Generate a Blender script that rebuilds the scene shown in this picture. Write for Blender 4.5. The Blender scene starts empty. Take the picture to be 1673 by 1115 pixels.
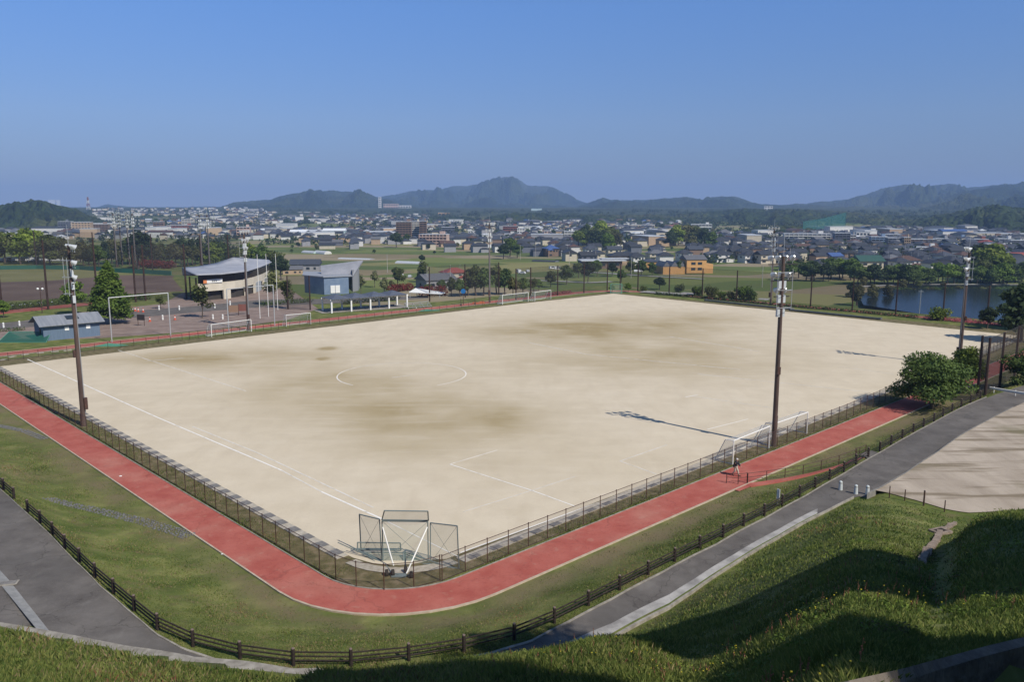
import bpy, math, random
import numpy as np
from mathutils import Vector, Matrix
random.seed(7); RNG = np.random.default_rng(11)
SC = bpy.context.scene; C = SC.collection
R = math.radians; PI = math.pi

# ------------------------------------------------------------------ camera, sky, sun, exposure
F, CX, CY, PITCH, H = 1350.0, 836.5, 557.5, math.radians(9.24), 25.0
cd = bpy.data.cameras.new("camera"); cam = bpy.data.objects.new("camera", cd); C.objects.link(cam)
cam.location = (0, 0, H); cam.rotation_euler = (PI/2 - PITCH, 0, 0)
cd.sensor_width = 36; cd.lens = 36*F/1673; cd.clip_start = 0.5; cd.clip_end = 60000
SC.camera = cam
SUN_AZ, SUN_EL = 134.0, 44.5          # compass degrees clockwise from +Y: the sun stands behind right
w = bpy.data.worlds.new("World"); SC.world = w; w.use_nodes = True
nt = w.node_tree; bg = nt.nodes['Background']
sky = nt.nodes.new('ShaderNodeTexSky'); sky.sky_type = 'NISHITA'; sky.sun_disc = False
sky.sun_elevation = R(SUN_EL); sky.sun_rotation = R(SUN_AZ)
sky.altitude = 0; sky.air_density = 1.0; sky.dust_density = 0.0; sky.ozone_density = 5.0
tint = nt.nodes.new('ShaderNodeMix'); tint.data_type = 'RGBA'; tint.blend_type = 'MULTIPLY'; tint.inputs[0].default_value = 1.0; tint.inputs[7].default_value = (1.0, 0.93, 1.22, 1)
tcw = nt.nodes.new('ShaderNodeTexCoord'); sxw = nt.nodes.new('ShaderNodeSeparateXYZ'); rw = nt.nodes.new('ShaderNodeValToRGB')
nt.links.new(tcw.outputs['Generated'], sxw.inputs[0]); nt.links.new(sxw.outputs[2], rw.inputs[0]); nt.links.new(rw.outputs[0], tint.inputs[7])
for i, (p_, c_) in enumerate([(0.0, (.35, .38, .57)), (0.02, (.37, .39, .58)), (0.098, (.61, .64, .84)), (0.22, (.70, .88, 1.2)), (0.5, (.85, .93, 1.02)), (1.0, (.9, .93, .95))]):
    e = rw.color_ramp.elements[0] if i == 0 else (rw.color_ramp.elements[1] if i == 1 else rw.color_ramp.elements.new(p_)); e.position = p_; e.color = (*c_, 1)
nt.links.new(sky.outputs[0], tint.inputs[6]); nt.links.new(tint.outputs[2], bg.inputs[0]); bg.inputs[1].default_value = 0.095
sl = bpy.data.lights.new("sun", 'SUN'); sl.energy = 4.4; sl.angle = R(0.53); sl.color = (1, 0.93, 0.82)
so = bpy.data.objects.new("sun", sl); C.objects.link(so)
sd = Vector((math.sin(R(SUN_AZ))*math.cos(R(SUN_EL)), math.cos(R(SUN_AZ))*math.cos(R(SUN_EL)), math.sin(R(SUN_EL))))
so.rotation_euler = sd.to_track_quat('Z', 'Y').to_euler(); so.location = (60, -60, 90)
SC.view_settings.view_transform = 'Standard'; SC.view_settings.look = 'None'
SC.view_settings.exposure = 0.07; SC.view_settings.gamma = 1.0; SC.view_settings.use_curve_mapping = False
SC.render.engine = 'CYCLES'; SC.cycles.max_bounces = 6; SC.cycles.transparent_max_bounces = 24
SC.cycles.volume_bounces = 1

# ------------------------------------------------------------------ measuring
def ray(px, py):
    u, v = (px-CX)/F, (CY-py)/F
    return np.array([u, math.cos(PITCH)+v*math.sin(PITCH), -math.sin(PITCH)+v*math.cos(PITCH)])
def at(px, py, z=0.0):
    d = ray(px, py); t = (z-H)/d[2]
    return Vector((d[0]*t, d[1]*t, z))
def height_of(px, py, base):
    """height above z=0 of the point of an upright over 'base' that is seen at row py"""
    d = ray(px, py); t = base.y/d[1]; return H + d[2]*t
U = np.array([-0.6934, 0.7206]); W = np.array([0.7206, 0.6934])
def ab(a, b, z=0.0): return Vector((a*W[0]+b*U[0], a*W[1]+b*U[1], z))
def to_ab(p): return p[0]*W[0]+p[1]*W[1], p[0]*U[0]+p[1]*U[1]
AZW = math.atan2(W[1], W[0]); AZU = math.atan2(U[1], U[0])
def sstep(x): x = np.clip(x, 0, 1); return x*x*(3-2*x)

# ------------------------------------------------------------------ materials
MATS = {}
def mat(name, col, rough=0.8, col2=None, scale=5.0, detail=4.0, bump=0.0, bscale=None, spec=0.3, metal=0.0, col3=None, coords='Object', lo=0.35, hi=0.65, stretch=None):
    if name in MATS: return MATS[name]
    m = bpy.data.materials.new(name); m.use_nodes = True; n = m.node_tree.nodes; l = m.node_tree.links
    p = n['Principled BSDF']; p.inputs['Roughness'].default_value = rough
    p.inputs['Specular IOR Level'].default_value = spec; p.inputs['Metallic'].default_value = metal
    p.inputs['Base Color'].default_value = (*col, 1)
    tc = n.new('ShaderNodeTexCoord')
    src = tc.outputs[coords]
    if stretch:
        mp = n.new('ShaderNodeMapping'); mp.inputs['Scale'].default_value = stretch; l.new(src, mp.inputs[0]); src = mp.outputs[0]
    if col2:
        t = n.new('ShaderNodeTexNoise'); t.inputs['Scale'].default_value = scale; t.inputs['Detail'].default_value = detail
        t.inputs['Roughness'].default_value = 0.6
        l.new(src, t.inputs['Vector'])
        r = n.new('ShaderNodeValToRGB'); r.color_ramp.elements[0].position = lo; r.color_ramp.elements[1].position = hi
        r.color_ramp.elements[0].color = (*col, 1); r.color_ramp.elements[1].color = (*col2, 1)
        if col3:
            e = r.color_ramp.elements.new((lo+hi)/2); e.color = (*col3, 1)
        l.new(t.outputs['Fac'], r.inputs[0]); l.new(r.outputs[0], p.inputs['Base Color'])
    if bump:
        t2 = n.new('ShaderNodeTexNoise'); t2.inputs['Scale'].default_value = bscale or scale*4; t2.inputs['Detail'].default_value = 5
        l.new(src, t2.inputs['Vector'])
        b = n.new('ShaderNodeBump'); b.inputs['Strength'].default_value = bump; b.inputs['Distance'].default_value = 0.1
        l.new(t2.outputs['Fac'], b.inputs['Height']); l.new(b.outputs[0], p.inputs['Normal'])
    MATS[name] = m; return m
def mixcol(m, fac_fn, col):
    """lay a second colour over the base colour of m, by a factor socket made by fac_fn(nodes, links)"""
    n = m.node_tree.nodes; l = m.node_tree.links; p = n['Principled BSDF']
    mx = n.new('ShaderNodeMix'); mx.data_type = 'RGBA'
    ln = p.inputs['Base Color'].links
    if ln: l.new(ln[0].from_socket, mx.inputs[6])
    else: mx.inputs[6].default_value = p.inputs['Base Color'].default_value
    mx.inputs[7].default_value = (*col, 1); l.new(fac_fn(n, l), mx.inputs[0]); l.new(mx.outputs[2], p.inputs['Base Color'])
def noise_fac(scale, lo, hi, detail=4, coords='Object', stretch=None, amount=1.0):
    def fn(n, l):
        tc = n.new('ShaderNodeTexCoord'); s = tc.outputs[coords]
        if stretch:
            mp = n.new('ShaderNodeMapping'); mp.inputs['Scale'].default_value = stretch; l.new(s, mp.inputs[0]); s = mp.outputs[0]
        t = n.new('ShaderNodeTexNoise'); t.inputs['Scale'].default_value = scale; t.inputs['Detail'].default_value = detail; l.new(s, t.inputs['Vector'])
        r = n.new('ShaderNodeMapRange'); r.inputs[1].default_value = lo; r.inputs[2].default_value = hi; r.inputs[4].default_value = amount
        l.new(t.outputs['Fac'], r.inputs[0]); return r.outputs[0]
    return fn
def attr_fac(name):
    def fn(n, l):
        a = n.new('ShaderNodeAttribute'); a.attribute_name = name; return a.outputs['Fac']
    return fn
def net_mat(name, col, density):
    """a fine net or chain link: too fine to draw wire by wire at this distance"""
    if name in MATS: return MATS[name]
    m = bpy.data.materials.new(name); m.use_nodes = True; n = m.node_tree.nodes; l = m.node_tree.links
    p = n['Principled BSDF']; p.inputs['Base Color'].default_value = (*col, 1); p.inputs['Roughness'].default_value = 0.6
    tr = n.new('ShaderNodeBsdfTransparent'); mx = n.new('ShaderNodeMixShader'); mx.inputs[0].default_value = density
    l.new(tr.outputs[0], mx.inputs[1]); l.new(p.outputs[0], mx.inputs[2]); l.new(mx.outputs[0], n['Material Output'].inputs[0])
    MATS[name] = m; return m
def glass_mat():
    return mat('glass_dark', (0.03, 0.04, 0.05), 0.12, spec=0.6)

# ------------------------------------------------------------------ mesh helpers
class MB:
    def __init__(s): s.v = []; s.f = []; s.mi = []; s.cur = 0
    def add(s, vs, fs):
        o = len(s.v); s.v += [tuple(q) for q in vs]; s.f += [tuple(i+o for i in f) for f in fs]; s.mi += [s.cur]*len(fs); return s
    def box(s, c, d, rz=0.0, taper=1.0):
        x, y, z = d[0]/2, d[1]/2, d[2]/2; cs, sn = math.cos(rz), math.sin(rz); vs = []
        for k, (i, j) in [(k, ij) for k in (-1, 1) for ij in ((-1, -1), (1, -1), (1, 1), (-1, 1))]:
            tp = taper if k > 0 else 1; X, Y = i*x*tp, j*y*tp
            vs.append((c[0]+X*cs-Y*sn, c[1]+X*sn+Y*cs, c[2]+k*z))
        return s.add(vs, [(3, 2, 1, 0), (4, 5, 6, 7), (0, 1, 5, 4), (1, 2, 6, 5), (2, 3, 7, 6), (3, 0, 4, 7)])
    def tube(s, p, q, r, r2=None, n=6, cap=True):
        p, q = Vector(p), Vector(q); r2 = r if r2 is None else r2; d = (q-p)
        if d.length < 1e-6: return s
        d.normalize(); a = d.orthogonal().normalized(); b = d.cross(a); vs = []
        for c, rr in ((p, r), (q, r2)):
            for i in range(n):
                t = 2*PI*i/n; vs.append(c+a*(math.cos(t)*rr)+b*(math.sin(t)*rr))
        fs = [(i, (i+1) % n, n+(i+1) % n, n+i) for i in range(n)]
        if cap: fs += [tuple(range(n-1, -1, -1)), tuple(range(n, 2*n))]
        return s.add(vs, fs)
    def path(s, pts, r, n=6):
        for p, q in zip(pts[:-1], pts[1:]): s.tube(p, q, r, n=n)
        return s
    def prism(s, pts, z0, z1):
        n = len(pts); vs = [(p[0], p[1], z0) for p in pts]+[(p[0], p[1], z1) for p in pts]
        ar = sum(pts[i][0]*pts[(i+1) % n][1]-pts[(i+1) % n][0]*pts[i][1] for i in range(n))
        fs = [tuple(range(n-1, -1, -1)), tuple(range(n, 2*n))]+[(i, (i+1) % n, n+(i+1) % n, n+i) for i in range(n)]
        if ar < 0: fs = [tuple(reversed(f)) for f in fs]
        return s.add(vs, fs)
    def ball(s, c, r, n=8, m=6, sq=(1, 1, 1)):
        vs = [(c[0], c[1], c[2]+r*sq[2])]
        for j in range(1, m):
            t = PI*j/m
            for i in range(n):
                p = 2*PI*i/n; vs.append((c[0]+r*sq[0]*math.sin(t)*math.cos(p), c[1]+r*sq[1]*math.sin(t)*math.sin(p), c[2]+r*sq[2]*math.cos(t)))
        vs.append((c[0], c[1], c[2]-r*sq[2])); L = len(vs)-1
        fs = [(0, 1+i, 1+(i+1) % n) for i in range(n)]
        for j in range(m-2):
            a = 1+j*n; fs += [(a+i, a+n+i, a+n+(i+1) % n, a+(i+1) % n) for i in range(n)]
        a = 1+(m-2)*n; fs += [(a+i, L, a+(i+1) % n) for i in range(n)]
        return s.add(vs, fs)
    def quad(s, *p): return s.add(p, [tuple(range(len(p)))])
    def build(s, name, m, parent=None, loc=None, rz=0.0, smooth=False, link=True):
        me = bpy.data.meshes.new(name); me.from_pydata(s.v, [], s.f)
        for x in (m if isinstance(m, (list, tuple)) else [m]): me.materials.append(x)
        if isinstance(m, (list, tuple)): me.polygons.foreach_set('material_index', s.mi)
        if smooth: me.polygons.foreach_set('use_smooth', [True]*len(me.polygons))
        me.update(); o = bpy.data.objects.new(name, me)
        if link: C.objects.link(o)
        if parent: o.parent = parent
        if loc is not None: o.location = loc
        o.rotation_euler.z = rz
        return o
def tag(o, label, cat, group=None, kind=None):
    if label: o['label'] = label
    if cat: o['category'] = cat
    if group: o['group'] = group
    if kind: o['kind'] = kind
    return o
def thing(name, label, cat, loc=(0, 0, 0), rz=0.0, group=None):
    o = bpy.data.objects.new(name, None); C.objects.link(o); o.location = loc; o.rotation_euler.z = rz
    o.empty_display_size = 0.3
    return tag(o, label, cat, group)
def struct(o, kind='structure'): o['kind'] = kind; return o
KIDS = {}
def copy_tree(o, loc=None, rz=None, sc=None, label=None, group=None, parent=None):
    c = o.copy(); C.objects.link(c); c.parent = parent
    if loc is not None: c.location = loc
    if rz is not None: c.rotation_euler.z = rz
    if sc is not None: c.scale = (sc, sc, sc) if not isinstance(sc, tuple) else sc
    if label: c['label'] = label
    if group: c['group'] = group
    for ch in o.children: copy_tree(ch, parent=c)
    return c
class Proto:
    """first use moves the built thing itself, later uses copy it"""
    def __init__(s, o): s.o = o; s.used = False
    def put(s, loc, rz=0.0, sc=None, label=None, group=None):
        if not s.used:
            s.used = True; o = s.o; o.location = loc; o.rotation_euler.z = rz
            if sc is not None: o.scale = (sc, sc, sc) if not isinstance(sc, tuple) else sc
            if label: o['label'] = label
            if group: o['group'] = group
            return o
        return copy_tree(s.o, loc, rz, sc if sc is not None else 1.0, label, group)
def np_mesh(name, v, f, m, smooth=False, mi=None, parent=None, link=True):
    """v (n,3), f (k,3|4) numpy"""
    me = bpy.data.meshes.new(name); k = f.shape[1]
    me.vertices.add(len(v)); me.vertices.foreach_set('co', np.ascontiguousarray(v, dtype=np.float32).ravel())
    me.loops.add(f.size); me.loops.foreach_set('vertex_index', np.ascontiguousarray(f, dtype=np.int32).ravel())
    me.polygons.add(len(f)); me.polygons.foreach_set('loop_start', np.arange(0, f.size, k, dtype=np.int32))
    me.polygons.foreach_set('loop_total', np.full(len(f), k, dtype=np.int32))
    for x in (m if isinstance(m, (list, tuple)) else [m]): me.materials.append(x)
    if mi is not None: me.polygons.foreach_set('material_index', np.asarray(mi, dtype=np.int32))
    me.polygons.foreach_set('use_smooth', np.full(len(f), smooth))
    me.update(calc_edges=True); o = bpy.data.objects.new(name, me)
    if link: C.objects.link(o)
    if parent: o.parent = parent
    return o
def grid_faces(nx, ny):
    i = np.arange(nx-1)[:, None]; j = np.arange(ny-1)[None, :]; a = (i*ny+j).ravel()
    return np.stack([a, a+ny, a+ny+1, a+1], 1)
_T = RNG.random((256, 256))
def vnoise(x, y):
    xi = np.floor(x).astype(int); yi = np.floor(y).astype(int); fx = x-xi; fy = y-yi
    fx = fx*fx*(3-2*fx); fy = fy*fy*(3-2*fy); g = lambda a, b: _T[a % 256, b % 256]
    return (g(xi, yi)*(1-fx)+g(xi+1, yi)*fx)*(1-fy)+(g(xi, yi+1)*(1-fx)+g(xi+1, yi+1)*fx)*fy
def fbm(x, y, o=4):
    s = 0; a = 0.5
    for k in range(o): s = s+a*(vnoise(x*2**k+17*k, y*2**k+31*k)-0.5); a *= 0.5
    return s

# ------------------------------------------------------------------ terrain
PZ = -14.0      # level of the plain
def interp(keys):
    k = np.array(sorted(keys)); return lambda x: np.interp(x, k[:, 0], k[:, 1])
zr_px = interp([(-300, 3.0), (0, 2.5), (200, 2.1), (400, 1.7), (600, 1.5), (1700, 1.5)])
def polar(pts, dz=lambda px: 0.0):
    """pixel curve on the path level -> list of (azimuth, range)"""
    out = []
    for px, py in pts:
        p = at(px, py, float(zr_px(px))+dz(px)); out.append((math.atan2(p.x, p.y), math.hypot(p.x, p.y)))
    return out
KERB = [(-190, 640), (-90, 722), (0, 801), (39, 837), (114, 912), (165, 963), (210, 1002), (255, 1041), (300, 1066), (360, 1086), (450, 1103), (540, 1108), (640, 1100), (720, 1089), (800, 1073), (867, 1053), (930, 1020), (998, 984), (1080, 940), (1169, 893.6), (1253, 848), (1316, 813), (1376, 778), (1439, 741), (1487, 713), (1526, 692), (1564, 671), (1602, 654), (1640, 640), (1700, 622), (1850, 590)]
wall_h = interp([(-300, 0.25), (0, 0.25), (150, 0.7), (300, 1.45), (400, 1.6), (520, 1.5), (640, 0.0)])
FOOT_L = [(-190, 1000), (0, 1022), (75, 1035), (207, 1061), (315, 1080), (480, 1100), (640, 1118)]       # top outer edge of the low concrete wall
FOOT_R = [(640, 1150), (760, 1142), (880, 1112), (1000, 1052), (1092, 1001), (1133, 973), (1198, 929), (1270, 885), (1351, 840), (1400, 815)]
LOT_NEAR = [(1440, 812), (1500, 828), (1545, 842), (1580, 848), (1640, 845), (1673, 842), (1850, 835)]
rk = interp(polar(KERB))
foot = polar([(p, q) for p, q in FOOT_L if p < 600], lambda px: float(wall_h(px))) + polar(FOOT_R[1:]) + polar(LOT_NEAR, lambda px: 0.5)
rf = interp(foot)
azpx = interp([(math.atan2(*(at(px, 1000, 2).xy)), px) for px in range(-400, 2000, 50)])
zc = 23.3
def z_foot(px): return zr_px(px)+np.where(px < 640, wall_h(px), 0.0)+0.5*sstep((px-1370)/100)
SIL = interp([(350, 1135), (480, 1113), (600, 1104), (720, 1094), (800, 1080), (900, 1066), (1000, 1042), (1060, 1022), (1110, 1012), (1300, 1010), (1530, 905), (1560, 868), (1585, 846), (1610, 834), (1640, 829), (1673, 827), (1800, 835)])
WALLTOP = [(1330, 1125), (1362, 1115), (1420, 1102), (1479, 1089), (1559, 1067), (1615, 1051), (1673, 1037), (1760, 1010)]
def tan_down(px, py):
    px = np.asarray(px, float); py = np.asarray(py, float)
    u = (px-CX)/F; v = (CY-py)/F; y = math.cos(PITCH)+v*math.sin(PITCH); z = -math.sin(PITCH)+v*math.cos(PITCH)
    return -z/np.hypot(u, y)
KP = 1.25
def hill(r, az):
    px = azpx(az); g = rf(az); zf = z_foot(px); s = np.clip(r/g, 0, 1)
    base = zf+(zc-zf)*(1-s)**KP
    sb = 0.6; zb = zf+(zc-zf)*(1-sb)**KP
    need = H - g*sb*tan_down(px, SIL(px)) - zb
    wl = sstep((px-380)/140)*(1-sstep((px-960)/320)) + sstep((px-1520)/50)
    bump = np.maximum(need, 0)*wl*np.exp(-((s-sb)/0.22)**2)*sstep((1-s)/0.15)
    z = base+bump + 0.5*fbm(r*np.sin(az)*0.18+40, r*np.cos(az)*0.18+9, 3)*sstep((1-s)/0.2)*sstep(s/0.2)
    return z
def r_wall(px):
    t = float(tan_down(px, np.interp(px, [p[0] for p in WALLTOP], [p[1] for p in WALLTOP])))
    az = math.atan2(*(at(px, 1080, 8).xy)); lo, hi = 5.0, 60.0
    for _ in range(60):
        m = (lo+hi)/2
        if H-m*t > float(hill(np.array(m), np.array(az)))+0.25: lo = m
        else: hi = m
    return az, lo
WALL = [r_wall(px) for px in range(1330, 1780, 15)]
wa = np.array(WALL)
rects = [(-600, 203, -200, 170), (-600, 118, -200, 480)]
def G(x, y):
    x = np.asarray(x, float); y = np.asarray(y, float)
    r = np.hypot(x, y); az = np.arctan2(x, y); azc = np.clip(az, -0.70, 0.75)
    px = azpx(azc); a = x*W[0]+y*W[1]; b = x*U[0]+y*U[1]
    g = rf(azc); k = rk(azc); zr = zr_px(px); lotk = sstep((px-1415)/10.0)
    # outside of the running track (rounded rectangle)
    qa = 24.2-a; qb = 37.0-b; rad = 9.0
    dt = np.where((qa > -rad) & (qb > -rad), np.hypot(qa+rad, qb+rad)-rad, np.maximum(qa, qb))
    dtc = np.maximum(dt-0.5, 0); dk = np.maximum((r-k-0.9)*0.72, 0.0)
    bank = zr*sstep(dtc/(dtc+dk+1e-6))
    bank = np.where(dt <= 0.5, 0.0, bank)
    hz = hill(r, azc)
    cut = (azc > wa[0, 0]) & (r < np.interp(azc, wa[:, 0], wa[:, 1])-0.1)
    hz = np.where(cut, hz-0.75, hz)
    t = np.clip((r-g)/np.where(px < 640, 0.8, 1.0), 0, 1)
    mid = z_foot(px)*(1-t)+(zr+0.5*lotk)*t
    lw = 0.5*lotk*(1-np.clip((r-lot_edge(azc)+0.3)/0.25, 0, 1))
    mid = np.where(t >= 1, zr+lw, mid)
    z = np.where(r < g, hz, np.where(r < k+0.9, mid, bank))
    ks = sstep((az-0.82)/0.6)*(1-sstep((r-95)/50)); z = z*(1-ks)+(zc+0.05*r)*ks
    back = y < 0
    z = np.where(back, zc+np.clip(-y*0.15, 0, 7)+0.05*np.clip(x, 0, 100), z)
    side = sstep((np.abs(az)-0.8)/0.5)*(r < 120)
    z = np.where(back, z, z*(1-side*0.0))
    # the plateau falls to the plain
    d = np.full_like(x, 1e9)
    for a0, a1, b0, b1 in rects:
        dx = np.maximum(np.maximum(a0-a, a-a1), 0); dy = np.maximum(np.maximum(b0-b, b-b1), 0)
        d = np.minimum(d, np.hypot(dx, dy))
    z = z + 34*sstep((r-1300)/2600)*(y > 0)
    return z + np.where(d > 0, PZ*sstep(d/38.0), 0) + np.where(d > 30, 1.2*fbm(x*0.004, y*0.004, 3), 0)*0.4
LOTK = [(1406, 822), (1440, 805), (1479, 782), (1530, 748), (1574, 716), (1605, 699), (1640, 680), (1673, 664), (1850, 600)]
_le = polar(LOTK)
def lot_edge(az):
    k = np.array(sorted(_le)); return np.interp(az, k[:, 0], k[:, 1])
def g1(x, y): return float(G(np.array([x]), np.array([y]))[0])
def axis(segs):
    out = [segs[0][0]]
    for a, b, s0, s1 in segs:
        x = a; L = abs(b-a)
        while x < b-1e-6:
            t = (x-a)/L; st = s0*(s1/s0)**t; x = min(b, x+st); out.append(x)
    return np.array(out)
gx = axis([(-12000, -900, 1800, 60), (-900, -85, 40, 1.2), (-85, 100, 0.75, 0.75), (100, 900, 1.2, 30), (900, 12000, 60, 1800)])
gy = axis([(-200, 0, 20, 3), (0, 118, 0.75, 0.75), (118, 420, 1.2, 4), (420, 2500, 5, 60), (2500, 12500, 80, 1500)])
X, Y = np.meshgrid(gx, gy, indexing='ij')
Z = G(X, Y)
# ground: turf near, paddies and scrub on the plain
gm = mat('turf', (0.085, 0.114, 0.026), 0.95, (0.215, 0.22, 0.075), scale=0.35, detail=8, bump=0.6, bscale=5.0, spec=0.1, col3=(0.125, 0.152, 0.042), coords='Object')
mixcol(gm, noise_fac(0.9, 0.52, 0.72, 6, amount=0.7), (0.15, 0.115, 0.062))
def plain_fac(n, l):
    g = n.new('ShaderNodeNewGeometry'); s = n.new('ShaderNodeSeparateXYZ'); l.new(g.outputs['Position'], s.inputs[0])
    r = n.new('ShaderNodeMapRange'); r.inputs[1].default_value = -8; r.inputs[2].default_value = -11; l.new(s.outputs[2], r.inputs[0])
    q = n.new('ShaderNodeMapRange'); q.inputs[1].default_value = 600; q.inputs[2].default_value = 1300; l.new(s.outputs[1], q.inputs[0])
    a = n.new('ShaderNodeMath'); a.operation = 'MAXIMUM'; l.new(r.outputs[0], a.inputs[0]); l.new(q.outputs[0], a.inputs[1]); return a.outputs[0]
n, l = gm.node_tree.nodes, gm.node_tree.links
tc = n.new('ShaderNodeTexCoord'); mp = n.new('ShaderNodeMapping'); mp.inputs['Scale'].default_value = (0.011, 0.024, 0.01); mp.inputs['Rotation'].default_value = (0, 0, 0.5)
l.new(tc.outputs['Object'], mp.inputs[0])
vo = n.new('ShaderNodeTexVoronoi'); vo.distance = 'CHEBYCHEV'; vo.inputs['Scale'].default_value = 1.0; l.new(mp.outputs[0], vo.inputs['Vector'])
sp = n.new('ShaderNodeSeparateColor'); l.new(vo.outputs['Color'], sp.inputs[0])
cr = n.new('ShaderNodeValToRGB'); cr.color_ramp.interpolation = 'CONSTANT'
for i, (p_, c_) in enumerate([(0, (0.11, 0.145, 0.04)), (0.22, (0.22, 0.18, 0.105)), (0.42, (0.16, 0.185, 0.055)), (0.6, (0.27, 0.225, 0.145)), (0.75, (0.09, 0.125, 0.036)), (0.88, (0.22, 0.21, 0.085))]):
    e = cr.color_ramp.elements[i] if i < 2 else cr.color_ramp.elements.new(p_)
    e.position = p_; e.color = (*c_, 1)
l.new(sp.outputs[0], cr.inputs[0])
pp = n['Principled BSDF']; mx = n.new('ShaderNodeMix'); mx.data_type = 'RGBA'
l.new(pp.inputs['Base Color'].links[0].from_socket, mx.inputs[6]); l.new(cr.outputs[0], mx.inputs[7]); l.new(plain_fac(n, l), mx.inputs[0]); l.new(mx.outputs[2], pp.inputs['Base Color'])
mixcol(gm, noise_fac(0.03, 0.45, 0.7, 6, amount=0.35), (0.11, 0.11, 0.045))
def far_fac(n, l):
    g = n.new('ShaderNodeNewGeometry'); s = n.new('ShaderNodeSeparateXYZ'); l.new(g.outputs['Position'], s.inputs[0])
    r = n.new('ShaderNodeMapRange'); r.inputs[1].default_value = 1700; r.inputs[2].default_value = 2500; r.inputs[4].default_value = 0.9; l.new(s.outputs[1], r.inputs[0]); return r.outputs[0]
mixcol(gm, far_fac, (0.030, 0.042, 0.018))
ground = np_mesh('ground', np.stack([X, Y, Z], -1).reshape(-1, 3), grid_faces(len(gx), len(gy)), gm, smooth=True); struct(ground)

_a = X*W[0]+Y*W[1]; _b = X*U[0]+Y*U[1]; _qa, _qb = 24.2-_a, 37.0-_b
_dt = np.where((_qa > -9) & (_qb > -9), np.hypot(_qa+9, _qb+9)-9, np.maximum(_qa, _qb))
_bare = np.where((_dt > 0) & (_dt < 8), np.exp(-((_dt-1.1)/1.5)**2)*(0.55+1.6*fbm(X*0.35, Y*0.35, 5)), 0)+np.where((_dt > 0) & (_dt < 12), 0.9*np.maximum(fbm(X*0.15+9, Y*0.15, 4)-0.02, 0)*2, 0)
_av = ground.data.attributes.new('bare', 'FLOAT', 'POINT'); _av.data.foreach_set('value', np.clip(_bare, 0, 0.9).ravel().astype(np.float32))
mixcol(gm, attr_fac('bare'), (0.185, 0.145, 0.085))

# ------------------------------------------------------------------ flat sheets
def sheet(name, pts, z, m, kind='structure'):
    mb = MB(); mb.add([(p[0], p[1], z) for p in pts], [tuple(range(len(pts)))])
    if sum(pts[i][0]*pts[(i+1) % len(pts)][1]-pts[(i+1) % len(pts)][0]*pts[i][1] for i in range(len(pts))) < 0: mb.f = [tuple(reversed(mb.f[0]))]
    o = mb.build(name, m); o['kind'] = kind; return o
def strip(name, inner, outer, m, z=None, kind='structure', closed=False):
    v = []; f = []
    for p, q in zip(inner, outer): v += [tuple(p), tuple(q)]
    n_ = len(inner); rng = range(n_ if closed else n_-1)
    for i in rng:
        a, b, c, d = 2*i, 2*i+1, (2*i+3) % (2*n_), (2*i+2) % (2*n_); f.append((a, b, c, d))
    mb = MB(); mb.add(v, f); o = mb.build(name, m)
    if o.data.polygons[0].normal.z < 0: o.data.flip_normals()
    if kind: o['kind'] = kind
    return o
def rounded(a0, b0, a1, b1, rad, z, n_=10, rads=None):
    """closed loop of a rounded rectangle in field axes"""
    rr = rads or [rad]*4; out = []
    for (ca, cb, t0, r_) in ((a0+rr[0], b0+rr[0], PI, rr[0]), (a1-rr[1], b0+rr[1], 1.5*PI, rr[1]), (a1-rr[2], b1-rr[2], 0, rr[2]), (a0+rr[3], b1-rr[3], 0.5*PI, rr[3])):
        for i in range(n_+1):
            t = t0+0.5*PI*i/n_; out.append(ab(ca+r_*math.cos(t), cb+r_*math.sin(t), z))
    return out
FA0, FB0 = 27.9, 41.1           # line of the chain link fence
A1, B1 = 196.0, 156.5
# verge of bare earth and thin grass between fence and sand
earth = mat('earth_verge', (0.10, 0.09, 0.042), 0.95, (0.24, 0.19, 0.115), scale=1.2, detail=6, bump=0.4, bscale=12, spec=0.1, col3=(0.15, 0.13, 0.065))
SAND = [(30.9, 45.2), (34.5, 42.9+1.3), (100, 44.2), (183, 47.5), (185.5, 90), (187.6, 152), (150, 152.6), (90, 150.2), (31.2, 148.6)]
sheet('verge', rounded(FA0, FB0, A1-7, B1-2, 5.0, 0), 0.02, earth)
# sand: fine grid with stains
na, nb = 160, 110
aa = np.linspace(30.9, 187.2, na); bb = np.linspace(44.2, 152.6, nb)
A, B = np.meshgrid(aa, bb, indexing='ij')
up = np.interp(aa, [30, 150, 188], [148.6, 152.6, 152.0])[:, None]; lo_ = np.interp(aa, [30, 120, 188], [43.6, 43.7, 46.5])[:, None]
rag = 0.2*fbm(aa*0.35, aa*0+3, 4)[:, None]
B = lo_+rag+(B-44.2)/(152.6-44.2)*(up-lo_+rag)
right = np.interp(bb, [44, 152.6], [182.5, 187.4])[None, :]; rag2 = 0.22*fbm(bb*0.35, bb*0+8, 4)[None, :]
A = 30.68+rag2+(A-30.9)/(187.2-30.9)*(right-30.9)
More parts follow.
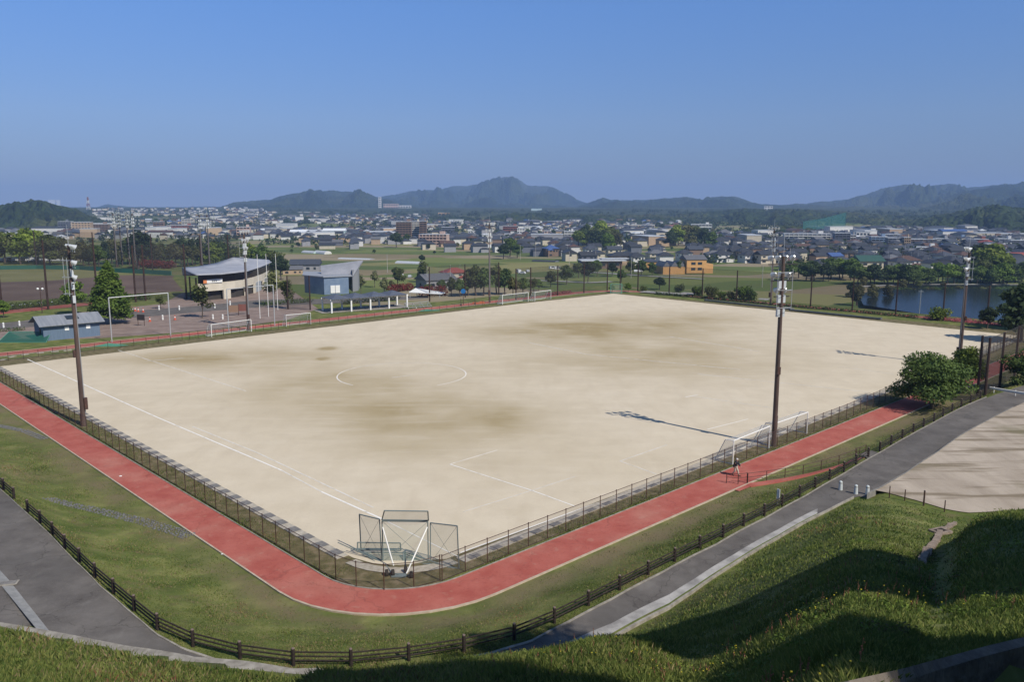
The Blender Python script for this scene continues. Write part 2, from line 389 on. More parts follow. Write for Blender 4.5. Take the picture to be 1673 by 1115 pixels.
# round the near corner
cr_, ca_, cb_ = 4.0, 34.9, 48.2
m_ = (A < ca_) & (B < cb_); dd = np.hypot(A-ca_, B-cb_); k_ = np.where(m_ & (dd > cr_), cr_/np.maximum(dd, 1e-3), 1)
A = np.where(m_, ca_+(A-ca_)*k_, A); B = np.where(m_, cb_+(B-cb_)*k_, B)
sx = A*W[0]+B*U[0]; sy = A*W[1]+B*U[1]
def blob(px, py, wpx, hpx, amp, rot=0.0):
    c = at(px, py); e = at(px+wpx, py); f = at(px, py-hpx); rx = abs(e.x-c.x); ry = abs(f.y-c.y)
    dx, dy = sx-c.x, sy-c.y; ca, sa = math.cos(rot), math.sin(rot)
    return amp*np.exp(-((dx*ca+dy*sa)/rx)**2-((-dx*sa+dy*ca)/ry)**2)
st = blob(690, 675, 170, 36, 0.95)+blob(560, 630, 150, 24, 0.7)+blob(420, 588, 190, 18, 0.8)+blob(800, 690, 80, 22, 0.5)+blob(650, 735, 80, 14, 0.3)+blob(300, 585, 110, 12, 0.3)+blob(1080, 585, 210, 22, 0.85, 0.2)+blob(1020, 533, 190, 18, 0.9)+blob(900, 545, 150, 16, 0.5)+blob(620, 700, 60, 10, 0.3)+blob(1120, 517, 90, 8, 0.4)
st = st*(0.75+1.3*fbm(sx*0.12, sy*0.12, 5))+0.5*np.maximum(fbm(sx*0.03+5, sy*0.05, 5), 0)
st += blob(536, 570, 13, 2.2, 1.6)+blob(527, 587, 10, 1.8, 1.2)+blob(556, 613, 14, 2.5, 0.3)
st = np.clip(st, 0, 1.6)
sm = mat('sand', (0.595, 0.515, 0.385), 0.95, (0.655, 0.572, 0.435), scale=0.25, detail=7, bump=0.12, bscale=30, spec=0.1)
mixcol(sm, attr_fac('stain'), (0.35, 0.275, 0.145))
mixcol(sm, noise_fac(9.0, 0.6, 0.72, 5, amount=0.3), (0.42, 0.36, 0.27))
mixcol(sm, noise_fac(0.12, 0.52, 0.62, 8, stretch=(1.0, 5.0, 1), amount=0.14), (0.70, 0.63, 0.51))
mixcol(sm, noise_fac(0.12, 0.54, 0.62, 8, stretch=(3.0, 1.0, 1), amount=0.12), (0.47, 0.39, 0.27))
mixcol(sm, noise_fac(3.0, 0.55, 0.8, 8, amount=0.25), (0.48, 0.40, 0.29))
mixcol(sm, noise_fac(0.5, 0.56, 0.75, 6, stretch=(1, 0.25, 1), amount=0.3), (0.50, 0.42, 0.31))
sand = np_mesh('sand_pitch', np.stack([sx, sy, np.full_like(sx, 0.045)], -1).reshape(-1, 3), grid_faces(na, nb), sm); struct(sand)
at_ = sand.data.attributes.new('stain', 'FLOAT', 'POINT'); at_.data.foreach_set('value', (st*1.08).ravel().astype(np.float32))
if sand.data.polygons[0].normal.z < 0: sand.data.flip_normals()
# red running track
tm = mat('red_track', (0.36, 0.090, 0.070), 0.9, (0.44, 0.135, 0.105), scale=0.5, detail=8, bump=0.15, bscale=25, spec=0.15)
mixcol(tm, noise_fac(0.22, 0.50, 0.72, 8, stretch=(1, 1, 1), amount=0.45), (0.50, 0.25, 0.19))
mixcol(tm, noise_fac(5.0, 0.56, 0.72, 6, amount=0.45), (0.25, 0.065, 0.05))
mixcol(tm, noise_fac(1.1, 0.60, 0.68, 8, amount=0.22), (0.46, 0.30, 0.22))
ti = rounded(FA0-0.35, FB0-0.45, A1, B1+2.2, 6, 0.06, rads=[6.5, 14, 14, 5]); to = rounded(24.3, 37.2, A1+2.6, B1+6.0, 6, 0.06, rads=[10, 17, 17, 8])
struct(strip('running_track', ti, to, tm, closed=True))
conc = mat('concrete', (0.22, 0.20, 0.17), 0.9, (0.37, 0.345, 0.30), scale=2.0, detail=6, bump=0.2, bscale=20, spec=0.2)
for nm, (rd, off) in {'track_kerb': (to, 0.13), 'fence_footing': (ti, -0.13)}.items():
    outer = rounded(24.3-off, 37.2-off, A1+2.6+off, B1+6.0+off, 6, 0.10, rads=[10, 17, 17, 8]) if nm == 'track_kerb' else rounded(FA0-0.35+0.09, FB0-0.45+0.09, A1-.09, B1+2.11, 6, 0.10, rads=[6.5, 14, 14, 5])
    k = strip(nm, [Vector((p.x, p.y, 0.10)) for p in rd], outer, mat('kerb_warm', (0.42, 0.33, 0.24), 0.9, (0.50, 0.42, 0.33), scale=2) if nm == 'track_kerb' else conc, closed=True); struct(k)
    md = k.modifiers.new('s', 'SOLIDIFY'); md.thickness = 0.14; md.offset = -1
# white pitch lines
lm = mat('chalk', (0.84, 0.81, 0.75), 0.9)
n, l = lm.node_tree.nodes, lm.node_tree.links
tr = n.new('ShaderNodeBsdfTransparent'); mx = n.new('ShaderNodeMixShader'); l.new(noise_fac(0.9, 0.12, 0.45, 8)(n, l), mx.inputs[0])
l.new(tr.outputs[0], mx.inputs[1]); l.new(n['Principled BSDF'].outputs[0], mx.inputs[2]); l.new(mx.outputs[0], n['Material Output'].inputs[0])
lf = lm.copy(); lf.name = 'chalk_faint'
for nd in lf.node_tree.nodes:
    if nd.type == 'MAP_RANGE': nd.inputs[1].default_value = 0.15; nd.inputs[2].default_value = 0.55; nd.inputs[4].default_value = 0.75
def line(mb, pts, w_):
    P_ = [Vector(at(*p).xy) if not isinstance(p, Vector) else Vector(p.xy) for p in pts]
    for p, q in zip(P_[:-1], P_[1:]):
        d = (q-p).normalized(); nn = Vector((-d.y, d.x))*w_*0.42
        mb.add([(*(p-nn), 0.06), (*(q-nn), 0.06), (*(q+nn), 0.06), (*(p+nn), 0.06)], [(0, 1, 2, 3)])
mb = MB(); mf = MB()
line(mb, [(45, 588), (259, 684), (430, 757), (460, 770)], 0.22); line(mb, [(525, 805), (625, 850)], 0.24); line(mb, [(625, 850), (762, 918)], 0.12)
line(mb, [(735, 760), (869, 803), (940, 829)], 0.16); line(mb, [(735, 760), (812, 737)], 0.13); line(mb, [(752, 905), (996, 816), (1121, 767), (1165, 750)], 0.2)
line(mf, [(460, 770), (525, 805)], 0.2); line(mf, [(314, 698), (420, 741), (610, 831)], 0.2); line(mf, [(757, 838), (869, 803), (940, 780)], 0.14); line(mf, [(1013, 755), (1090, 728)], 0.16); line(mf, [(1013, 755), (1072, 776)], 0.16)
line(mb, [(1155, 703), (1222, 686)], 0.16); line(mf, [(1130, 648), (1265, 668)], 0.2); line(mf, [(1140, 612), (1420, 642)], 0.24); line(mf, [(1370, 600), (1460, 612)], 0.2)
line(mf, [(193, 573), (402, 640)], 0.2); line(mf, [(240, 591), (300, 586)], 0.25); line(mf, [(640, 618), (672, 614)], 0.22); line(mf, [(1090, 550), (1240, 575)], 0.3); line(mf, [(860, 560), (960, 580), (1210, 605)], 0.3)
line(mb, [(1120, 650), (1140, 646)], 0.2)
cc = at(657, 613); rr_ = 9.6
line(mb, [Vector((cc.x+rr_*math.cos(t), cc.y+rr_*math.sin(t)*1.0, 0)) for t in np.linspace(-0.9, 1.2, 20)], 0.18); line(mb, [Vector((cc.x+rr_*math.cos(t), cc.y+rr_*math.sin(t), 0)) for t in np.linspace(PI-0.6, PI+0.9, 14)], 0.18)
line(mf, [Vector((cc.x+rr_*math.cos(t), cc.y+rr_*math.sin(t), 0)) for t in np.linspace(1.2, PI-0.6, 14)], 0.18)
struct(mb.build('pitch_lines', lm)); struct(mf.build('faint_pitch_lines', lf))
# drain beside the fence: concrete channel with dark gratings
slab = mat('slab', (0.36, 0.32, 0.255), 0.9, (0.50, 0.455, 0.38), scale=3, bump=0.1, spec=0.2)
grate_m = mat('grating', (0.15, 0.145, 0.14), 0.7, (0.24, 0.225, 0.205), scale=3)
def drain(name, label, p, q, w_, gw, off, n_):
    t = thing(name, label, 'drain', ab(*p), 0)
    d = (ab(*q)-ab(*p)); L = d.length; ang = math.atan2(d.y, d.x); t.rotation_euler.z = ang
    MB().box((L/2, 0, 0.03), (L, w_, 0.1)).build('channel', slab, t)
    g0 = MB().box((0, 0, 0), (1.0, gw, 0.03)).build('grating', grate_m, t)
    st_ = L/n_
    for i in range(n_):
        o = g0 if i == 0 else g0.copy()
        if i: C.objects.link(o); o.parent = t
        o.location = (st_*(i+0.5), off, 0.088)
    return t
drain('drain_channel', 'pale concrete drain with dark gratings inside the left hand fence', (30.2, 49), (30.2, 148), 0.95, 0.94, 0.0, 49)
drain('drain_channel', 'pale concrete drain with dark gratings inside the right hand fence', (36, 42.7), (180, 45.3), 1.0, 0.5, -0.25, 66)
mbx = MB()
tt = np.linspace(PI, 1.5*PI, 9); arc_i = [ab(35.6+4.9*math.cos(t), 49-1+4.6*math.sin(t), 0.075) for t in tt]; arc_o = [ab(35.6+5.8*math.cos(t), 49-1+5.6*math.sin(t), 0.075) for t in tt]
tag(strip('drain_curve', arc_i, arc_o, slab, kind=None), 'curved concrete drain around the near corner of the pitch', 'drain')

pads = [((8, 588), (0, 590)), ((25, 583), (14, 585)), ((47, 579.5), (36, 581)), ((72, 577), (60, 578)), ((96, 575), (84, 576)), ((117, 573), (104, 574.3))]
pm_ = MB()
for p_, q_ in pads:
    a_, b_ = at(*p_), at(*q_); c_ = (a_+b_)/2; pm_.box((c_.x, c_.y, 0.07), ((a_-b_).length, 0.7, 0.06), math.atan2((a_-b_).y, (a_-b_).x))
struct(pm_.build('sideline_slabs', slab))

# ------------------------------------------------------------------ footpath, kerb, low wall, dirt lot
asph = mat('asphalt', (0.105, 0.095, 0.088), 0.95, (0.165, 0.152, 0.14), scale=0.45, detail=9, bump=0.25, bscale=30, spec=0.2)
mixcol(asph, noise_fac(1.2, 0.58, 0.75, 8, stretch=(1, 0.4, 1), amount=0.35), (0.24, 0.23, 0.21))
mixcol(asph, noise_fac(14.0, 0.55, 0.7, 4, amount=0.4), (0.21, 0.195, 0.175))
mixcol(asph, noise_fac(0.16, 0.52, 0.6, 6, amount=0.35), (0.085, 0.08, 0.076))
def pol(az, r, z): return Vector((r*math.sin(az), r*math.cos(az), z))
azs = np.linspace(polar([(-150, 700)])[0][0], polar([(1612, 650)])[0][0], 150)
near = []; far = []
for a_ in azs:
    px = float(azpx(a_)); zr = float(zr_px(px)); n0 = float(rf(a_))+(0.5 if px < 640 else 0.45)
    if px > 1406: n0 = float(lot_edge(a_))
    near.append(pol(a_, n0, zr+0.06)); far.append(pol(a_, float(rk(a_)), zr+0.06))
struct(strip('footpath', near, far, asph))
kb = strip('path_kerb', [p+Vector((0, 0, 0.05)) for p in far], [pol(a_, float(rk(a_))+0.22, float(zr_px(float(azpx(a_))))+0.11) for a_ in azs], conc)
md = kb.modifiers.new('s', 'SOLIDIFY'); md.thickness = 0.2; md.offset = -1
# end of the path turns right behind the guard rail
struct(strip('side_road', [pol(a_, float(lot_edge(a_))+0.5, 1.565) for a_ in np.linspace(azs[-1]-0.01, 0.72, 12)], [pol(a_, float(rk(a_))-0.5, 1.565) for a_ in np.linspace(azs[-1]-0.01, 0.72, 12)], asph))
# pale concrete band and low wall at the hill foot (right)
azr = [a_ for a_ in np.linspace(polar([(930, 1095)])[0][0], polar([(1395, 818)])[0][0], 70)]
def crack_fac(scale, width, amount):
    def fn(n, l):
        tc = n.new('ShaderNodeTexCoord'); t = n.new('ShaderNodeTexNoise'); t.inputs['Scale'].default_value = 1.3; t.inputs['Detail'].default_value = 6; l.new(tc.outputs['Object'], t.inputs['Vector'])
        va = n.new('ShaderNodeVectorMath'); va.operation = 'MULTIPLY_ADD'; va.inputs[1].default_value = (1.6, 1.6, 0); l.new(t.outputs['Color'], va.inputs[0]); l.new(tc.outputs['Object'], va.inputs[2])
        v = n.new('ShaderNodeTexVoronoi'); v.feature = 'DISTANCE_TO_EDGE'; v.inputs['Scale'].default_value = scale; l.new(va.outputs[0], v.inputs['Vector'])
        r = n.new('ShaderNodeMapRange'); r.inputs[1].default_value = 0; r.inputs[2].default_value = width; r.inputs[3].default_value = amount; r.inputs[4].default_value = 0; l.new(v.outputs['Distance'], r.inputs[0]); return r.outputs[0]
    return fn
mixcol(asph, crack_fac(0.16, 0.008, 0.55), (0.045, 0.042, 0.038))
mixcol(tm, crack_fac(0.11, 0.006, 0.4), (0.16, 0.055, 0.045))
pale = mat('pale_concrete', (0.24, 0.23, 0.22), 0.9, (0.46, 0.445, 0.42), scale=0.8, detail=8, bump=0.1, bscale=20, spec=0.2)
azr2 = [a_ for a_ in azr if a_ < polar([(1338, 840)])[0][0]]
struct(strip('gutter_band', [pol(a_, float(rf(a_))+0.95, 1.575) for a_ in azr2], [pol(a_, float(rf(a_))+2.1, 1.575) for a_ in azr2], pale))
gv = strip('gutter_grass', [pol(a_, float(rf(a_))+0.6, 1.58) for a_ in azr2], [pol(a_, float(rf(a_))+0.95, 1.58) for a_ in azr2], gm)
def ribbon_wall(name, label, pts_in, pts_out, zb, m, cat='wall'):
    mb = MB(); n_ = len(pts_in)
    for i in range(n_-1):
        a, b, c, d = pts_in[i], pts_in[i+1], pts_out[i+1], pts_out[i]
        v = [(p.x, p.y, p.z) for p in (a, b, c, d)]+[(p.x, p.y, z_) for p, z_ in ((a, zb[i]), (b, zb[i+1]), (c, zb[i+1]), (d, zb[i]))]
        fs = [(0, 1, 2, 3), (4, 7, 6, 5), (0, 4, 5, 1), (3, 2, 6, 7)]
        if i == 0: fs.append((0, 3, 7, 4))
        if i == n_-2: fs.append((1, 5, 6, 2))
        mb.add(v, fs)
    o = mb.build(name, m); return tag(o, label, cat)
ribbon_wall('edging_wall', 'low concrete edging wall between path and grass hill on the right', [pol(a_, float(rf(a_))+0.2, 1.68) for a_ in azr], [pol(a_, float(rf(a_))+0.5, 1.68) for a_ in azr], [1.2]*len(azr), conc)
azl = np.linspace(polar([(-160, 1000)])[0][0], polar([(560, 1105)], lambda p: 1.5)[0][0], 60)
ribbon_wall('retaining_wall', 'weathered concrete wall top along the bottom left edge of the path',
    [pol(a_, float(rf(a_))-0.75, float(z_foot(np.array(float(azpx(a_)))))+0.03) for a_ in azl], [pol(a_, float(rf(a_))+0.3, float(z_foot(np.array(float(azpx(a_)))))+0.03) for a_ in azl], [1.0]*60, conc)
# dirt lot right of the path
dm = mat('lot_dirt', (0.34, 0.285, 0.225), 0.95, (0.49, 0.42, 0.34), scale=0.35, detail=8, bump=0.3, bscale=8, spec=0.1, stretch=(1, 0.3, 1))
mixcol(dm, noise_fac(0.7, 0.52, 0.64, 9, stretch=(0.18, 1.4, 1), amount=0.75), (0.17, 0.135, 0.085))
mixcol(dm, noise_fac(6, 0.6, 0.72, 5, amount=0.4), (0.42, 0.36, 0.30))
mixcol(dm, noise_fac(0.15, 0.6, 0.7, 5, amount=0.5), (0.14, 0.13, 0.06))
azd = np.linspace(polar([(1430, 810)])[0][0], 0.74, 40)
struct(strip('dirt_lot', [pol(a_, float(rf(a_))+1.2, 2.06) for a_ in azd], [pol(a_, max(float(lot_edge(a_))-0.45, float(rf(a_))+1.25), 2.06) for a_ in azd], dm))
azw = np.linspace(polar([(1416, 818)])[0][0], polar([(1655, 672)])[0][0], 40)
ribbon_wall('lot_wall', 'low dark retaining wall between the path and the dirt lot', [pol(a_, float(lot_edge(a_))-0.42, 2.12) for a_ in azw], [pol(a_, float(lot_edge(a_))-0.12, 2.12) for a_ in azw], [1.3]*40, mat('dark_wall', (0.16, 0.155, 0.15), 0.9, (0.24, 0.23, 0.21), scale=2))
# retaining wall at bottom right
wp = WALL
def wz(az, r): return float(hill(np.array(r), np.array(az)))
ribbon_wall('hillside_wall', 'rough concrete wall cutting the shaded hillside at bottom right', [pol(a_, r_-0.32, wz(a_, r_)+0.22) for a_, r_ in wp], [pol(a_, r_, wz(a_, r_)+0.22) for a_, r_ in wp], [wz(a_, r_)-1.6 for a_, r_ in wp], mat('old_concrete', (0.10, 0.085, 0.07), 0.95, (0.23, 0.195, 0.16), scale=1.5, detail=8, bump=0.5, bscale=10))
# drain line and grate in the left path
mb = MB(); p0, p1, p2 = at(-60, 880, 2.6), at(5, 950, 2.5), at(72, 1036, 2.4)
line_ = lambda p, q, w_, zz: (lambda d: [p+Vector((-d.y, d.x, 0))*w_/2, q+Vector((-d.y, d.x, 0))*w_/2, q-Vector((-d.y, d.x, 0))*w_/2, p-Vector((-d.y, d.x, 0))*w_/2])((q-p).normalized())
def zpath(p): return Vector((p.x, p.y, g1(p.x, p.y)+0.075))
for p, q in ((p0, p1), (p1, p2)): mb.add([zpath(v) for v in line_(p, q, 0.55, 0)], [(3, 2, 1, 0)])
struct(mb.build('path_gutter', mat('gutter_grey', (0.22, 0.22, 0.215), 0.8, (0.30, 0.30, 0.29), scale=2)))
gc = at(7, 956, 2.5); t = thing('drain_cover', 'steel grating set in the grey gutter of the left path', 'drain cover', zpath(gc)+Vector((0, 0, 0.0)), 0.25)
MB().box((0, 0, 0.02), (1.5, 0.62, 0.04)).build('frame', conc, t); MB().box((0, 0, 0.045), (1.3, 0.46, 0.03)).build('grating', grate_m, t)

# ------------------------------------------------------------------ fences, posts, towers
brown = mat('brown_steel', (0.050, 0.028, 0.022), 0.55, (0.095, 0.048, 0.036), scale=3, spec=0.4)
darkm = mat('dark_steel', (0.045, 0.038, 0.035), 0.55, spec=0.4)
galv = mat('galvanised', (0.42, 0.44, 0.45), 0.45, (0.52, 0.54, 0.55), scale=6, spec=0.5, metal=0.3)
white = mat('white_paint', (0.78, 0.78, 0.75), 0.5, spec=0.4)
chain = net_mat('chain_link', (0.12, 0.095, 0.085), 0.16)
netb = net_mat('ball_net', (0.035, 0.032, 0.03), 0.26)
netg = net_mat('green_net', (0.24, 0.32, 0.28), 0.24)
netw = net_mat('white_net', (0.55, 0.58, 0.60), 0.22)
def fence(name, label, pts, h, m_post, m_net, step=2.0, r=0.035, top=True, group=None, mid=False, cat='fence', low=0.06, postcap=100, base=0.0):
    """posts, rails and net along a polyline of points; base height follows each point's z"""
    o = pts[0]; t = thing(name, label, cat, (o.x, o.y, o.z), 0, group)
    L = [0.0]
    for p, q in zip(pts[:-1], pts[1:]): L.append(L[-1]+(q-p).length)
    n_ = max(1, round(L[-1]/step)); st = L[-1]/n_
    def pt(s):
        for i in range(len(pts)-1):
            if s <= L[i+1]+1e-6: return pts[i].lerp(pts[i+1], (s-L[i])/(L[i+1]-L[i]))-o
        return pts[-1]-o
    g0 = MB().tube((0, 0, 0), (0, 0, h), r, n=6).tube((0, 0, h), (0, 0, h+0.04), r*1.4, n=6).build('post', m_post, t)
    P_ = [pt(st*i) for i in range(n_+1)]
    for i, p in enumerate(P_[:postcap]):
        c = g0 if i == 0 else g0.copy()
        if i: C.objects.link(c); c.parent = t
        c.location = p
    nm = MB()
    for p, q in zip(P_[:-1], P_[1:]): nm.quad((p.x, p.y, p.z+low), (q.x, q.y, q.z+low), (q.x, q.y, q.z+h-0.02), (p.x, p.y, p.z+h-0.02))
    if m_net: nm.build('mesh_panel', m_net, t)
    if top: MB().path([p+Vector((0, 0, h-0.03)) for p in P_], r*0.72, 5).build('top_rail', m_post, t)
    if mid: MB().path([p+Vector((0, 0, h*0.5)) for p in P_], r*0.5, 4).build('middle_rail', m_post, t)
    MB().path([p+Vector((0, 0, low+0.02)) for p in P_], r*0.5, 4).build('bottom_rail', m_post, t)
    return t
lab = 'brown chain link fence '
fence('chain_link_fence', lab+'along the left hand side of the sand pitch', [ab(FA0, 46.2), ab(FA0, 149)], 1.85, brown, chain, 2.07)
fence('chain_link_fence', lab+'curving round the near corner behind the batting cage', [ab(FA0+5.0+5*math.cos(t), FB0+5.1+5*math.sin(t)) for t in np.linspace(PI, 1.5*PI, 5)], 1.85, brown, chain, 2.0)
fence('chain_link_fence', lab+'on the right hand side from the corner to the big tree', [ab(FA0+5.1, FB0), ab(95, FB0+0.2), ab(128, 42.6)], 1.85, brown, chain, 2.06)
fence('chain_link_fence', lab+'beyond the big tree up to the far right corner', [ab(130.2, 42.8), ab(183, 44.6)], 1.85, brown, chain, 2.1)
# far left low fence with gates
fence('low_fence', 'brown low fence along the far left sideline near the blue building', [ab(28.5, 153.6), ab(62, 154.3)], 1.3, brown, chain, 2.2, r=0.04)
fence('gate_fence', 'brown barred gates in front of the brick plaza', [ab(63.5, 154.6), ab(84, 155)], 1.5, brown, None, 1.7, r=0.05, mid=True, cat='gate')
fence('low_fence', 'brown low fence in front of the colonnade shelter', [ab(85, 155.3), ab(150, 157)], 1.2, brown, chain, 2.4, r=0.04)
MB()
postd = mat('net_post', (0.034, 0.021, 0.018), 0.6, (0.06, 0.035, 0.028), scale=2)
def netpost_fence(label, bases, h, group=None, r=0.19, m=None, name='net_fence'):
    pts = [at(*p) if len(p) == 2 else Vector(p) for p in bases]
    o = pts[0]; t = thing(name, label, 'net fence', o, 0, group)
    g0 = MB().tube((0, 0, -1.0), (0, 0, h), r, r*0.8, 8).build('post', postd, t)
    for i, p in enumerate(pts):
        c = g0 if i == 0 else g0.copy()
        if i: C.objects.link(c); c.parent = t
        c.location = p-o
    nm = MB(); cb = MB()
    for p, q in zip(pts[:-1], pts[1:]):
        p, q = p-o, q-o; nm.quad((p.x, p.y, p.z), (q.x, q.y, q.z), (q.x, q.y, q.z+h-0.1), (p.x, p.y, p.z+h-0.1))
        cb.tube(p+Vector((0, 0, h-0.1)), q+Vector((0, 0, h-0.1)), 0.03, n=4)
    nm.build('net', m or netb, t); cb.build('cable', darkm, t); return t
netpost_fence('tall brown net fence behind the far left goals', [(843, 491), (867, 488), (911, 483.5), (954, 479.5), (992, 475.5)], 8.6)
netpost_fence('tall brown net fence along the far end of the pitch', [(1013, 474), (1042, 476), (1093, 481), (1147, 486.5), (1203, 491.5), (1259, 497), (1324, 502), (1392, 508.5), (1463, 515), (1540, 522), (1612, 528)], 8.2)
netpost_fence('tall brown net behind the colonnade shelter', [(702, 487), (760, 480.5), (815, 476)], 8.6)
netpost_fence('brown net screen between plaza and colonnade shelter', [(471, 506), (507, 507)], 8.4)
netpost_fence('tall dark net fence right of the big tree', [(*at(1597, 642, 0.8).xy, 0.8), (*at(1609, 648, 1.1).xy, 1.1), (*at(1633, 632, 0.5).xy, 0.5), (*at(1657, 616, 0.3).xy, 0.3), (*at(1690, 596, 0.2).xy, 0.2)], 7.6, m=net_mat('dense_net', (0.03, 0.022, 0.02), 0.5))
# nets round the ball field on the far left
for lb, ps, hh in (('net poles along the near side of the ball field', [(4, 512), (79, 506), (160, 500)], 17), ('net poles between the conifer and the clubhouse', [(222, 494), (238, 492), (305, 489)], 15), ('net poles at the far side of the ball field', [(60, 437), (155, 441), (250, 448), (330, 452), (375, 452), (403, 450)], 15)):
    netpost_fence('tall brown '+lb, ps, hh, r=0.27)
for k, (bx, by) in enumerate([(305, 487), (280, 483), (293, 490)]): pass

# floodlight towers
lampglass = mat('lamp_glass', (0.62, 0.66, 0.68), 0.15, spec=0.7); lampback = mat('lamp_housing', (0.58, 0.60, 0.60), 0.4, spec=0.5, metal=0.2)
boxw = mat('ballast_white', (0.52, 0.55, 0.56), 0.5)
def lamp(parent, p, yaw):
    d = Vector((math.cos(yaw), math.sin(yaw), -0.55)).normalized()
    mb = MB(); c = Vector(p)
    mb.tube(c-d*0.40, c-d*0.1, 0.10, 0.24, 10).tube(c-d*0.1, c+d*0.10, 0.24, 0.33, 10)
    mb.tube(c-Vector((0, 0, 0.55)), c-d*0.2, 0.03, n=5)
    o = mb.build('floodlight', lampback, parent); MB().tube(c+d*0.10, c+d*0.12, 0.30, 0.30, 10).build('lens', lampglass, o)
def make_tower(h, rows):
    t = thing('floodlight_tower', 'x', 'floodlight tower')
    pm = MB().tube((0, 0, 0), (0, 0, h*0.5), 0.27, 0.22, 12).tube((0, 0, h*0.5), (0, 0, h), 0.22, 0.15, 12); pm.build('pole', mat('tower_pole', (0.075, 0.052, 0.044), 0.55, (0.125, 0.085, 0.07), scale=1.5, stretch=(1, 1, 0.2)), t, smooth=False)
    MB().tube((0.27, -0.1, 1.5), (0.19, -0.1, h-2), 0.055, n=6).tube((0.2, 0.16, 1.5), (0.16, 0.14, h-2), 0.03, n=6).build('conduit', mat('conduit_grey', (0.26, 0.27, 0.28), 0.6), t)
    MB().tube((0, 0, h-0.1), (0, 0, h+2.2), 0.035, 0.02, 5).build('lightning_rod', galv, t)
    MB().box((0.34, -0.25, 2.6), (0.35, 0.4, 1.3)).box((-0.32, 0.1, 8.2), (0.25, 0.35, 0.8)).build('control_box', brown, t)
    for z, wd, n_ in rows:
        MB().box((0, 0, z), (0.10, wd, 0.10)).box((-0.02, 0, z-0.35), (0.08, 0.5, 0.5)).build('crossarm', darkm, t)
        for i in range(n_): lamp(t, (0.30, -wd/2+wd*(i+0.5)/n_, z+0.62), 0.30*((i+0.5)/n_-0.5))
    for k in range(3):
        bb_ = MB().box((0.05, 0.26, h-2.9-1.45*k), (0.30, 0.40, 0.8)).box((0.05, -0.24, h-2.9-1.45*k), (0.30, 0.34, 0.8)); bb_.build('ballast_box', boxw, t)
    lad = MB()
    for s in (-0.85, 0.85): lad.tube((-0.5, s, h-5.4), (-0.5, s, h-1.3), 0.03, n=5)
    for z in (h-5.2, h-3.4, h-1.6): lad.path([(0, -0.2, z), (-0.5, -0.85, z), (-0.9, 0, z), (-0.5, 0.85, z), (0, 0.2, z)], 0.028, 5)
    lad.build('safety_cage', galv, t); return t
tw = make_tower(20.0, [(19.2, 3.4, 4), (17.5, 2.6, 3), (15.9, 1.8, 2)])
tp = Proto(tw); c_pitch = ab(108, 97)
TOWERS = [((137, 697), 401, 'floodlight tower rising from the left hand fence, nearest on the left'), ((1264, 730), 419, 'floodlight tower behind the goals at the right hand fence'),
          ((1567, 599), 405, 'floodlight tower beside the big tree at the right edge'), ((800, 495), 364, 'floodlight tower on the far sideline right of the colonnade'),
          ((406, 540), 377, 'floodlight tower on the far sideline in front of the clubhouse'), ((1259, 498), 372, 'floodlight tower at the far end seen just left of the near right tower')]
for (bx, by), ty, lb in TOWERS:
    p = at(bx, by); hh = height_of(bx, ty, p); d = c_pitch-p
    tp.put(p, math.atan2(d.y, d.x), (1, 1, hh/20.0), lb, 'floodlight towers round the sand pitch')
tb = make_tower(24.0, [(23.2, 5, 5), (21.6, 5, 5), (20.0, 5, 5), (18.4, 5, 4)]); tbp = Proto(tb)
for (bx, by), ty, lb in [((191, 437), 347, 'leftmost ball field floodlight mast'), ((200, 434), 349, 'second ball field floodlight mast from the left'), ((212, 434), 350, 'third ball field floodlight mast from the left'), ((222, 437), 347, 'ball field floodlight mast right behind the conifer'), ((331, 445), 349, 'left mast of the floodlight pair above the clubhouse'), ((343, 443), 349, 'right mast of the floodlight pair above the clubhouse')]:
    p = at(bx, by); hh = height_of(bx, ty, p)
    tbp.put(p, -0.9+0.4*(bx < 215), (1.25, 1.25, hh/24.0), lb, 'ball field floodlight masts')

# rail fence of dark logs along the footpath
logm = mat('dark_log', (0.020, 0.015, 0.013), 0.85, (0.045, 0.034, 0.028), scale=4, bump=0.3)
capm = mat('log_cap', (0.20, 0.15, 0.13), 0.8)
def kerb_pt(px, off=0.75):
    a_ = float(polar([(px, np.interp(px, [k[0] for k in KERB], [k[1] for k in KERB]))])[0][0]); r_ = float(rk(a_))+off
    p = pol(a_, r_, 0); p.z = g1(p.x, p.y); return p
post_proto = None
def rail_fence(label, pxs, off=0.8, step=3.0):
    global post_proto
    fine = [kerb_pt(x, off) for x in np.arange(pxs[0], pxs[1]+1, 4)]
    L = [0]
    for p, q in zip(fine[:-1], fine[1:]): L.append(L[-1]+(q-p).length)
    n_ = max(1, round(L[-1]/step)); P_ = []
    for i in range(n_+1):
        s = L[-1]*i/n_; j = min(np.searchsorted(L, s, side='right')-1, len(fine)-2); P_.append(fine[j].lerp(fine[j+1], (s-L[j])/(L[j+1]-L[j])))
    t = thing('log_rail_fence', label, 'fence', P_[0])
    if post_proto is None:
        post_proto = MB().tube((0, 0, -0.2), (0, 0, 0.92), 0.105, 0.10, 8).tube((0, 0, 0.92), (0, 0, 0.97), 0.10, 0.05, 8).build('post', logm, link=False)
    for i, p in enumerate(P_):
        c = post_proto.copy(); C.objects.link(c); c.parent = t; c.location = p-P_[0]; c.rotation_euler.z = i*1.3
        k = MB().tube((0, 0, 0.955), (0, 0, 1.0), 0.085, 0.07, 8).build('post_cap', capm, c)
    for z in (0.30, 0.53, 0.76):
        MB().path([p-P_[0]+Vector((0, 0, z)) for p in P_], 0.045, 6).build('rail', logm, t)
    return t
rail_fence('short end of a dark log rail fence at the left photo edge', (-120, 24), 1.1)
rail_fence('long dark log rail fence curving along the footpath round the bottom', (46, 1421), 0.9)
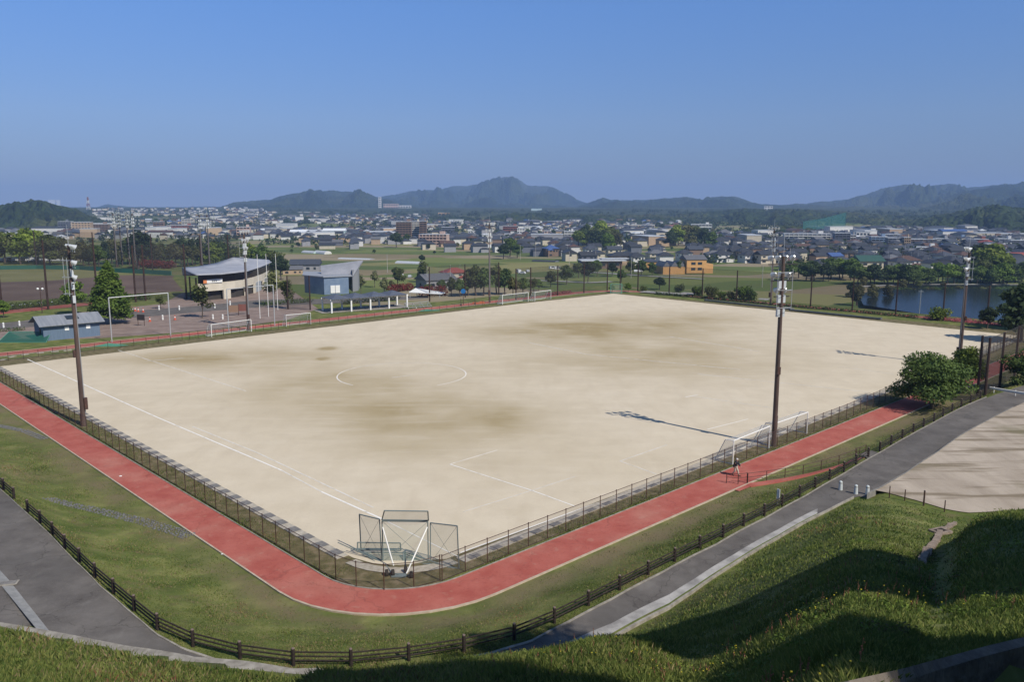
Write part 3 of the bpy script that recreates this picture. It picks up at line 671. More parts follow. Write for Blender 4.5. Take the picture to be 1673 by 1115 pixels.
rail_fence('dark log rail fence from the ramp up to the path end', (1437, 1604), 0.9)

# ramp with handrails from the track to the path
r0, r1 = at(1222, 793, 0.08), at(1408, 746, 1.5); d = (r1-r0).normalized(); nn = Vector((-d.y, d.x, 0)).normalized()
rm = MB(); wd = 0.42
def rp(s, off, dz=0.0): p = r0.lerp(r1, s); p = p+nn*off; return Vector((p.x, p.y, g1(p.x, p.y)+0.09+dz))
for i in range(24):
    a, b, c_, e = rp(i/24, -wd), rp((i+1)/24, -wd), rp((i+1)/24, wd), rp(i/24, wd)
    rm.add([a, b, c_, e]+[Vector((v.x, v.y, v.z-0.9)) for v in (a, b, c_, e)], [(0, 1, 2, 3), (0, 4, 5, 1), (3, 2, 6, 7)])
ramp = struct(rm.build('ramp', tm))
l0 = at(1205, 790, 0)
struct(sheet('ramp_landing', [rp(0, wd), rp(0, -wd), at(1208, 803, .08), at(1185, 797, .08), at(1200, 785, .08)], 0.075, tm))
struct(sheet('ramp_top', [rp(1, wd), rp(1, -wd), at(1422, 752, 1.6), at(1442, 742, 1.6), at(1424, 736, 1.6)], 1.575, asph))
def handrail(label, P_, h=0.95):
    t = thing('handrail', label, 'handrail', P_[0])
    g0 = MB().tube((0, 0, -0.1), (0, 0, h), 0.035, n=6).build('post', brown, t)
    for i, p in enumerate(P_):
        c = g0 if i == 0 else g0.copy()
        if i: C.objects.link(c); c.parent = t
        c.location = p-P_[0]
    for z in (h-0.02, h*0.58): MB().path([p-P_[0]+Vector((0, 0, z)) for p in P_], 0.028, 6).build('rail', brown, t)
handrail('brown handrail along the pitch side of the red ramp', [rp(s, wd) for s in np.linspace(0.02, 0.98, 7)])
handrail('short brown handrail at the foot of the red ramp', [rp(0.02, wd)+nn*0.1, rp(-0.055, wd+0.1), rp(-0.12, wd+0.7)])
handrail('brown handrail bend where the ramp meets the footpath', [rp(0.985, wd)+nn*0.2, rp(1.03, wd+0.3), rp(1.10, 0.9)])

# guard rail, bollards, signs, lot posts
p0, p1, p2 = Vector((*at(1617, 640, 1.6).xy, 1.5)), Vector((*at(1673, 649, 1.6).xy, 1.5)), Vector((*at(1760, 664, 1.6).xy, 1.5))
t = thing('guard_rail', 'white steel guard rail across the end of the footpath', 'guard rail', p0)
for p in (p0.lerp(p1, 0.12), p0.lerp(p1, 0.75), p1.lerp(p2, 0.5)): MB().tube((0, 0, 0), (0, 0, 0.8), 0.06, n=8).build('post', white, t, loc=p-p0)
d = (p2-p0).normalized(); n2 = Vector((-d.y, d.x, 0)); mb = MB()
prof = [(0.0, 0.42), (0.06, 0.47), (0.06, 0.53), (0.0, 0.58), (0.06, 0.63), (0.06, 0.69), (0.0, 0.74)]
for a, b in zip(prof[:-1], prof[1:]):
    f = lambda p, q: p-p0-n2*(0.08+q[0])+Vector((0, 0, q[1])); mb.quad(f(p0, a), f(p2, a), f(p2, b), f(p0, b))
mb.build('beam', white, t)
bol = thing('bollard', 'x', 'bollard'); MB().tube((0, 0, 0), (0, 0, 0.72), 0.17, 0.13, 12).tube((0, 0, 0.72), (0, 0, 0.78), 0.13, 0.07, 12).build('body', mat('pale_bollard', (0.56, 0.60, 0.60), 0.6), bol); MB().tube((0, 0, 0.6), (0, 0, 0.64), 0.145, 0.142, 12).build('band', conc, bol)
bp = Proto(bol)
for (x, y), lb in [((1373, 801), 'white bollard on the path nearest the log fence'), ((1398, 807.5), 'middle white bollard of the three across the path'), ((1417, 808.5), 'white bollard on the path nearest the dirt lot')]: bp.put(Vector((*at(x, y, 1.56).xy, 1.56)), label=lb, group='white bollards closing the footpath')
def g_at(px, py, z=0.0):
    p = at(px, py, z)
    for _ in range(12): p = at(px, py, g1(p.x, p.y)); 
    return p
p = kerb_pt(1270, 1.6); t = thing('marker_sign', 'small white upright sign on the grass beside the log fence', 'sign', p, 0.7); MB().tube((0, 0, 0), (0, 0, 0.7), 0.02, n=5).build('post', galv, t); MB().box((0, 0, 0.95), (0.05, 0.26, 0.85)).build('board', white, t)
lp = thing('lot_post', 'x', 'post'); MB().tube((0, 0, -.3), (0, 0, 0.85), 0.05, 0.045, 8).build('stake', brown, lp); MB().tube((0, 0, 0.85), (0, 0, 0.89), 0.055, 0.03, 8).build('cap', darkm, lp)
lpp = Proto(lp)
for i, ((x, y), lb) in enumerate([((1453, 812), 'first dark stake at the near edge of the dirt lot'), ((1478, 818), 'second dark stake at the near edge of the dirt lot'), ((1509, 826), 'thick dark stake at the near edge of the dirt lot'), ((1543, 836), 'dark stake in the grass at the dirt lot edge')]):
    q = at(x, y, 2.05); lpp.put(Vector((q.x, q.y, 2.05)), 0, (1.4 if i == 2 else 0.9, 1.4 if i == 2 else 0.9, 1.35 if i == 2 else 1.0), lb, 'stakes along the dirt lot')
rope = MB(); 
# litter
for (x, y), s, lb in [((197, 780), 0.30, 'scrap of white litter on the left red track'), ((363, 908), 0.2, 'small white scrap in the grass by the track')]:
    q = g_at(x, y); tag(MB().ball((0, 0, 0.09), s/2, 6, 4, (1, 0.8, 0.35)).build('litter', white, None, q), lb, 'litter')
# hillside concrete drain, broken, right
pk = mat('pinkish_concrete', (0.19, 0.145, 0.115), 0.9, (0.32, 0.26, 0.21), scale=3, detail=7, bump=0.4)
def hill_at(px, py):
    az = None; lo, hi = 5.0, 90.0; dv = ray(px, py); az = math.atan2(dv[0], dv[1]); tn = -dv[2]/math.hypot(dv[0], dv[1])
    for r_ in np.arange(6, 120, 0.25):
        z = g1(r_*math.sin(az), r_*math.cos(az))
        if H-r_*tn <= z: return Vector((r_*math.sin(az), r_*math.cos(az), z))
    return at(px, py)
t = None; HP = [hill_at(*q) for q in [(1560, 858), (1546, 866), (1536, 873), (1527, 890), (1516, 903), (1506, 922)]]
t = thing('hillside_drain', 'broken pinkish concrete drain with a catch box on the grassy hillside', 'drain', HP[0])
mb = MB(); rs = random.Random(4)
for p, q in zip(HP[:-1], HP[1:]):
    dd_ = (q-p).normalized(); s_ = Vector((-dd_.y, dd_.x, 0)).normalized(); K = max(2, int((q-p).length/0.7))
    for i in range(K):
        c = p.lerp(q, (i+.5)/K)-HP[0]; mb.box((c.x, c.y, c.z+0.05+rs.uniform(-.03, .05)), ((q-p).length/K*1.05, rs.uniform(0.22, 0.4), 0.22), math.atan2(dd_.y, dd_.x)+rs.uniform(-.12, .12))
mb.build('channel', pk, t)
bc = HP[2]-HP[0]; MB().box((bc.x, bc.y, bc.z+0.0), (1.2, 0.9, 0.5), 0.4).build('catch_box', pk, t); MB().box((bc.x, bc.y, bc.z+0.255), (0.7, 0.45, 0.03), 0.4).build('opening', mat('hole', (0.03, 0.025, 0.02), 0.9), t)

# stone drain running down the left bank
stm = mat('cobble', (0.10, 0.10, 0.105), 0.9, (0.19, 0.19, 0.195), scale=3, bump=0.6, bscale=8)
pts = [(78, 815), (150, 833), (230, 852), (290, 870), (312, 878)]; mb = MB(); rs = random.Random(3)
PT = [g_at(*q) for q in pts]
for p, q in zip(PT[:-1], PT[1:]):
    L_ = (q-p).length; dd_ = (q-p).normalized(); sd_ = Vector((-dd_.y, dd_.x, 0)).normalized(); n_ = int(L_/0.28)
    for i in range(n_):
        for j in range(-2, 3):
            c = p.lerp(q, (i+rs.random()*0.5)/n_)+sd_*(j*0.26+rs.uniform(-.05, .05)); z = g1(c.x, c.y)
            mb.ball((c.x, c.y, z+0.02), rs.uniform(0.08, 0.15), 5, 3, (1, 1, 0.5))
o = mb.build('stone_drain', stm, smooth=True); tag(o, 'band of grey stones running diagonally down the left grass bank', 'stone drain', kind='stuff')
mb = MB(); PT = [g_at(*q) for q in [(-30, 690), (40, 705), (75, 719)]]
for p, q in zip(PT[:-1], PT[1:]):
    for i in range(int((q-p).length/0.3)):
        for j in (-1, 0, 1):
            c = p.lerp(q, i*0.3/(q-p).length)+Vector((0.2*j, 0.25*j, 0)); mb.ball((c.x, c.y, g1(c.x, c.y)+0.02), rs.uniform(0.1, 0.16), 5, 3, (1, 1, 0.6))
tag(mb.build('stone_drain', stm, smooth=True), 'narrow grey stone band across the upper left grass bank', 'stone drain', kind='stuff')

# goals
def make_goal(w_, h_, dt_, db, col, net, sag=True, tilt=0.0):
    t = thing('goal', 'x', 'goal'); r_ = 0.06
    MB().path([(0, -w_/2, 0), (0, -w_/2, h_), (0, w_/2, h_), (0, w_/2, 0)], r_, 8).build('front_frame', col, t)
    for s in (-1, 1):
        y = s*w_/2; MB().path([(0, y, h_), (-dt_, y, h_-0.05), (-db, y, 0.06), (0, y, 0.06)], r_*0.7, 6).build('side_frame', col, t)
    MB().tube((-db, -w_/2, 0.06), (-db, w_/2, 0.06), r_*0.8, n=6).build('back_bar', col, t)
    nb = MB(); zz = [(0, h_), (-dt_, h_-0.05), (-dt_-(db-dt_)*0.35, h_*0.55), (-db, 0.06)]
    for a, b in zip(zz[:-1], zz[1:]): nb.quad((a[0], -w_/2, a[1]), (b[0], -w_/2, b[1]), (b[0], w_/2, b[1]), (a[0], w_/2, a[1]))
    for s in (-1, 1): nb.quad((0, s*w_/2, h_), (-dt_, s*w_/2, h_-0.05), (-db, s*w_/2, 0.06), (0, s*w_/2, 0.06))
    nb.build('net', net, t); return t
gp = Proto(make_goal(7.32, 2.44, 0.9, 2.0, white, netw)); GG = 'white football goals round the pitch'
def goal_between(pr, pa, pb, flip, w_, label, group=GG, sc=None):
    a, b = at(*pa), at(*pb); c = (a+b)/2; d = b-a; ang = math.atan2(d.y, d.x)-PI/2+(PI if flip else 0)
    k = d.length/w_; pr.put(c, ang, (1.0, k, sc or 1.0), label, group)
# far-left goals stand with their opening along the sideline
goal_between(gp, (346, 551), (411, 542), False, 7.32, 'white football goal in front of the plaza gates')
goal_between(gp, (468, 534), (508, 530), False, 7.32, 'white football goal left of the colonnade shelter')
goal_between(gp, (821, 498), (863, 493), False, 7.32, 'white football goal just right of the far sideline tower')
goal_between(gp, (874, 492.5), (900, 489), False, 7.32, 'white football goal second right of the far sideline tower')
goal_between(gp, (1197, 760), (1256, 734), False, 7.32, 'white football goal at the right fence beside the walking person')
goal_between(gp, (1262, 730), (1318, 709), False, 7.32, 'white football goal behind the near right floodlight tower')
greenp = mat('green_paint', (0.10, 0.30, 0.22), 0.5)
g5 = Proto(make_goal(3.6, 2.7, 0.5, 1.2, greenp, netg)); goal_between(g5, (998, 479), (1016, 479.5), True, 3.6, 'small green framed goal at the far corner', None)
# tall square goal frames near the sideline
def tall_frame(label, pa, pb, ya, yb):
    a, b = at(*pa), at(*pb); t = thing('ball_stop_frame', label, 'frame', a, 0, 'tall pale pipe frames on the far sideline'); ha, hb = height_of(pa[0], ya, a), height_of(pb[0], yb, b)
    MB().tube((0, 0, 0), (0, 0, ha), 0.11, n=8).build('post', galv, t); MB().tube((0, 0, 0), (0, 0, hb), 0.11, n=8).build('post', galv, t, loc=b-a)
    MB().tube((0, 0, ha), b-a+Vector((0, 0, hb)), 0.09, n=8).build('crossbar', galv, t)
tall_frame('tall pale pipe frame in front of the conifer', (183, 560), (279, 550), 487, 479)
tall_frame('tall pale pipe frame below the flagpoles', (374, 543), (449, 533), 473, 466)
fpm = Proto(None) if False else None
fp = thing('flagpole', 'x', 'flagpole'); MB().tube((0, 0, 0), (0, 0, 10), 0.07, 0.05, 8).build('pole', white, fp); MB().ball((0, 0, 10.05), 0.09, 6, 4).build('finial', galv, fp); fpp = Proto(fp)
for (x, y), yt, lb in [((425, 521), 417, 'left white flagpole in front of the clubhouse'), ((439, 518), 416, 'middle white flagpole of the three'), ((454, 507), 416, 'right white flagpole of the three')]:
    p = at(x, y); fpp.put(p, 0, (1, 1, height_of(x, yt, p)/10), lb, 'three white flagpoles by the clubhouse')
t = thing('utility_pole', 'slim pale pole with a white box by the pond beyond the far fence', 'pole', at(1502, 512, -2)); MB().tube((0, 0, -2), (0, 0, 6), 0.09, n=6).build('pole', galv, t); MB().box((0, 0, 5.6), (1.2, 0.1, 0.1)).build('crossarm', galv, t)
# bundled pole boards lying on the far end line
for (pa, pb), lb in [(((1152, 492), (1296, 507)), 'long dark rolled cover on the far end line'), (((1290, 508), (1440, 523)), 'second long dark rolled cover beside it on the far end line')]:
    a, b = at(*pa), at(*pb); d = b-a
    tag(MB().box((d.length/2, 0, 0.25), (d.length, 0.7, 0.3)).box((0.3, 0, 0.24), (0.5, 0.9, 0.46)).box((d.length-0.3, 0, 0.24), (0.5, 0.9, 0.46)).build('rolled_cover', mat('cover_grey', (0.09, 0.10, 0.10), 0.8, (0.16, 0.165, 0.16), scale=1.5), None, a, math.atan2(d.y, d.x)), lb, 'rolled cover')

# batting cage at the near corner
tube_g = mat('grey_green_pipe', (0.17, 0.21, 0.21), 0.45, spec=0.5)
cg = at(652, 925); ang = math.atan2(0.0, 1.0)
t = thing('batting_cage', 'wheeled grey netted batting cage with folded wings at the near corner', 'batting cage', cg)
def panel(name, P_, parent=t, r_=0.045, net=True, brace=True):
    P_ = [Vector(p) for p in P_]; mb = MB().path(P_+[P_[0]], r_, 7)
    if brace: mb.tube(P_[0], P_[2], 0.012, n=4).tube(P_[1], P_[3], 0.012, n=4)
    o = mb.build(name, tube_g, parent)
    if net: MB().quad(*P_).build('net', netg, o)
    return o
def L2(px, py, depth_y, ):
    """point seen at px,py standing depth_y metres away along the view"""
    d = ray(px, py); k = depth_y/d[1]; return Vector((d[0]*k, d[1]*k, H+d[2]*k))-cg
yc = at(0, 918).y
panel('centre_panel', [L2(626, 918, yc), L2(700, 920, yc), L2(699, 853, yc), L2(624, 852, yc)])
panel('top_panel', [L2(624, 850, yc), L2(700, 851, yc), L2(699, 836, yc-0.9), L2(628, 835, yc-0.9)], brace=False)
panel('left_wing', [L2(590, 905, yc+1.7), L2(624, 916, yc), L2(620, 849, yc), L2(587, 841, yc+1.7)])
yr = at(0, 931).y
panel('right_wing', [L2(703, 921, yc), L2(750, 930, yr), L2(747, 860, yr), L2(703, 855, yc)])
panel('low_panel', [L2(584, 898, yc+1.2), L2(655, 900, yc+1.2), L2(654, 888, yc+1.2), L2(584, 887, yc+1.2)], brace=False)
panel('low_net', [L2(594, 903, yc+0.8), L2(658, 904, yc+0.8), L2(700, 922, yc-.2), L2(626, 921, yc-.2)], brace=False)
panel('low_side', [L2(659, 902, yc+0.6), L2(748, 932, yr), L2(700, 922, yr+0.8), L2(659, 926, yc-0.3)], brace=False)
MB().tube(L2(552, 887, yc+1.6), L2(626, 921, yc-0.1), 0.035, n=6).tube(L2(572, 893, yc+1.4), L2(626, 921, yc-0.1), 0.05, n=6).tube(L2(595, 905, yc+0.8), L2(632, 933, yc-1.0), 0.035, n=6).build('draw_bar', tube_g, t)
MB().tube(L2(664, 938, at(0, 941).y), L2(698, 862, yc), 0.05, n=7).tube(L2(643, 925, at(0, 930).y), L2(625, 862, yc), 0.05, n=7).build('strut', white, t)
ya = at(0, 943).y
MB().path([L2(631, 938, ya+0.5), L2(646, 944, ya), L2(662, 944, ya), L2(672, 937, ya+0.4), L2(698, 924, yc-0.3)], 0.05, 7).path([L2(628, 921, yc-0.2), L2(640, 936, ya+0.3), L2(652, 940, ya)], 0.04, 7).box(L2(652, 941, ya), (1.0, 0.5, 0.08)).build('axle_frame', tube_g, t)
for (x, y) in ((632, 938), (642, 938), (672, 941), (663, 933)):
    c = L2(x, y, at(0, y+4).y); wv = Vector((0.95, 0.3, 0)).normalized()*0.09
    c.z = 0.24
    wh = MB().tube(c-wv, c+wv, 0.24, n=14).build('wheel', mat('rubber', (0.025, 0.023, 0.022), 0.85), t); MB().tube(c-wv*1.1, c+wv*1.1, 0.10, n=10).build('hub', mat('rust', (0.22, 0.10, 0.05), 0.8), wh)

# ------------------------------------------------------------------ buildings on the plateau
roofg = mat('metal_roof', (0.20, 0.215, 0.24), 0.55, (0.27, 0.285, 0.31), scale=0.4, spec=0.4, stretch=(6, 0.3, 1))
bluew = mat('blue_siding', (0.115, 0.165, 0.235), 0.7, (0.135, 0.19, 0.265), scale=1.0, stretch=(6, 6, 0.5))
a, b = at(72, 558), at(164, 549); d = b-a; Lb = d.length; ang = math.atan2(d.y, d.x)
t = thing('toilet_block', 'small blue grey block with pale gable roof and skylight on the left', 'building', a, ang)
D_ = 6.5; hw = 3.0
MB().box((Lb/2, D_/2, hw/2), (Lb, D_, hw)).add([(0, 0, hw), (0, D_, hw), (0, D_/2, hw+1.15)], [(0, 1, 2)]).add([(Lb, 0, hw), (Lb, D_, hw), (Lb, D_/2, hw+1.15)], [(0, 1, 2)]).build('wall', bluew, t)
rb = MB(); o_ = 0.8
for s in (0, 1):
    y0 = -o_ if s == 0 else D_+o_; y1 = D_/2; zz0 = hw+0.05-0.25
    rb.add([(-o_, y0, zz0), (Lb+o_, y0, zz0), (Lb+o_, y1, hw+1.3), (-o_, y1, hw+1.3), (-o_, y0, zz0+0.16), (Lb+o_, y0, zz0+0.16), (Lb+o_, y1, hw+1.46), (-o_, y1, hw+1.46)], [(3, 2, 1, 0), (4, 5, 6, 7), (0, 1, 5, 4), (1, 2, 6, 5), (3, 0, 4, 7)])
rf_o = rb.build('roof', roofg, t)
MB().add([(4.4, 0.9, 3.62), (6.6, 0.9, 3.62), (6.6, 2.3, 4.1), (4.4, 2.3, 4.1), (4.4, 0.9, 3.75), (6.6, 0.9, 3.75), (6.6, 2.3, 4.24), (4.4, 2.3, 4.24)], [(4, 5, 6, 7), (0, 1, 5, 4), (1, 2, 6, 5), (3, 0, 4, 7)]).build('skylight', glass_mat(), rf_o)
for x in (Lb*0.41, Lb*0.79): MB().box((x, -0.03, 2.05), (0.75, 0.08, 0.75)).build('window', white, t)
MB().box((-0.03, 2.2, 1.1), (0.08, 1.1, 2.2)).build('door', darkm, t)
# clubhouse: concave drum front under a sweeping roof
cream = mat('cream_render', (0.55, 0.50, 0.40), 0.85, (0.62, 0.57, 0.47), scale=0.5)
o = at(325, 493); t = thing('clubhouse', 'cream stadium clubhouse with curved front under a big sweeping grey roof', 'building', o)
fr = [at(x, y)-o for x, y in [(325, 493), (345, 491.5), (365, 489.5), (385, 487), (400, 484), (415, 479.5), (430, 473), (441, 466)]]
bk = [p+Vector((-4, 13, 0))*(1.0) for p in fr]
hz_ = 3.5
def wallband(name, m, z0, z1, push=0.0, par=t, i0=0, i1=None, top=True):
    P_ = [p+Vector((0.15, -0.6, 0))*push for p in fr][i0:i1]; Q_ = bk[i0:i1]
    return MB().prism([(p.x, p.y) for p in P_]+[(p.x, p.y) for p in reversed(Q_)], z0, z1).build(name, m, par)
wallband('shade_core', mat('shade_room', (0.05, 0.045, 0.04), 0.9), 0.0, 3.0, -3)  # near-black fill: shade of the open ground floor put into the colour
wallband('parapet_wall', cream, 2.6, 4.7)
for i, wdt in ((0, 0.8), (2, 2.4), (4, 1.8), (5, 1.4), (6, 1.4), (7, 1.0)):
    p = fr[i]; q = fr[min(i+1, 7)] if i < 7 else fr[6]; dd_ = (q-p).normalized()*(1 if i < 7 else -1); aa_ = math.atan2(dd_.y, dd_.x)
    c = p+dd_*(wdt/2*(1 if i < 7 else 1))*(1 if i < 7 else -1)*(1)
    MB().box((c.x, c.y+0.25, 1.3), (wdt, 0.5, 2.6), aa_).build('pier', cream, t)
wallband('window_band', mat('dark_band', (0.035, 0.025, 0.022), 0.4), 4.7, 6.6, -1.2)
for i in range(5, 7):
    c = fr[i].lerp(fr[i+1], 0.5); dd_ = (fr[i+1]-fr[i]); MB().box((c.x, c.y-0.05+0.2, 1.5), (dd_.length*0.5, 0.3, 2.9), math.atan2(dd_.y, dd_.x)).build('door', mat('grey_door', (0.35, 0.38, 0.40), 0.6), t)
# lettered banner under the eaves
bn0, bn1 = fr[0].lerp(fr[1], 0.55), fr[2].lerp(fr[3], 0.05); c = (bn0+bn1)/2; dd_ = bn1-bn0; aa_ = math.atan2(dd_.y, dd_.x)
bn = MB().box((c.x, c.y-0.5, 5.25), (dd_.length, 0.12, 0.95), aa_).build('banner', white, t)
MB().box((c.x-dd_.x*0.43, c.y-0.58-dd_.y*0.43, 5.25), (1.0, 0.12, 0.93), aa_).build('orange_end', mat('orange', (0.65, 0.22, 0.08), 0.7), bn)
mk = MB()
for k, ox in enumerate((-0.02, 0.07, 0.17)):
    cx_, cy_ = c.x+dd_.x*ox, c.y-0.60+dd_.y*ox
    mk.box((cx_, cy_, 5.36), (0.5, 0.06, 0.09), aa_).box((cx_, cy_, 5.12), (0.42, 0.06, 0.09), aa_).box((cx_, cy_, 5.25), (0.1, 0.06, 0.5), aa_)
mk.build('banner_lettering', darkm, bn)
# sweeping roof: a grid between the front edge and the back edge
def L3(px, py, Y_): d = ray(px, py); k = Y_/d[1]; return Vector((d[0]*k, d[1]*k, H+d[2]*k))-o
fe = [L3(px, py, o.y+fr[i].y-2.4) for px, py, i in ((321, 449, 0), (362, 447.5, 2), (403, 443, 4), (425, 436.5, 6), (444, 428, 7))]
be = [L3(px, py, o.y+fr[i].y+16) for px, py, i in ((297, 437, 0), (325, 435, 1), (352, 430, 3), (381, 420.5, 4), (440, 424.5, 6))]
def polyinterp(P_, s): k = s*(len(P_)-1); i = min(int(k), len(P_)-2); return P_[i].lerp(P_[i+1], k-i)
mb = MB(); n1, n2_ = 20, 6
for i in range(n1+1):
    a_, b_ = polyinterp(fe, i/n1), polyinterp(be, i/n1)
    for j in range(n2_+1):
        p = a_.lerp(b_, j/n2_); p.z -= 0.25*math.sin(PI*j/n2_); mb.v.append(tuple(p))
for i in range(n1):
    for j in range(n2_): q = i*(n2_+1)+j; mb.f.append((q, q+n2_+1, q+n2_+2, q+1)); mb.mi.append(0)
ro = mb.build('roof', mat('clubhouse_roof', (0.29, 0.30, 0.33), 0.5, (0.38, 0.39, 0.42), scale=0.3, spec=0.4), t, smooth=True); md = ro.modifiers.new('s', 'SOLIDIFY'); md.thickness = 0.25
cpy = [Vector((*(fr[0]+Vector((-7.5, 9, 0))).xy, 6.3)), fe[0]+Vector((0, 1, -0.2)), be[0]+Vector((0, 0, -0.2)), Vector((*(fr[0]+Vector((-9.5, 14, 0))).xy, 6.3))]
cn = MB().quad(*cpy).build('side_canopy', darkm, t); md = cn.modifiers.new('s', 'SOLIDIFY'); md.thickness = 0.3
for p in (cpy[0]+Vector((0.6, 0.4, 0)), cpy[0].lerp(cpy[1], 0.45), cpy[0].lerp(cpy[1], 0.85)): MB().tube((p.x, p.y, 0), (p.x, p.y, 6.3), 0.22, n=8).build('column', brown, t)
# blue building with tilted metal wedge
o = at(530, 482); t = thing('blue_pavilion', 'blue walled pavilion with a big tilted grey metal roof slab', 'building', o)
def BP(px, py, y0): d = ray(px, py); k = y0/d[1]; return Vector((d[0]*k, d[1]*k, H+d[2]*k))-o
y0 = o.y
f = [BP(498, 475, y0+6), BP(530, 481, y0), BP(570, 477, y0+3)]
MB().prism([(f[0].x, f[0].y), (f[1].x, f[1].y), (f[2].x, f[2].y), (f[2].x-4, f[2].y+14), (f[0].x-3, f[0].y+12)], 0, 5.0).build('wall', mat('blue_wall', (0.145, 0.205, 0.30), 0.7, (0.20, 0.265, 0.36), scale=0.5), t)
MB().prism([(f[0].x-.5, f[0].y-.3), (f[1].x, f[1].y-.5), (f[2].x+.5, f[2].y), (f[2].x-4, f[2].y+14.5), (f[0].x-3.3, f[0].y+12.4)], 5.0, 5.3).build('roof', mat('pale_roof', (0.30, 0.32, 0.35), 0.6), t)
w0 = [BP(525, 449, y0+8), BP(576, 452, y0+8), BP(593, 425.5, y0+12), BP(524, 434, y0+12)]
wg = MB().quad(*w0).build('tilted_roof', mat('wedge_metal', (0.24, 0.25, 0.28), 0.5, (0.30, 0.31, 0.34), scale=0.5, spec=0.4), t); md = wg.modifiers.new('s', 'SOLIDIFY'); md.thickness = 0.5
w1 = BP(585, 473, y0+12)
MB().prism([(f[2].x+.2, f[2].y+5), (w1.x, w1.y), (w1.x-1, w1.y+8), (f[2].x-3, f[2].y+15)], 0, 6.5).build('rear_block', mat('grey_block', (0.26, 0.27, 0.28), 0.8), t)
MB().prism([(w0[0].x, w0[0].y+.4), (w0[1].x, w0[1].y+.4), (w0[1].x, w0[1].y+5), (w0[0].x, w0[0].y+5)], 5.2, w0[0].z+0.1).build('clerestory', glass_mat(), t)
for s in (0.35, 0.55): c = f[1].lerp(f[2], s); MB().box((c.x, c.y-0.1, 1.5), (1.3, 0.2, 2.2), math.atan2((f[2]-f[1]).y, (f[2]-f[1]).x)).build('window', white, t)
# colonnade shelter
a, b = at(542, 512), at(665, 502); d = b-a; ang = math.atan2(d.y, d.x); Lb = d.length
t = thing('colonnade_shelter', 'long white posted shelter with four dark pyramid roofs beside the track', 'shelter', a, ang)
shr = mat('slate_roof', (0.085, 0.10, 0.135), 0.6, (0.11, 0.125, 0.16), scale=1)
for i in range(5):
    for y in (0.0, 5.2): MB().box((Lb*i/4, y, 1.5), (0.35, 0.35, 3.0)).build('post', white, t)
MB().box((Lb/2, 0, 3.1), (Lb+0.6, 0.4, 0.3)).box((Lb/2, 5.2, 3.1), (Lb+0.6, 0.4, 0.3)).build('beam', white, t)
for i in range(4):
    x0, x1 = Lb*i/4-0.15, Lb*(i+1)/4+0.15-0.31; c = ((x0+x1)/2, 2.6, 4.25)
    MB().add([(x0, -0.8, 3.27), (x1, -0.8, 3.27), (x1, 6.0, 3.27), (x0, 6.0, 3.27), c], [(0, 1, 4), (1, 2, 4), (2, 3, 4), (3, 0, 4), (3, 2, 1, 0)]).build('roof', shr, t)
for i in range(4):
    bn_ = Vector((Lb*(i+0.45)/4, 3.6, 0)); p = a+Matrix.Rotation(ang, 3, 'Z') @ bn_
    t2 = thing('bench', ['wooden bench under the first shelter bay from the left', 'wooden bench under the second shelter bay', 'wooden bench under the third shelter bay', 'wooden bench under the last shelter bay'][i], 'bench', p, ang, 'benches under the colonnade')
    MB().box((0, 0, 0.45), (2.4, 0.5, 0.07)).build('seat', mat('bench_wood', (0.25, 0.15, 0.09), 0.8), t2)
    for s in (-0.95, 0.95): MB().box((s, 0, 0.21), (0.1, 0.42, 0.42)).build('leg', conc, t2)
struct(sheet('shelter_floor', [a-Vector((2, 1, 0)), b+Vector((1, -1, 0)), b+Vector((-3, 6.5, 0)), a+Vector((-6, 6, 0))], 0.05, conc))
# pale benches/stand right of the shelter
a = at(668, 506); t = thing('spectator_bench', 'row of grey metal bleachers right of the colonnade', 'bleachers', a, ang)
for i in range(3): MB().box((3.4, 0.6+0.8*i, 0.45+0.42*i), (7.0, 0.4, 0.06)).build('seat', galv, t)
for s in (0.2, 2.4, 4.6, 6.8): MB().path([(s, 0.4, 0), (s, 0.6, 0.42), (s, 2.4, 1.26), (s, 2.5, 0), (s, 0.4, 0.05)], 0.04, 6).build('support', galv, t)
# plaza, roads, ball field
brick = mat('brick_paving', (0.20, 0.145, 0.12), 0.9, (0.29, 0.225, 0.19), scale=0.35, detail=6, bump=0.1)
struct(sheet('plaza', [at(165, 553), at(262, 546), at(345, 540), at(470, 523), at(520, 505), at(470, 470), at(440, 465), at(320, 495), at(300, 478), at(265, 497), at(120, 512), at(-60, 540), at(-60, 560)], 0.03, brick))
struct(sheet('plaza_road', [at(-60, 545), at(60, 534), at(150, 525), at(250, 517), at(350, 508), at(470, 499), at(530, 497), at(700, 488), at(700, 484), at(530, 489), at(430, 490), at(340, 499), at(240, 507), at(150, 515), at(50, 524), at(-60, 534)], 0.05, asph))
struct(sheet('outer_track', [at(-60, 519), at(0, 514), at(60, 508), at(140, 500), at(200, 497), at(200, 494), at(130, 496), at(60, 503), at(0, 508), at(-60, 512)], 0.055, tm))
struct(sheet('clay_infield', [at(-80, 497), at(60, 490), at(300, 476), at(282, 455), at(285, 451), at(200, 450), at(80, 459), at(-80, 464)], 0.03, mat('clay', (0.10, 0.065, 0.05), 0.95, (0.15, 0.105, 0.08), scale=0.06, detail=6)))
struct(sheet('outfield', [at(-80, 464), at(80, 459), at(200, 450), at(260, 449), at(260, 446), at(90, 439.5), at(-80, 440)], 0.035, mat('dry_grass', (0.15, 0.15, 0.05), 0.95, (0.21, 0.20, 0.085), scale=0.05, detail=6)))
def low_wall(name, label, pts, h, th, m, cat):
    o = pts[0]; mb = MB()
    for p, q in zip(pts[:-1], pts[1:]):
        d = q-p; c = (p+q)/2-o; mb.box((c.x, c.y, c.z+h/2), (d.length, th, h), math.atan2(d.y, d.x))
    return tag(mb.build(name, m, None, o), label, cat)
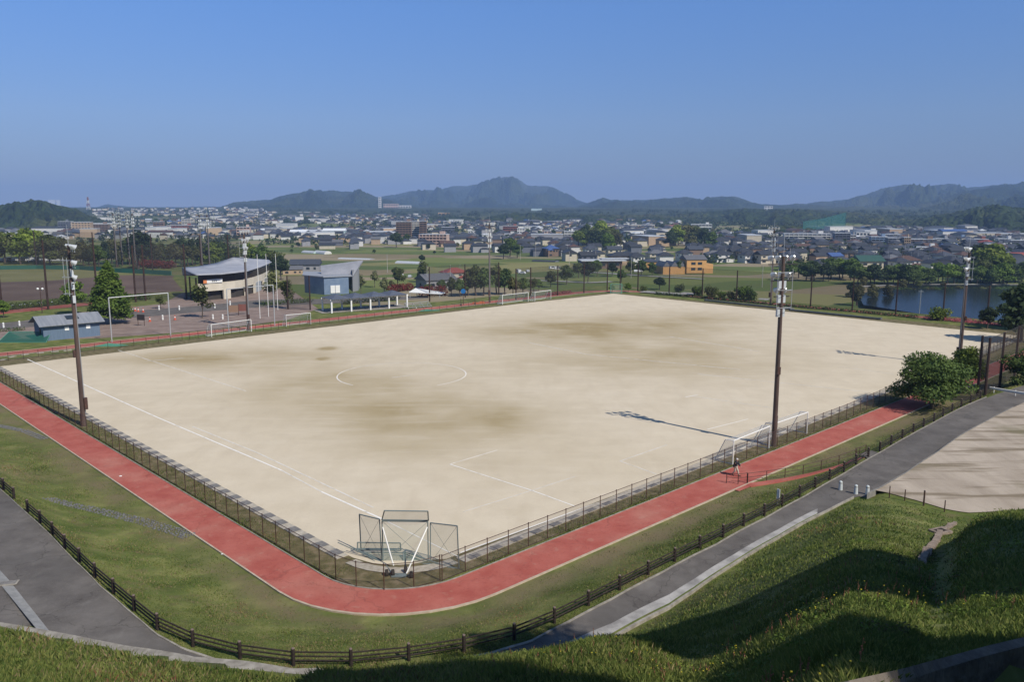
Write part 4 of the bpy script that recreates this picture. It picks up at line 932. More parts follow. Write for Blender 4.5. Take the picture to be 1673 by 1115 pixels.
low_wall('outfield_fence', 'low green padded outfield fence round the ball field', [at(-80, 442), at(60, 440), at(130, 441), at(200, 446), at(280, 450)], 1.6, 0.3, mat('green_pad', (0.03, 0.13, 0.095), 0.7), 'fence')
struct(sheet('chalk_line', [at(0, 502), at(100, 493), at(100, 492), at(0, 500.5)], 0.06, white))

# ------------------------------------------------------------------ hills
def march(px, py, rmin=150, rmax=9000):
    dv = ray(px, py); az = math.atan2(dv[0], dv[1]); tn = -dv[2]/math.hypot(dv[0], dv[1])
    r_ = np.geomspace(rmin, rmax, 1500); z = G(r_*math.sin(az), r_*math.cos(az)); k = np.argmax(H-r_*tn <= z)
    return Vector((r_[k]*math.sin(az), r_[k]*math.cos(az), float(z[k]))) if H-r_[k]*tn <= z[k] else None
def forest(name, c1, c2, c3, sc):
    m = mat(name, c1, 0.95, c2, scale=sc, detail=9, col3=c3, spec=0.05, lo=0.36, hi=0.66)
    mixcol(m, noise_fac(sc*0.22, 0.5, 0.66, 5, amount=0.55), (0.085, 0.085, 0.035))
    n, l = m.node_tree.nodes, m.node_tree.links
    tc = n.new('ShaderNodeTexCoord'); v = n.new('ShaderNodeTexVoronoi'); v.inputs['Scale'].default_value = 0.085; l.new(tc.outputs['Object'], v.inputs['Vector'])
    b = n.new('ShaderNodeBump'); b.inputs['Strength'].default_value = 1.0; b.inputs['Distance'].default_value = 9.0; b.invert = True
    l.new(v.outputs['Distance'], b.inputs['Height']); l.new(b.outputs[0], n['Principled BSDF'].inputs['Normal']); return m
fm = forest('forest_near', (0.016, 0.026, 0.011), (0.060, 0.072, 0.026), (0.030, 0.048, 0.018), 0.012)
fm2 = forest('forest_far', (0.015, 0.024, 0.011), (0.050, 0.060, 0.025), (0.028, 0.042, 0.018), 0.004)
def hill_range(name, crest, D, front, back, zbase, m, spur=0.0, tree=4.0, dstep=2.0, rows=46, seed=0, freq=1.0):
    xs = np.array([c[0] for c in crest], float); ys = np.array([c[1] for c in crest], float)
    px = np.arange(xs[0], xs[-1]+0.1, dstep); py = np.interp(px, xs, ys)
    py = py+(2.6 if D > 4000 else 1.6)*fbm(px*0.07+seed*3, px*0+seed, 4)
    k = np.ones(3)/3; py = np.convolve(np.pad(py, 1, mode='edge'), k, 'valid') if dstep <= 4 else py
    az = []; el = []
    for a, b in zip(px, py): d = ray(a, b); az.append(math.atan2(d[0], d[1])); el.append(d[2]/math.hypot(d[0], d[1]))
    az = np.array(az)[:, None]; el = np.array(el)[:, None]
    Dv = D*(1+0.10*fbm(px*0.012+seed, px*0+seed, 3))[:, None]
    zc_ = H+Dv*el
    t = np.concatenate([np.linspace(0, 1, rows), 1+np.linspace(0.1, 1, 10)])[None, :]
    r_ = np.where(t <= 1, Dv-front*(1-t), Dv+back*(t-1))
    lat = az*Dv
    sp_ = 0.5+fbm(lat/(D*0.045/freq)+seed+t*2.0, t*2.2+seed*3+lat*0, 4)*1.5
    prof = np.where(t <= 1, t**(1.0+spur*sp_), 1-np.maximum(t-1, 0)**1.3)
    fx = sstep(np.minimum(px-px[0], px[-1]-px)/max(8, dstep*3))[:, None]
    zg = G(r_*np.sin(az), r_*np.cos(az))-2.0
    rel = np.where(t <= 1, 1.0, 0)*(fbm(lat/(D*0.030)+seed*5, r_/(D*0.05)+seed, 5)*2.4)*np.clip(t*3, 0, 1)*np.clip((1.02-t)*3, 0, 1)
    z = zg+(zc_-zg)*np.clip(prof+rel, 0, 1.02)*fx + tree*(vnoise(lat/9.0+seed, r_/9.0)-0.5)*np.clip(t*6, 0, 1)*(t <= 1.05)
    v = np.stack([r_*np.sin(az), r_*np.cos(az), z], -1)
    o = np_mesh(name, v.reshape(-1, 3), grid_faces(v.shape[0], v.shape[1]), m, smooth=True)
    return struct(o)
hill_range('mountain', [(560, 340), (600, 328), (640, 321), (660, 316), (672, 313), (690, 313), (715, 311), (740, 304), (760, 304), (775, 301), (795, 302), (808, 297), (822, 290), (838, 290), (850, 295), (862, 303), (880, 303), (900, 305), (915, 312), (930, 321), (955, 331), (990, 342)], 7200, 2600, 1500, 10, fm2, 1.1, 6, 1.5, seed=1)
hill_range('hill', [(350, 342), (380, 333), (400, 330), (440, 327), (470, 319), (490, 318), (505, 314), (520, 311), (545, 312), (560, 313), (588, 313), (600, 319), (625, 324), (650, 330), (700, 342)], 5200, 1700, 900, 10, fm2, 1.0, 6, 1.5, seed=2)
hill_range('hill', [(930, 342), (960, 332), (985, 325), (1000, 328), (1012, 327), (1050, 327), (1085, 324), (1120, 322), (1150, 326), (1180, 323), (1200, 322), (1220, 329), (1240, 334), (1290, 334), (1330, 332), (1380, 340)], 5600, 1900, 900, 10, fm2, 1.0, 6, 1.5, seed=3)
hill_range('mountain', [(1260, 342), (1300, 335), (1350, 329), (1385, 326), (1420, 316), (1440, 308), (1460, 304), (1480, 301), (1500, 303), (1512, 306), (1530, 303), (1550, 301), (1562, 302), (1578, 307), (1600, 306), (1640, 303), (1680, 303), (1760, 300), (1840, 320)], 6200, 2300, 1200, 10, fm2, 1.1, 6, 1.5, seed=4)
hill_range('mountain', [(1500, 335), (1560, 318), (1600, 309), (1640, 305), (1700, 308), (1800, 325)], 4700, 1500, 700, 6, fm2, 1.1, 6, 1.5, seed=14)
hill_range('hill', [(60, 344), (150, 340), (175, 334), (200, 337), (250, 339), (300, 339), (340, 337), (400, 340), (460, 344)], 8200, 1600, 900, 10, fm2, 0.6, 5, 2, seed=5)
hill_range('wooded_hill', [(-200, 345), (-120, 338), (-40, 345), (0, 338), (20, 333), (38, 331), (55, 329), (75, 333), (100, 336), (125, 342), (145, 352), (170, 360), (200, 368)], 1900, 500, 400, -12, fm, 0.7, 6, 1.5, seed=6)
hill_range('wooded_hill', [(1020, 362), (1060, 354), (1120, 347), (1180, 345), (1215, 342), (1250, 343), (1300, 342), (1330, 344), (1380, 346), (1430, 350), (1480, 352), (1540, 350), (1600, 352), (1700, 356)], 2600, 1000, 500, -5, fm, 0.8, 7, 1.5, seed=7, freq=1.5)
hill_range('wooded_hill', [(1440, 372), (1480, 362), (1530, 352), (1570, 345), (1600, 338), (1620, 336), (1650, 340), (1700, 342), (1800, 350)], 1900, 620, 500, -10, fm, 0.9, 7, 1.5, seed=8, freq=1.5)
hill_range('wooded_hill', [(770, 366), (800, 354), (840, 348), (880, 349), (920, 352), (970, 351), (1020, 352), (1060, 351), (1110, 356), (1180, 358), (1240, 362), (1300, 372)], 2200, 620, 500, -8, fm, 0.8, 7, 1.5, seed=9, freq=1.5)
hill_range('wooded_hill', [(440, 366), (470, 358), (500, 354), (540, 358), (570, 366)], 2000, 220, 200, -8, fm, 0.6, 7, 1.5, seed=10, rows=30)
hill_range('wooded_hill', [(590, 363), (620, 357), (700, 354), (760, 355), (800, 360), (830, 366)], 2150, 220, 200, -8, fm, 0.6, 7, 1.5, seed=11, rows=30)
hill_range('wooded_hill', [(1150, 386), (1200, 380), (1230, 372), (1290, 368), (1340, 374), (1400, 380), (1500, 384), (1620, 380), (1700, 372)], 1350, 260, 200, -14, fm, 0.6, 6, 1.5, seed=12, rows=30)

hill_range('wooded_hill', [(330, 352), (380, 343), (430, 341), (500, 340), (560, 342), (620, 344), (700, 342), (760, 343), (860, 345), (930, 343), (1000, 340), (1080, 342), (1160, 341), (1230, 342), (1280, 348)], 3700, 900, 700, -8, fm2, 0.8, 6, 1.5, seed=21, rows=30)
hill_range('wooded_hill', [(150, 352), (190, 346), (230, 345), (290, 347), (330, 345), (380, 347), (420, 352)], 3500, 500, 500, -8, fm2, 0.8, 6, 1.5, seed=22, rows=24)
hill_range('wooded_hill', [(690, 356), (730, 349), (780, 346), (830, 345), (900, 347), (960, 347), (1030, 350), (1080, 356)], 3000, 600, 500, -8, fm, 0.8, 6, 1.5, seed=23, rows=24)
# pond beyond the far end
watm = mat('pond_water', (0.014, 0.022, 0.022), 0.12, (0.03, 0.042, 0.05), scale=0.05, bump=0.3, bscale=1.2, spec=0.07)
n, l = watm.node_tree.nodes, watm.node_tree.links
gl_ = n.new('ShaderNodeBsdfGlossy'); gl_.inputs['Roughness'].default_value = 0.1; gl_.inputs['Color'].default_value = (0.50, 0.56, 0.62, 1); l.new(n['Bump'].outputs[0], gl_.inputs['Normal'])
mx = n.new('ShaderNodeMixShader'); mx.inputs[0].default_value = 0.55; n['Principled BSDF'].inputs['Specular IOR Level'].default_value = 0.0
l.new(n['Principled BSDF'].outputs[0], mx.inputs[1]); l.new(gl_.outputs[0], mx.inputs[2]); l.new(mx.outputs[0], n['Material Output'].inputs[0])
pp_ = [march(*q) for q in [(1402, 488), (1440, 476), (1500, 471), (1600, 471), (1700, 472)]]
pts = [Vector(p.xy) for p in pp_ if p]+[Vector(at(1800, 500, PZ).xy), Vector(at(1800, 560, PZ).xy), Vector(at(1640, 545, PZ).xy), Vector(at(1500, 520, PZ).xy), Vector(at(1410, 505, PZ).xy)]
struct(sheet('pond', pts, PZ+1.6, watm))

# ------------------------------------------------------------------ trees
def leafmat(name, c1, c2, c3):
    m = mat(name, c1, 0.7, c2, scale=0.55, detail=5, col3=c3, spec=0.2, lo=0.3, hi=0.7)
    n, l = m.node_tree.nodes, m.node_tree.links; p = n['Principled BSDF']
    oi = n.new('ShaderNodeObjectInfo'); mr = n.new('ShaderNodeMapRange'); mr.inputs[3].default_value = 0.75; mr.inputs[4].default_value = 1.3; l.new(oi.outputs['Random'], mr.inputs[0])
    hs = n.new('ShaderNodeHueSaturation'); l.new(p.inputs['Base Color'].links[0].from_socket, hs.inputs['Color']); l.new(mr.outputs[0], hs.inputs['Value']); l.new(hs.outputs[0], p.inputs['Base Color'])
    tl = n.new('ShaderNodeBsdfTranslucent'); l.new(hs.outputs[0], tl.inputs[0]); mx = n.new('ShaderNodeMixShader'); mx.inputs[0].default_value = 0.25
    l.new(p.outputs[0], mx.inputs[1]); l.new(tl.outputs[0], mx.inputs[2]); l.new(mx.outputs[0], n['Material Output'].inputs[0]); return m
LM = {'green': leafmat('leaf_green', (0.049, 0.084, 0.020), (0.126, 0.175, 0.042), (0.081, 0.126, 0.031)),
      'bright': leafmat('leaf_bright', (0.105, 0.161, 0.021), (0.238, 0.280, 0.049), (0.168, 0.224, 0.034)),
      'olive': leafmat('leaf_olive', (0.077, 0.081, 0.031), (0.168, 0.154, 0.063), (0.119, 0.119, 0.042)),
      'dark': leafmat('leaf_dark', (0.022, 0.039, 0.017), (0.063, 0.087, 0.031), (0.039, 0.062, 0.022)),
      'mixed': leafmat('leaf_mixed', (0.070, 0.077, 0.028), (0.140, 0.189, 0.039), (0.101, 0.119, 0.036)),
      'red': leafmat('leaf_red', (0.119, 0.028, 0.028), (0.280, 0.063, 0.049), (0.196, 0.042, 0.039)),
      'pink': leafmat('leaf_pink', (0.196, 0.056, 0.070), (0.588, 0.140, 0.210), (0.350, 0.112, 0.112)),
      'pale': leafmat('leaf_pale', (0.140, 0.168, 0.070), (0.266, 0.266, 0.126), (0.196, 0.210, 0.084)),
      'fresh': leafmat('leaf_fresh', (0.063, 0.119, 0.017), (0.168, 0.238, 0.042), (0.112, 0.175, 0.028))}
bark = mat('bark', (0.07, 0.055, 0.045), 0.95, (0.13, 0.10, 0.08), scale=3, bump=0.4)
def leaf_cloud(name, lobes, n, size, m, rng, parent, fill=0.35, up=0.3):
    lb = np.array(lobes, float); wgt = lb[:, 3]*lb[:, 4]; wgt /= wgt.sum(); idx = rng.choice(len(lb), n, p=wgt)
    d = rng.normal(size=(n, 3)); d /= np.linalg.norm(d, axis=1)[:, None]
    rad = np.where(rng.random(n) < fill, rng.random(n)**0.5*0.9, 0.8+0.28*rng.random(n))
    rad *= 1+0.3*(rng.random(n)-0.5)
    L = lb[idx]; c = L[:, :3]+d*rad[:, None]*np.stack([L[:, 3], L[:, 3], L[:, 4]], 1)
    nm = d*0.7+rng.normal(size=(n, 3))*0.55+np.array([0, 0, up]); nm /= np.linalg.norm(nm, axis=1)[:, None]
    a = np.cross(nm, rng.normal(size=(n, 3))); a /= np.linalg.norm(a, axis=1)[:, None]+1e-9; b = np.cross(nm, a)
    s = (size*(0.6+0.8*rng.random(n)))[:, None]; a = a*s; b = b*s*0.6
    v = np.stack([c-a, c-b*0.9+a*0.1, c+a, c+b], 1).reshape(-1, 3)
    return np_mesh(name, v, np.arange(4*n).reshape(-1, 4), m, parent=parent)
def make_tree(h, w_, m, n, size, seed, kind='tree', nl=9, trunk=0.28, low=0.25, shape='round'):
    rng = np.random.default_rng(seed); rd = random.Random(seed); t = thing('tree', 'x', 'tree'); lobes = []
    if shape == 'cone':
        for i in range(30):
            k = i/29; z = h*(0.16+0.80*k); rr = w_*0.5*(1-k)**0.75*0.62+0.3
            for q in range(3 if k < 0.85 else 1):
                a = rd.uniform(0, 2*PI); lobes.append((rr*0.75*math.cos(a), rr*0.75*math.sin(a), z+rd.uniform(-.3, .3), rr*0.65+0.25, h*0.065))
    elif shape == 'bush':
        for i in range(nl): a = rd.uniform(0, 2*PI); q = w_*0.3*rd.random()**0.5; lobes.append((q*math.cos(a), q*math.sin(a), h*rd.uniform(0.3, 0.6), w_*rd.uniform(0.18, 0.3), h*rd.uniform(0.25, 0.4)))
    else:
        for i in range(nl):
            a = 2*PI*i/nl*2.4+rd.uniform(-.5, .5); k = rd.random()
            q = w_*0.5*rd.uniform(0.25, 0.72)*(1-0.45*k); z = h*(low+0.16)+h*(1-low-0.32)*k
            lobes.append((q*math.cos(a), q*math.sin(a), z, w_*rd.uniform(0.13, 0.24), h*rd.uniform(0.08, 0.15)))
        lobes.append((0, 0, h*0.6, w_*0.26, h*0.2)); lobes.append((rd.uniform(-.5, .5), 0, h*0.84, w_*0.17, h*0.13))
    mb = MB()
    th = h*(0.8 if shape != 'cone' else 0.9)
    if shape != 'bush':
        kx, ky = rd.uniform(-.4, .4), rd.uniform(-.4, .4); mid = Vector((kx, ky, th*0.5))
        mb.tube((0, 0, -0.5), mid, trunk, trunk*0.6, 8).tube(mid, (kx*1.2, ky, th), trunk*0.6, trunk*0.12, 7)
        for lbx in lobes[:10]: mb.tube(mid*(0.6+0.4*rd.random()), Vector(lbx[:3])-Vector((0, 0, lbx[4]*0.3)), trunk*0.32, trunk*0.08, 5)
    else:
        for i in range(5): a = rd.uniform(0, 2*PI); mb.tube((0, 0, -0.2), (w_*0.25*math.cos(a), w_*0.25*math.sin(a), h*0.5), 0.05, 0.02, 5)
    mb.build('trunk' if shape != 'bush' else 'stems', bark, t)
    leaf_cloud('crown', lobes, n, size, LM[m] if isinstance(m, str) else m, rng, t); return t
TP = {}
def TPr(key):
    if key not in TP:
        k, s = key
        spec = {'A': dict(h=10, w_=8.5, n=2600, size=0.42, nl=11), 'B': dict(h=10, w_=7, n=2200, size=0.42, nl=9, low=0.18), 'C': dict(h=10, w_=10, n=3000, size=0.45, nl=14, low=0.15),
                'S': dict(h=6, w_=3.6, n=700, size=0.22, nl=8, trunk=0.09, low=0.2), 'H': dict(h=2, w_=3.2, n=900, size=0.17, nl=9, shape='bush')}[k]
        o = make_tree(m=s, seed=hash(k) % 7+len(TP)*13+5 if False else ord(k)+len(TP)*13, **spec)
        if k == 'H': o.name = 'bush'; o['category'] = 'bush'
        TP[key] = Proto(o)
    return TP[key]
RT = random.Random(21)
def tree(px, py, kind, m, hpx, label, group=None, wk=1.0, p=None):
    """tree whose foot is seen at (px, py) and which is hpx photo pixels tall"""
    q = p or march(px, py, 20) or at(px, py, PZ); mpp = math.hypot(q.y, H-q.z)/F; hm = hpx*mpp
    base = {'S': 6.0, 'H': 2.0}.get(kind, 10.0); s = hm/base
    return TPr((kind, m)).put(q-Vector((0, 0, 0.1)), RT.uniform(0, 6.28), (s*wk, s*wk, s), label, group)
# the big trees
bt = make_tree(7.0, 11.0, 'green', 15000, 0.17, 5, nl=26, low=0.05, trunk=0.3); q = Vector((*at(1522, 662, 0.5).xy, 0.3)); bt.location = q
tag(bt, 'big spreading leafy tree beside the right fence over the red track', 'tree')
bt2 = make_tree(6.5, 7.0, 'bright', 7000, 0.17, 9, nl=14, low=0.1); bt2.location = Vector((*at(1574, 640, 0.3).xy, 0.2)); tag(bt2, 'yellow green tree behind the big spreading tree', 'tree')
bt3 = make_tree(6.0, 8.0, 'green', 8000, 0.17, 12, nl=14, low=0.05); bt3.location = Vector((*at(1680, 636, 0.5).xy, 0.3)); tag(bt3, 'leafy tree right of the tall dark net at the photo edge', 'tree')
cf = make_tree(15.0, 8.0, 'fresh', 9000, 0.30, 31, shape='cone', trunk=0.25); q = at(181, 530); cf.location = q; s = (height_of(181, 427, q))/15.0; cf.scale = (s*1.3, s*1.3, s); tag(cf, 'tall dense cone shaped green tree beside the blue toilet block', 'tree'); cf.name = 'conifer'
tree(122, 515, 'A', 'fresh', 58, 'round green tree behind the blue block, left of the cone tree', wk=0.9)
tree(330, 520, 'S', 'mixed', 58, 'slim sparse young tree on the brick plaza in front of the clubhouse', wk=1.3)
tree(262, 505, 'S', 'mixed', 24, 'small round topped tree on the plaza left of the clubhouse', wk=1.5)
tree(6, 520, 'A', 'fresh', 30, 'small bright green tree at the left edge by the hedge')
tree(1078, 474, 'A', 'dark', 22, 'small dark round tree just beyond the far fence', wk=1.3)
tree(1612, 538, 'A', 'dark', 38, 'dark round tree at the pond edge near the right end of the pitch', wk=1.2)
tree(1539, 524, 'H', 'bright', 24, 'bright yellow green shrub beyond the far end net', wk=1.0)
tree(1668, 560, 'C', 'dark', 95, 'big dark tree at the right edge above the pond', wk=1.0)
tree(1690, 540, 'C', 'dark', 85, 'second dark tree at the right edge above the pond')
for i, (x, y, hp) in enumerate([(8, 430, 52), (34, 432, 50), (62, 431, 55), (82, 433, 50), (-20, 430, 60), (48, 422, 50)]): tree(x, y, 'C', 'bright' if i % 3 else 'mixed', hp, 'bright green spreading tree beyond the ball field', 'bright trees beyond the ball field', wk=1.1)
G2 = 'mixed trees in the belt behind the ball field'
for i in range(46):
    x = 108+i*7.0+RT.uniform(-4, 4); y = RT.uniform(430, 440) if x < 380 else RT.uniform(436, 446); k = RT.choice(['olive', 'olive', 'mixed', 'green', 'dark'])
    tree(x, y, RT.choice('AB'), k, RT.uniform(30, 44), 'tree in the dense belt behind the ball field', G2)
for x, y, hp, k in [(392, 455, 50, 'mixed'), (410, 452, 55, 'bright'), (430, 455, 55, 'green'), (448, 457, 48, 'mixed'), (460, 458, 42, 'dark'), (226, 442, 68, 'dark'), (350, 440, 45, 'bright')]:
    tree(x, y, 'A', k, hp, 'broad tree in the clump right behind the clubhouse roof' if x > 380 else ('tall dark tree behind the ball field masts' if x < 300 else 'bright tree beside the right pair of masts'), 'tree clump behind the clubhouse' if x > 380 else None)
for i, (x, y, hp) in enumerate([(448, 500, 62), (470, 505, 50), (590, 482, 36), (612, 470, 30), (628, 486, 36)]):
    tree(x, y, 'S', 'pale' if i != 1 else 'mixed', hp, ['slim pale young tree beside the flagpoles', 'slim young tree left of the colonnade', 'slim young tree in front of the blue pavilion', 'small pale tree right of the blue pavilion', 'slim young tree behind the colonnade roofs'][i], wk=1.2)
G3 = 'trees between the colonnade and the far sideline tower'
for x, y, hp, k, kk in [(650, 470, 34, 'mixed', 'A'), (640, 478, 20, 'olive', 'A'), (690, 462, 36, 'mixed', 'B'), (722, 482, 26, 'green', 'A'), (738, 484, 32, 'mixed', 'B'), (752, 485, 30, 'green', 'A'), (765, 484, 46, 'olive', 'B'), (778, 484, 52, 'mixed', 'B'), (790, 484, 48, 'green', 'A'), (812, 482, 50, 'mixed', 'B'), (825, 482, 45, 'green', 'A'), (700, 485, 22, 'mixed', 'A'), (838, 484, 32, 'olive', 'A'), (855, 482, 30, 'green', 'A'), (872, 478, 24, 'mixed', 'A')]:
    tree(x, y, kk, k, hp, 'leafy tree behind the far sideline right of the colonnade', G3)
G4 = 'trees and shrubs beyond the far corner'
for x, y, hp, k in [(900, 470, 28, 'mixed'), (925, 466, 34, 'green'), (945, 455, 26, 'mixed'), (960, 462, 36, 'dark'), (975, 452, 28, 'green'), (1000, 452, 24, 'dark'), (1015, 462, 22, 'green'), (1030, 450, 24, 'mixed'), (1048, 450, 26, 'green'), (1065, 452, 24, 'green'), (1110, 448, 22, 'green'), (1000, 478, 14, 'fresh'), (1026, 478, 16, 'fresh'), (880, 476, 20, 'fresh')]:
    tree(x, y, 'A', k, hp, 'leafy tree on the ground beyond the far corner', G4)
for x, y, hp, k in [(1140, 484, 18, 'fresh'), (1160, 486, 22, 'mixed'), (1180, 488, 14, 'fresh'), (1213, 490, 26, 'fresh'), (1225, 491, 22, 'green'), (1110, 478, 16, 'mixed'), (1050, 477, 12, 'mixed'), (1195, 489, 16, 'mixed')]:
    tree(x, y, 'H', k, hp, 'green shrub just below the far end net', 'shrubs on the bank behind the far end net', wk=0.7)
G5 = 'dense trees lining the far shore of the pond'
for i in range(44):
    x = 1288+i*9+RT.uniform(-4, 4); y = RT.uniform(455, 461) if x < 1390 else RT.uniform(460, 468)
    tree(x, y, RT.choice('AC'), RT.choice(['green', 'green', 'dark', 'fresh']), RT.uniform(26, 38), 'dense green tree on the far shore of the pond', G5, wk=1.25)
for x, y, hp, k, wk in [(1625, 460, 62, 'bright', 1.3), (1605, 462, 40, 'mixed', 1.0), (1598, 452, 55, 'dark', 1.0)]: tree(x, y, 'C', k, hp, {'bright': 'large yellow green round tree behind the pond near the right tower', 'mixed': 'smaller mixed green tree at the foot of the large round tree', 'dark': 'dark tree left behind the large round tree'}[k], wk=wk)
for x, y, hp, k in [(1400, 500, 36, 'olive'), (1425, 492, 28, 'olive'), (1450, 490, 26, 'olive'), (1475, 476, 20, 'olive'), (1500, 474, 16, 'mixed'), (1540, 474, 14, 'olive'), (1392, 486, 26, 'dark'), (1410, 470, 18, 'olive')]: tree(x, y, 'B', k, hp, 'brownish scrub tree on the near bank of the pond', 'scrub trees round the pond', wk=1.3)
G6 = 'trees of the round grove in the middle of the plain'
for x, y, hp, k in [(945, 404, 26, 'bright'), (958, 402, 34, 'green'), (970, 404, 30, 'mixed'), (985, 402, 40, 'bright'), (998, 404, 32, 'mixed'), (1008, 406, 24, 'olive'), (975, 408, 30, 'dark'), (992, 410, 28, 'fresh')]: tree(x, y, 'C', k, hp+2, 'big leafy tree in the round grove of the plain', G6)
G7 = 'trees of the grove left of the dense houses'
for x, y, hp, k in [(1096, 404, 26, 'dark'), (1108, 402, 34, 'bright'), (1122, 402, 34, 'olive'), (1136, 402, 32, 'mixed'), (1150, 403, 30, 'dark'), (1162, 405, 26, 'fresh'), (1130, 408, 22, 'olive'), (1079, 400, 14, 'dark')]: tree(x, y, 'C', k, hp+1, 'big leafy tree in the grove left of the dense houses', G7)
for x, y, hp, k, lb in [(833, 420, 32, 'fresh', 'bright round tree on the plain right of the far sideline tower'), (822, 424, 26, 'dark', 'dark tree left of the bright round tree on the plain'), (845, 422, 24, 'green', 'green tree right of the bright round tree on the plain'), (648, 405, 26, 'dark', 'dark tree below the brown apartment slab'), (665, 398, 16, 'green', 'green tree beneath the apartment slab'), (1208, 395, 12, 'olive', 'olive tree among the roofs left of the right tower'), (690, 430, 14, 'dark', 'small dark tree by the grey greenhouse strips')]:
    tree(x, y, 'A', k, hp, lb, wk=1.2)
G8 = 'scattered small trees among the houses of the plain'
for i in range(96):
    x = RT.uniform(60, 1670); y = RT.uniform(366, 418) if x < 1180 else RT.uniform(385, 425)
    q = march(x, y)
    if q: tree(x, y, 'A', RT.choice(['green', 'dark', 'olive']), RT.uniform(6, 12), 'small tree standing among the houses on the plain', G8, wk=1.2, p=q)
# tree cover between the far houses, too much to count
lobes = []
for x0, x1, y0_, y1_, cnt in [(60, 1690, 345, 362, 520), (60, 1300, 360, 380, 420), (90, 1300, 378, 402, 260), (1180, 1690, 376, 402, 300), (1170, 1690, 402, 430, 130), (60, 420, 405, 420, 30)]:
    for _ in range(cnt):
        x, y = RT.uniform(x0, x1), RT.uniform(y0_, y1_); q = march(x, y, 300)
        if q:
            K = 1 if RT.random() < 0.6 else 5; s_ = 1 if y > 375 else 1.5
            for k in range(K): lobes.append((q.x+RT.uniform(-16, 16)*(K > 1), q.y+RT.uniform(-9, 9)*(K > 1), q.z+2.5, RT.uniform(2.5, 5)*s_, RT.uniform(2.5, 4.5)*s_))
tc_o = leaf_cloud('distant_trees', lobes, 120000, 1.6, LM['dark'], np.random.default_rng(4), None); tag(tc_o, 'dark tree cover scattered between the far houses of the plain', 'trees', kind='stuff')
for i in range(26):
    x = 1385+i*10.5+RT.uniform(-4, 4); tree(x, (477 if x > 1430 else 486)+RT.uniform(-2, 2), 'H', RT.choice(['olive', 'pale', 'green', 'olive']), RT.uniform(7, 13), 'scrubby reed clump on the far bank of the pond', 'reed clumps on the pond bank', wk=0.9)
for i in range(12):
    x = 1415+i*17+RT.uniform(-5, 5); tree(x, 518+i*1.4, 'H', RT.choice(['olive', 'green', 'fresh']), RT.uniform(8, 16), 'low shrub on the near bank of the pond', 'low shrubs between track and pond', wk=0.8, p=Vector((*at(x, 516+i*1.5, -2.0).xy, -3.2)))
# hedges
def hedge(name, label, pts, h, w_, m, dens=26, size=0.16, cat='hedge'):
    o = pts[0]; t = thing(name, label, cat, o); lobes = []; rng = np.random.default_rng(len(label)); mb = MB()
    for p, q in zip(pts[:-1], pts[1:]):
        L_ = (q-p).length; n_ = max(2, int(L_/(w_*0.5)))
        for i in range(n_):
            c = p.lerp(q, (i+.5)/n_)-o; lobes.append((c.x, c.y, c.z+h*0.5, w_*0.5, h*0.52))
        mb.tube(p-o, q-o+Vector((0, 0, 0)), 0.12, n=5)
    L_ = sum((q-p).length for p, q in zip(pts[:-1], pts[1:]))
    leaf_cloud('foliage', lobes, int(L_*dens*h), size, LM[m], rng, t, fill=0.2); mb.build('stems', bark, t); return t
hedge('hedge', 'clipped green hedge along the ball field behind the outer track', [at(-60, 516), at(0, 509), at(60, 502), at(140, 493), at(245, 489)], 1.6, 2.6, 'fresh', 60, 0.22)
hedge('hedge', 'low green hedge left of the blue block', [at(-30, 545), at(38, 540)], 0.8, 1.6, 'green', 60)
hedge('hedge', 'green hedge between plaza and colonnade', [at(425, 500), at(470, 497), at(510, 494)], 1.2, 2.0, 'green', 60)
hedge('hedge', 'dark green hedge right behind the colonnade posts', [at(560, 498), at(600, 494), at(650, 490)], 1.2, 2.4, 'dark', 60)
hedge('red_hedge', 'dark red leaved hedge behind the colonnade', [at(636, 478), at(655, 476), at(672, 474)], 2.2, 2.6, 'red', 70, 0.2)
hedge('red_hedge', 'dark red leaved hedge beside the white roofed path right of the colonnade', [at(684, 484), at(705, 483), at(728, 483)], 2.8, 2.6, 'red', 70, 0.2)
hedge('red_hedge', 'line of dark red shrubs behind the ball field', [at(232, 436), at(262, 438), at(282, 439)], 3.0, 4, 'red', 30, 0.35)
hedge('azalea_bed', 'pink azalea bed at the far corner left of the green goal', [at(893, 483.5), at(912, 481.5), at(932, 480)], 0.9, 2.0, 'pink', 90, 0.16, 'flower bed')
hedge('azalea_bed', 'long pink and dark azalea bed behind the far end track', [at(1510, 522), at(1560, 526), at(1608, 530), at(1640, 534)], 0.9, 1.8, 'pink', 90, 0.14, 'flower bed')
hedge('hedge', 'dark clipped hedge under the far end net', [at(1070, 481), at(1180, 491), at(1260, 499), at(1400, 511), at(1500, 521)], 0.7, 1.6, 'dark', 50, 0.2)

# ------------------------------------------------------------------ town
def wallm(n_, c): return mat('wall_'+n_, c, 0.85, tuple(x*0.86 for x in c), scale=0.6, detail=4)
def roofm(n_, c): return mat('roof_'+n_, c, 0.55, tuple(min(1, x*1.35) for x in c), scale=1.2, detail=4, spec=0.35, stretch=(1, 4, 1))
WM = {'white': wallm('white', (0.66, 0.65, 0.62)), 'cream': wallm('cream', (0.55, 0.49, 0.38)), 'grey': wallm('grey', (0.32, 0.32, 0.33)), 'brown': wallm('brown', (0.22, 0.15, 0.11)), 'tan': wallm('tan', (0.45, 0.33, 0.22)), 'pink': wallm('pink', (0.52, 0.38, 0.32)), 'orange': wallm('orange', (0.60, 0.34, 0.13)), 'blue': wallm('blue', (0.22, 0.30, 0.42)), 'brick': wallm('brick', (0.26, 0.10, 0.075)), 'aqua': wallm('aqua', (0.45, 0.58, 0.58)), 'slate': wallm('slate', (0.14, 0.15, 0.18))}
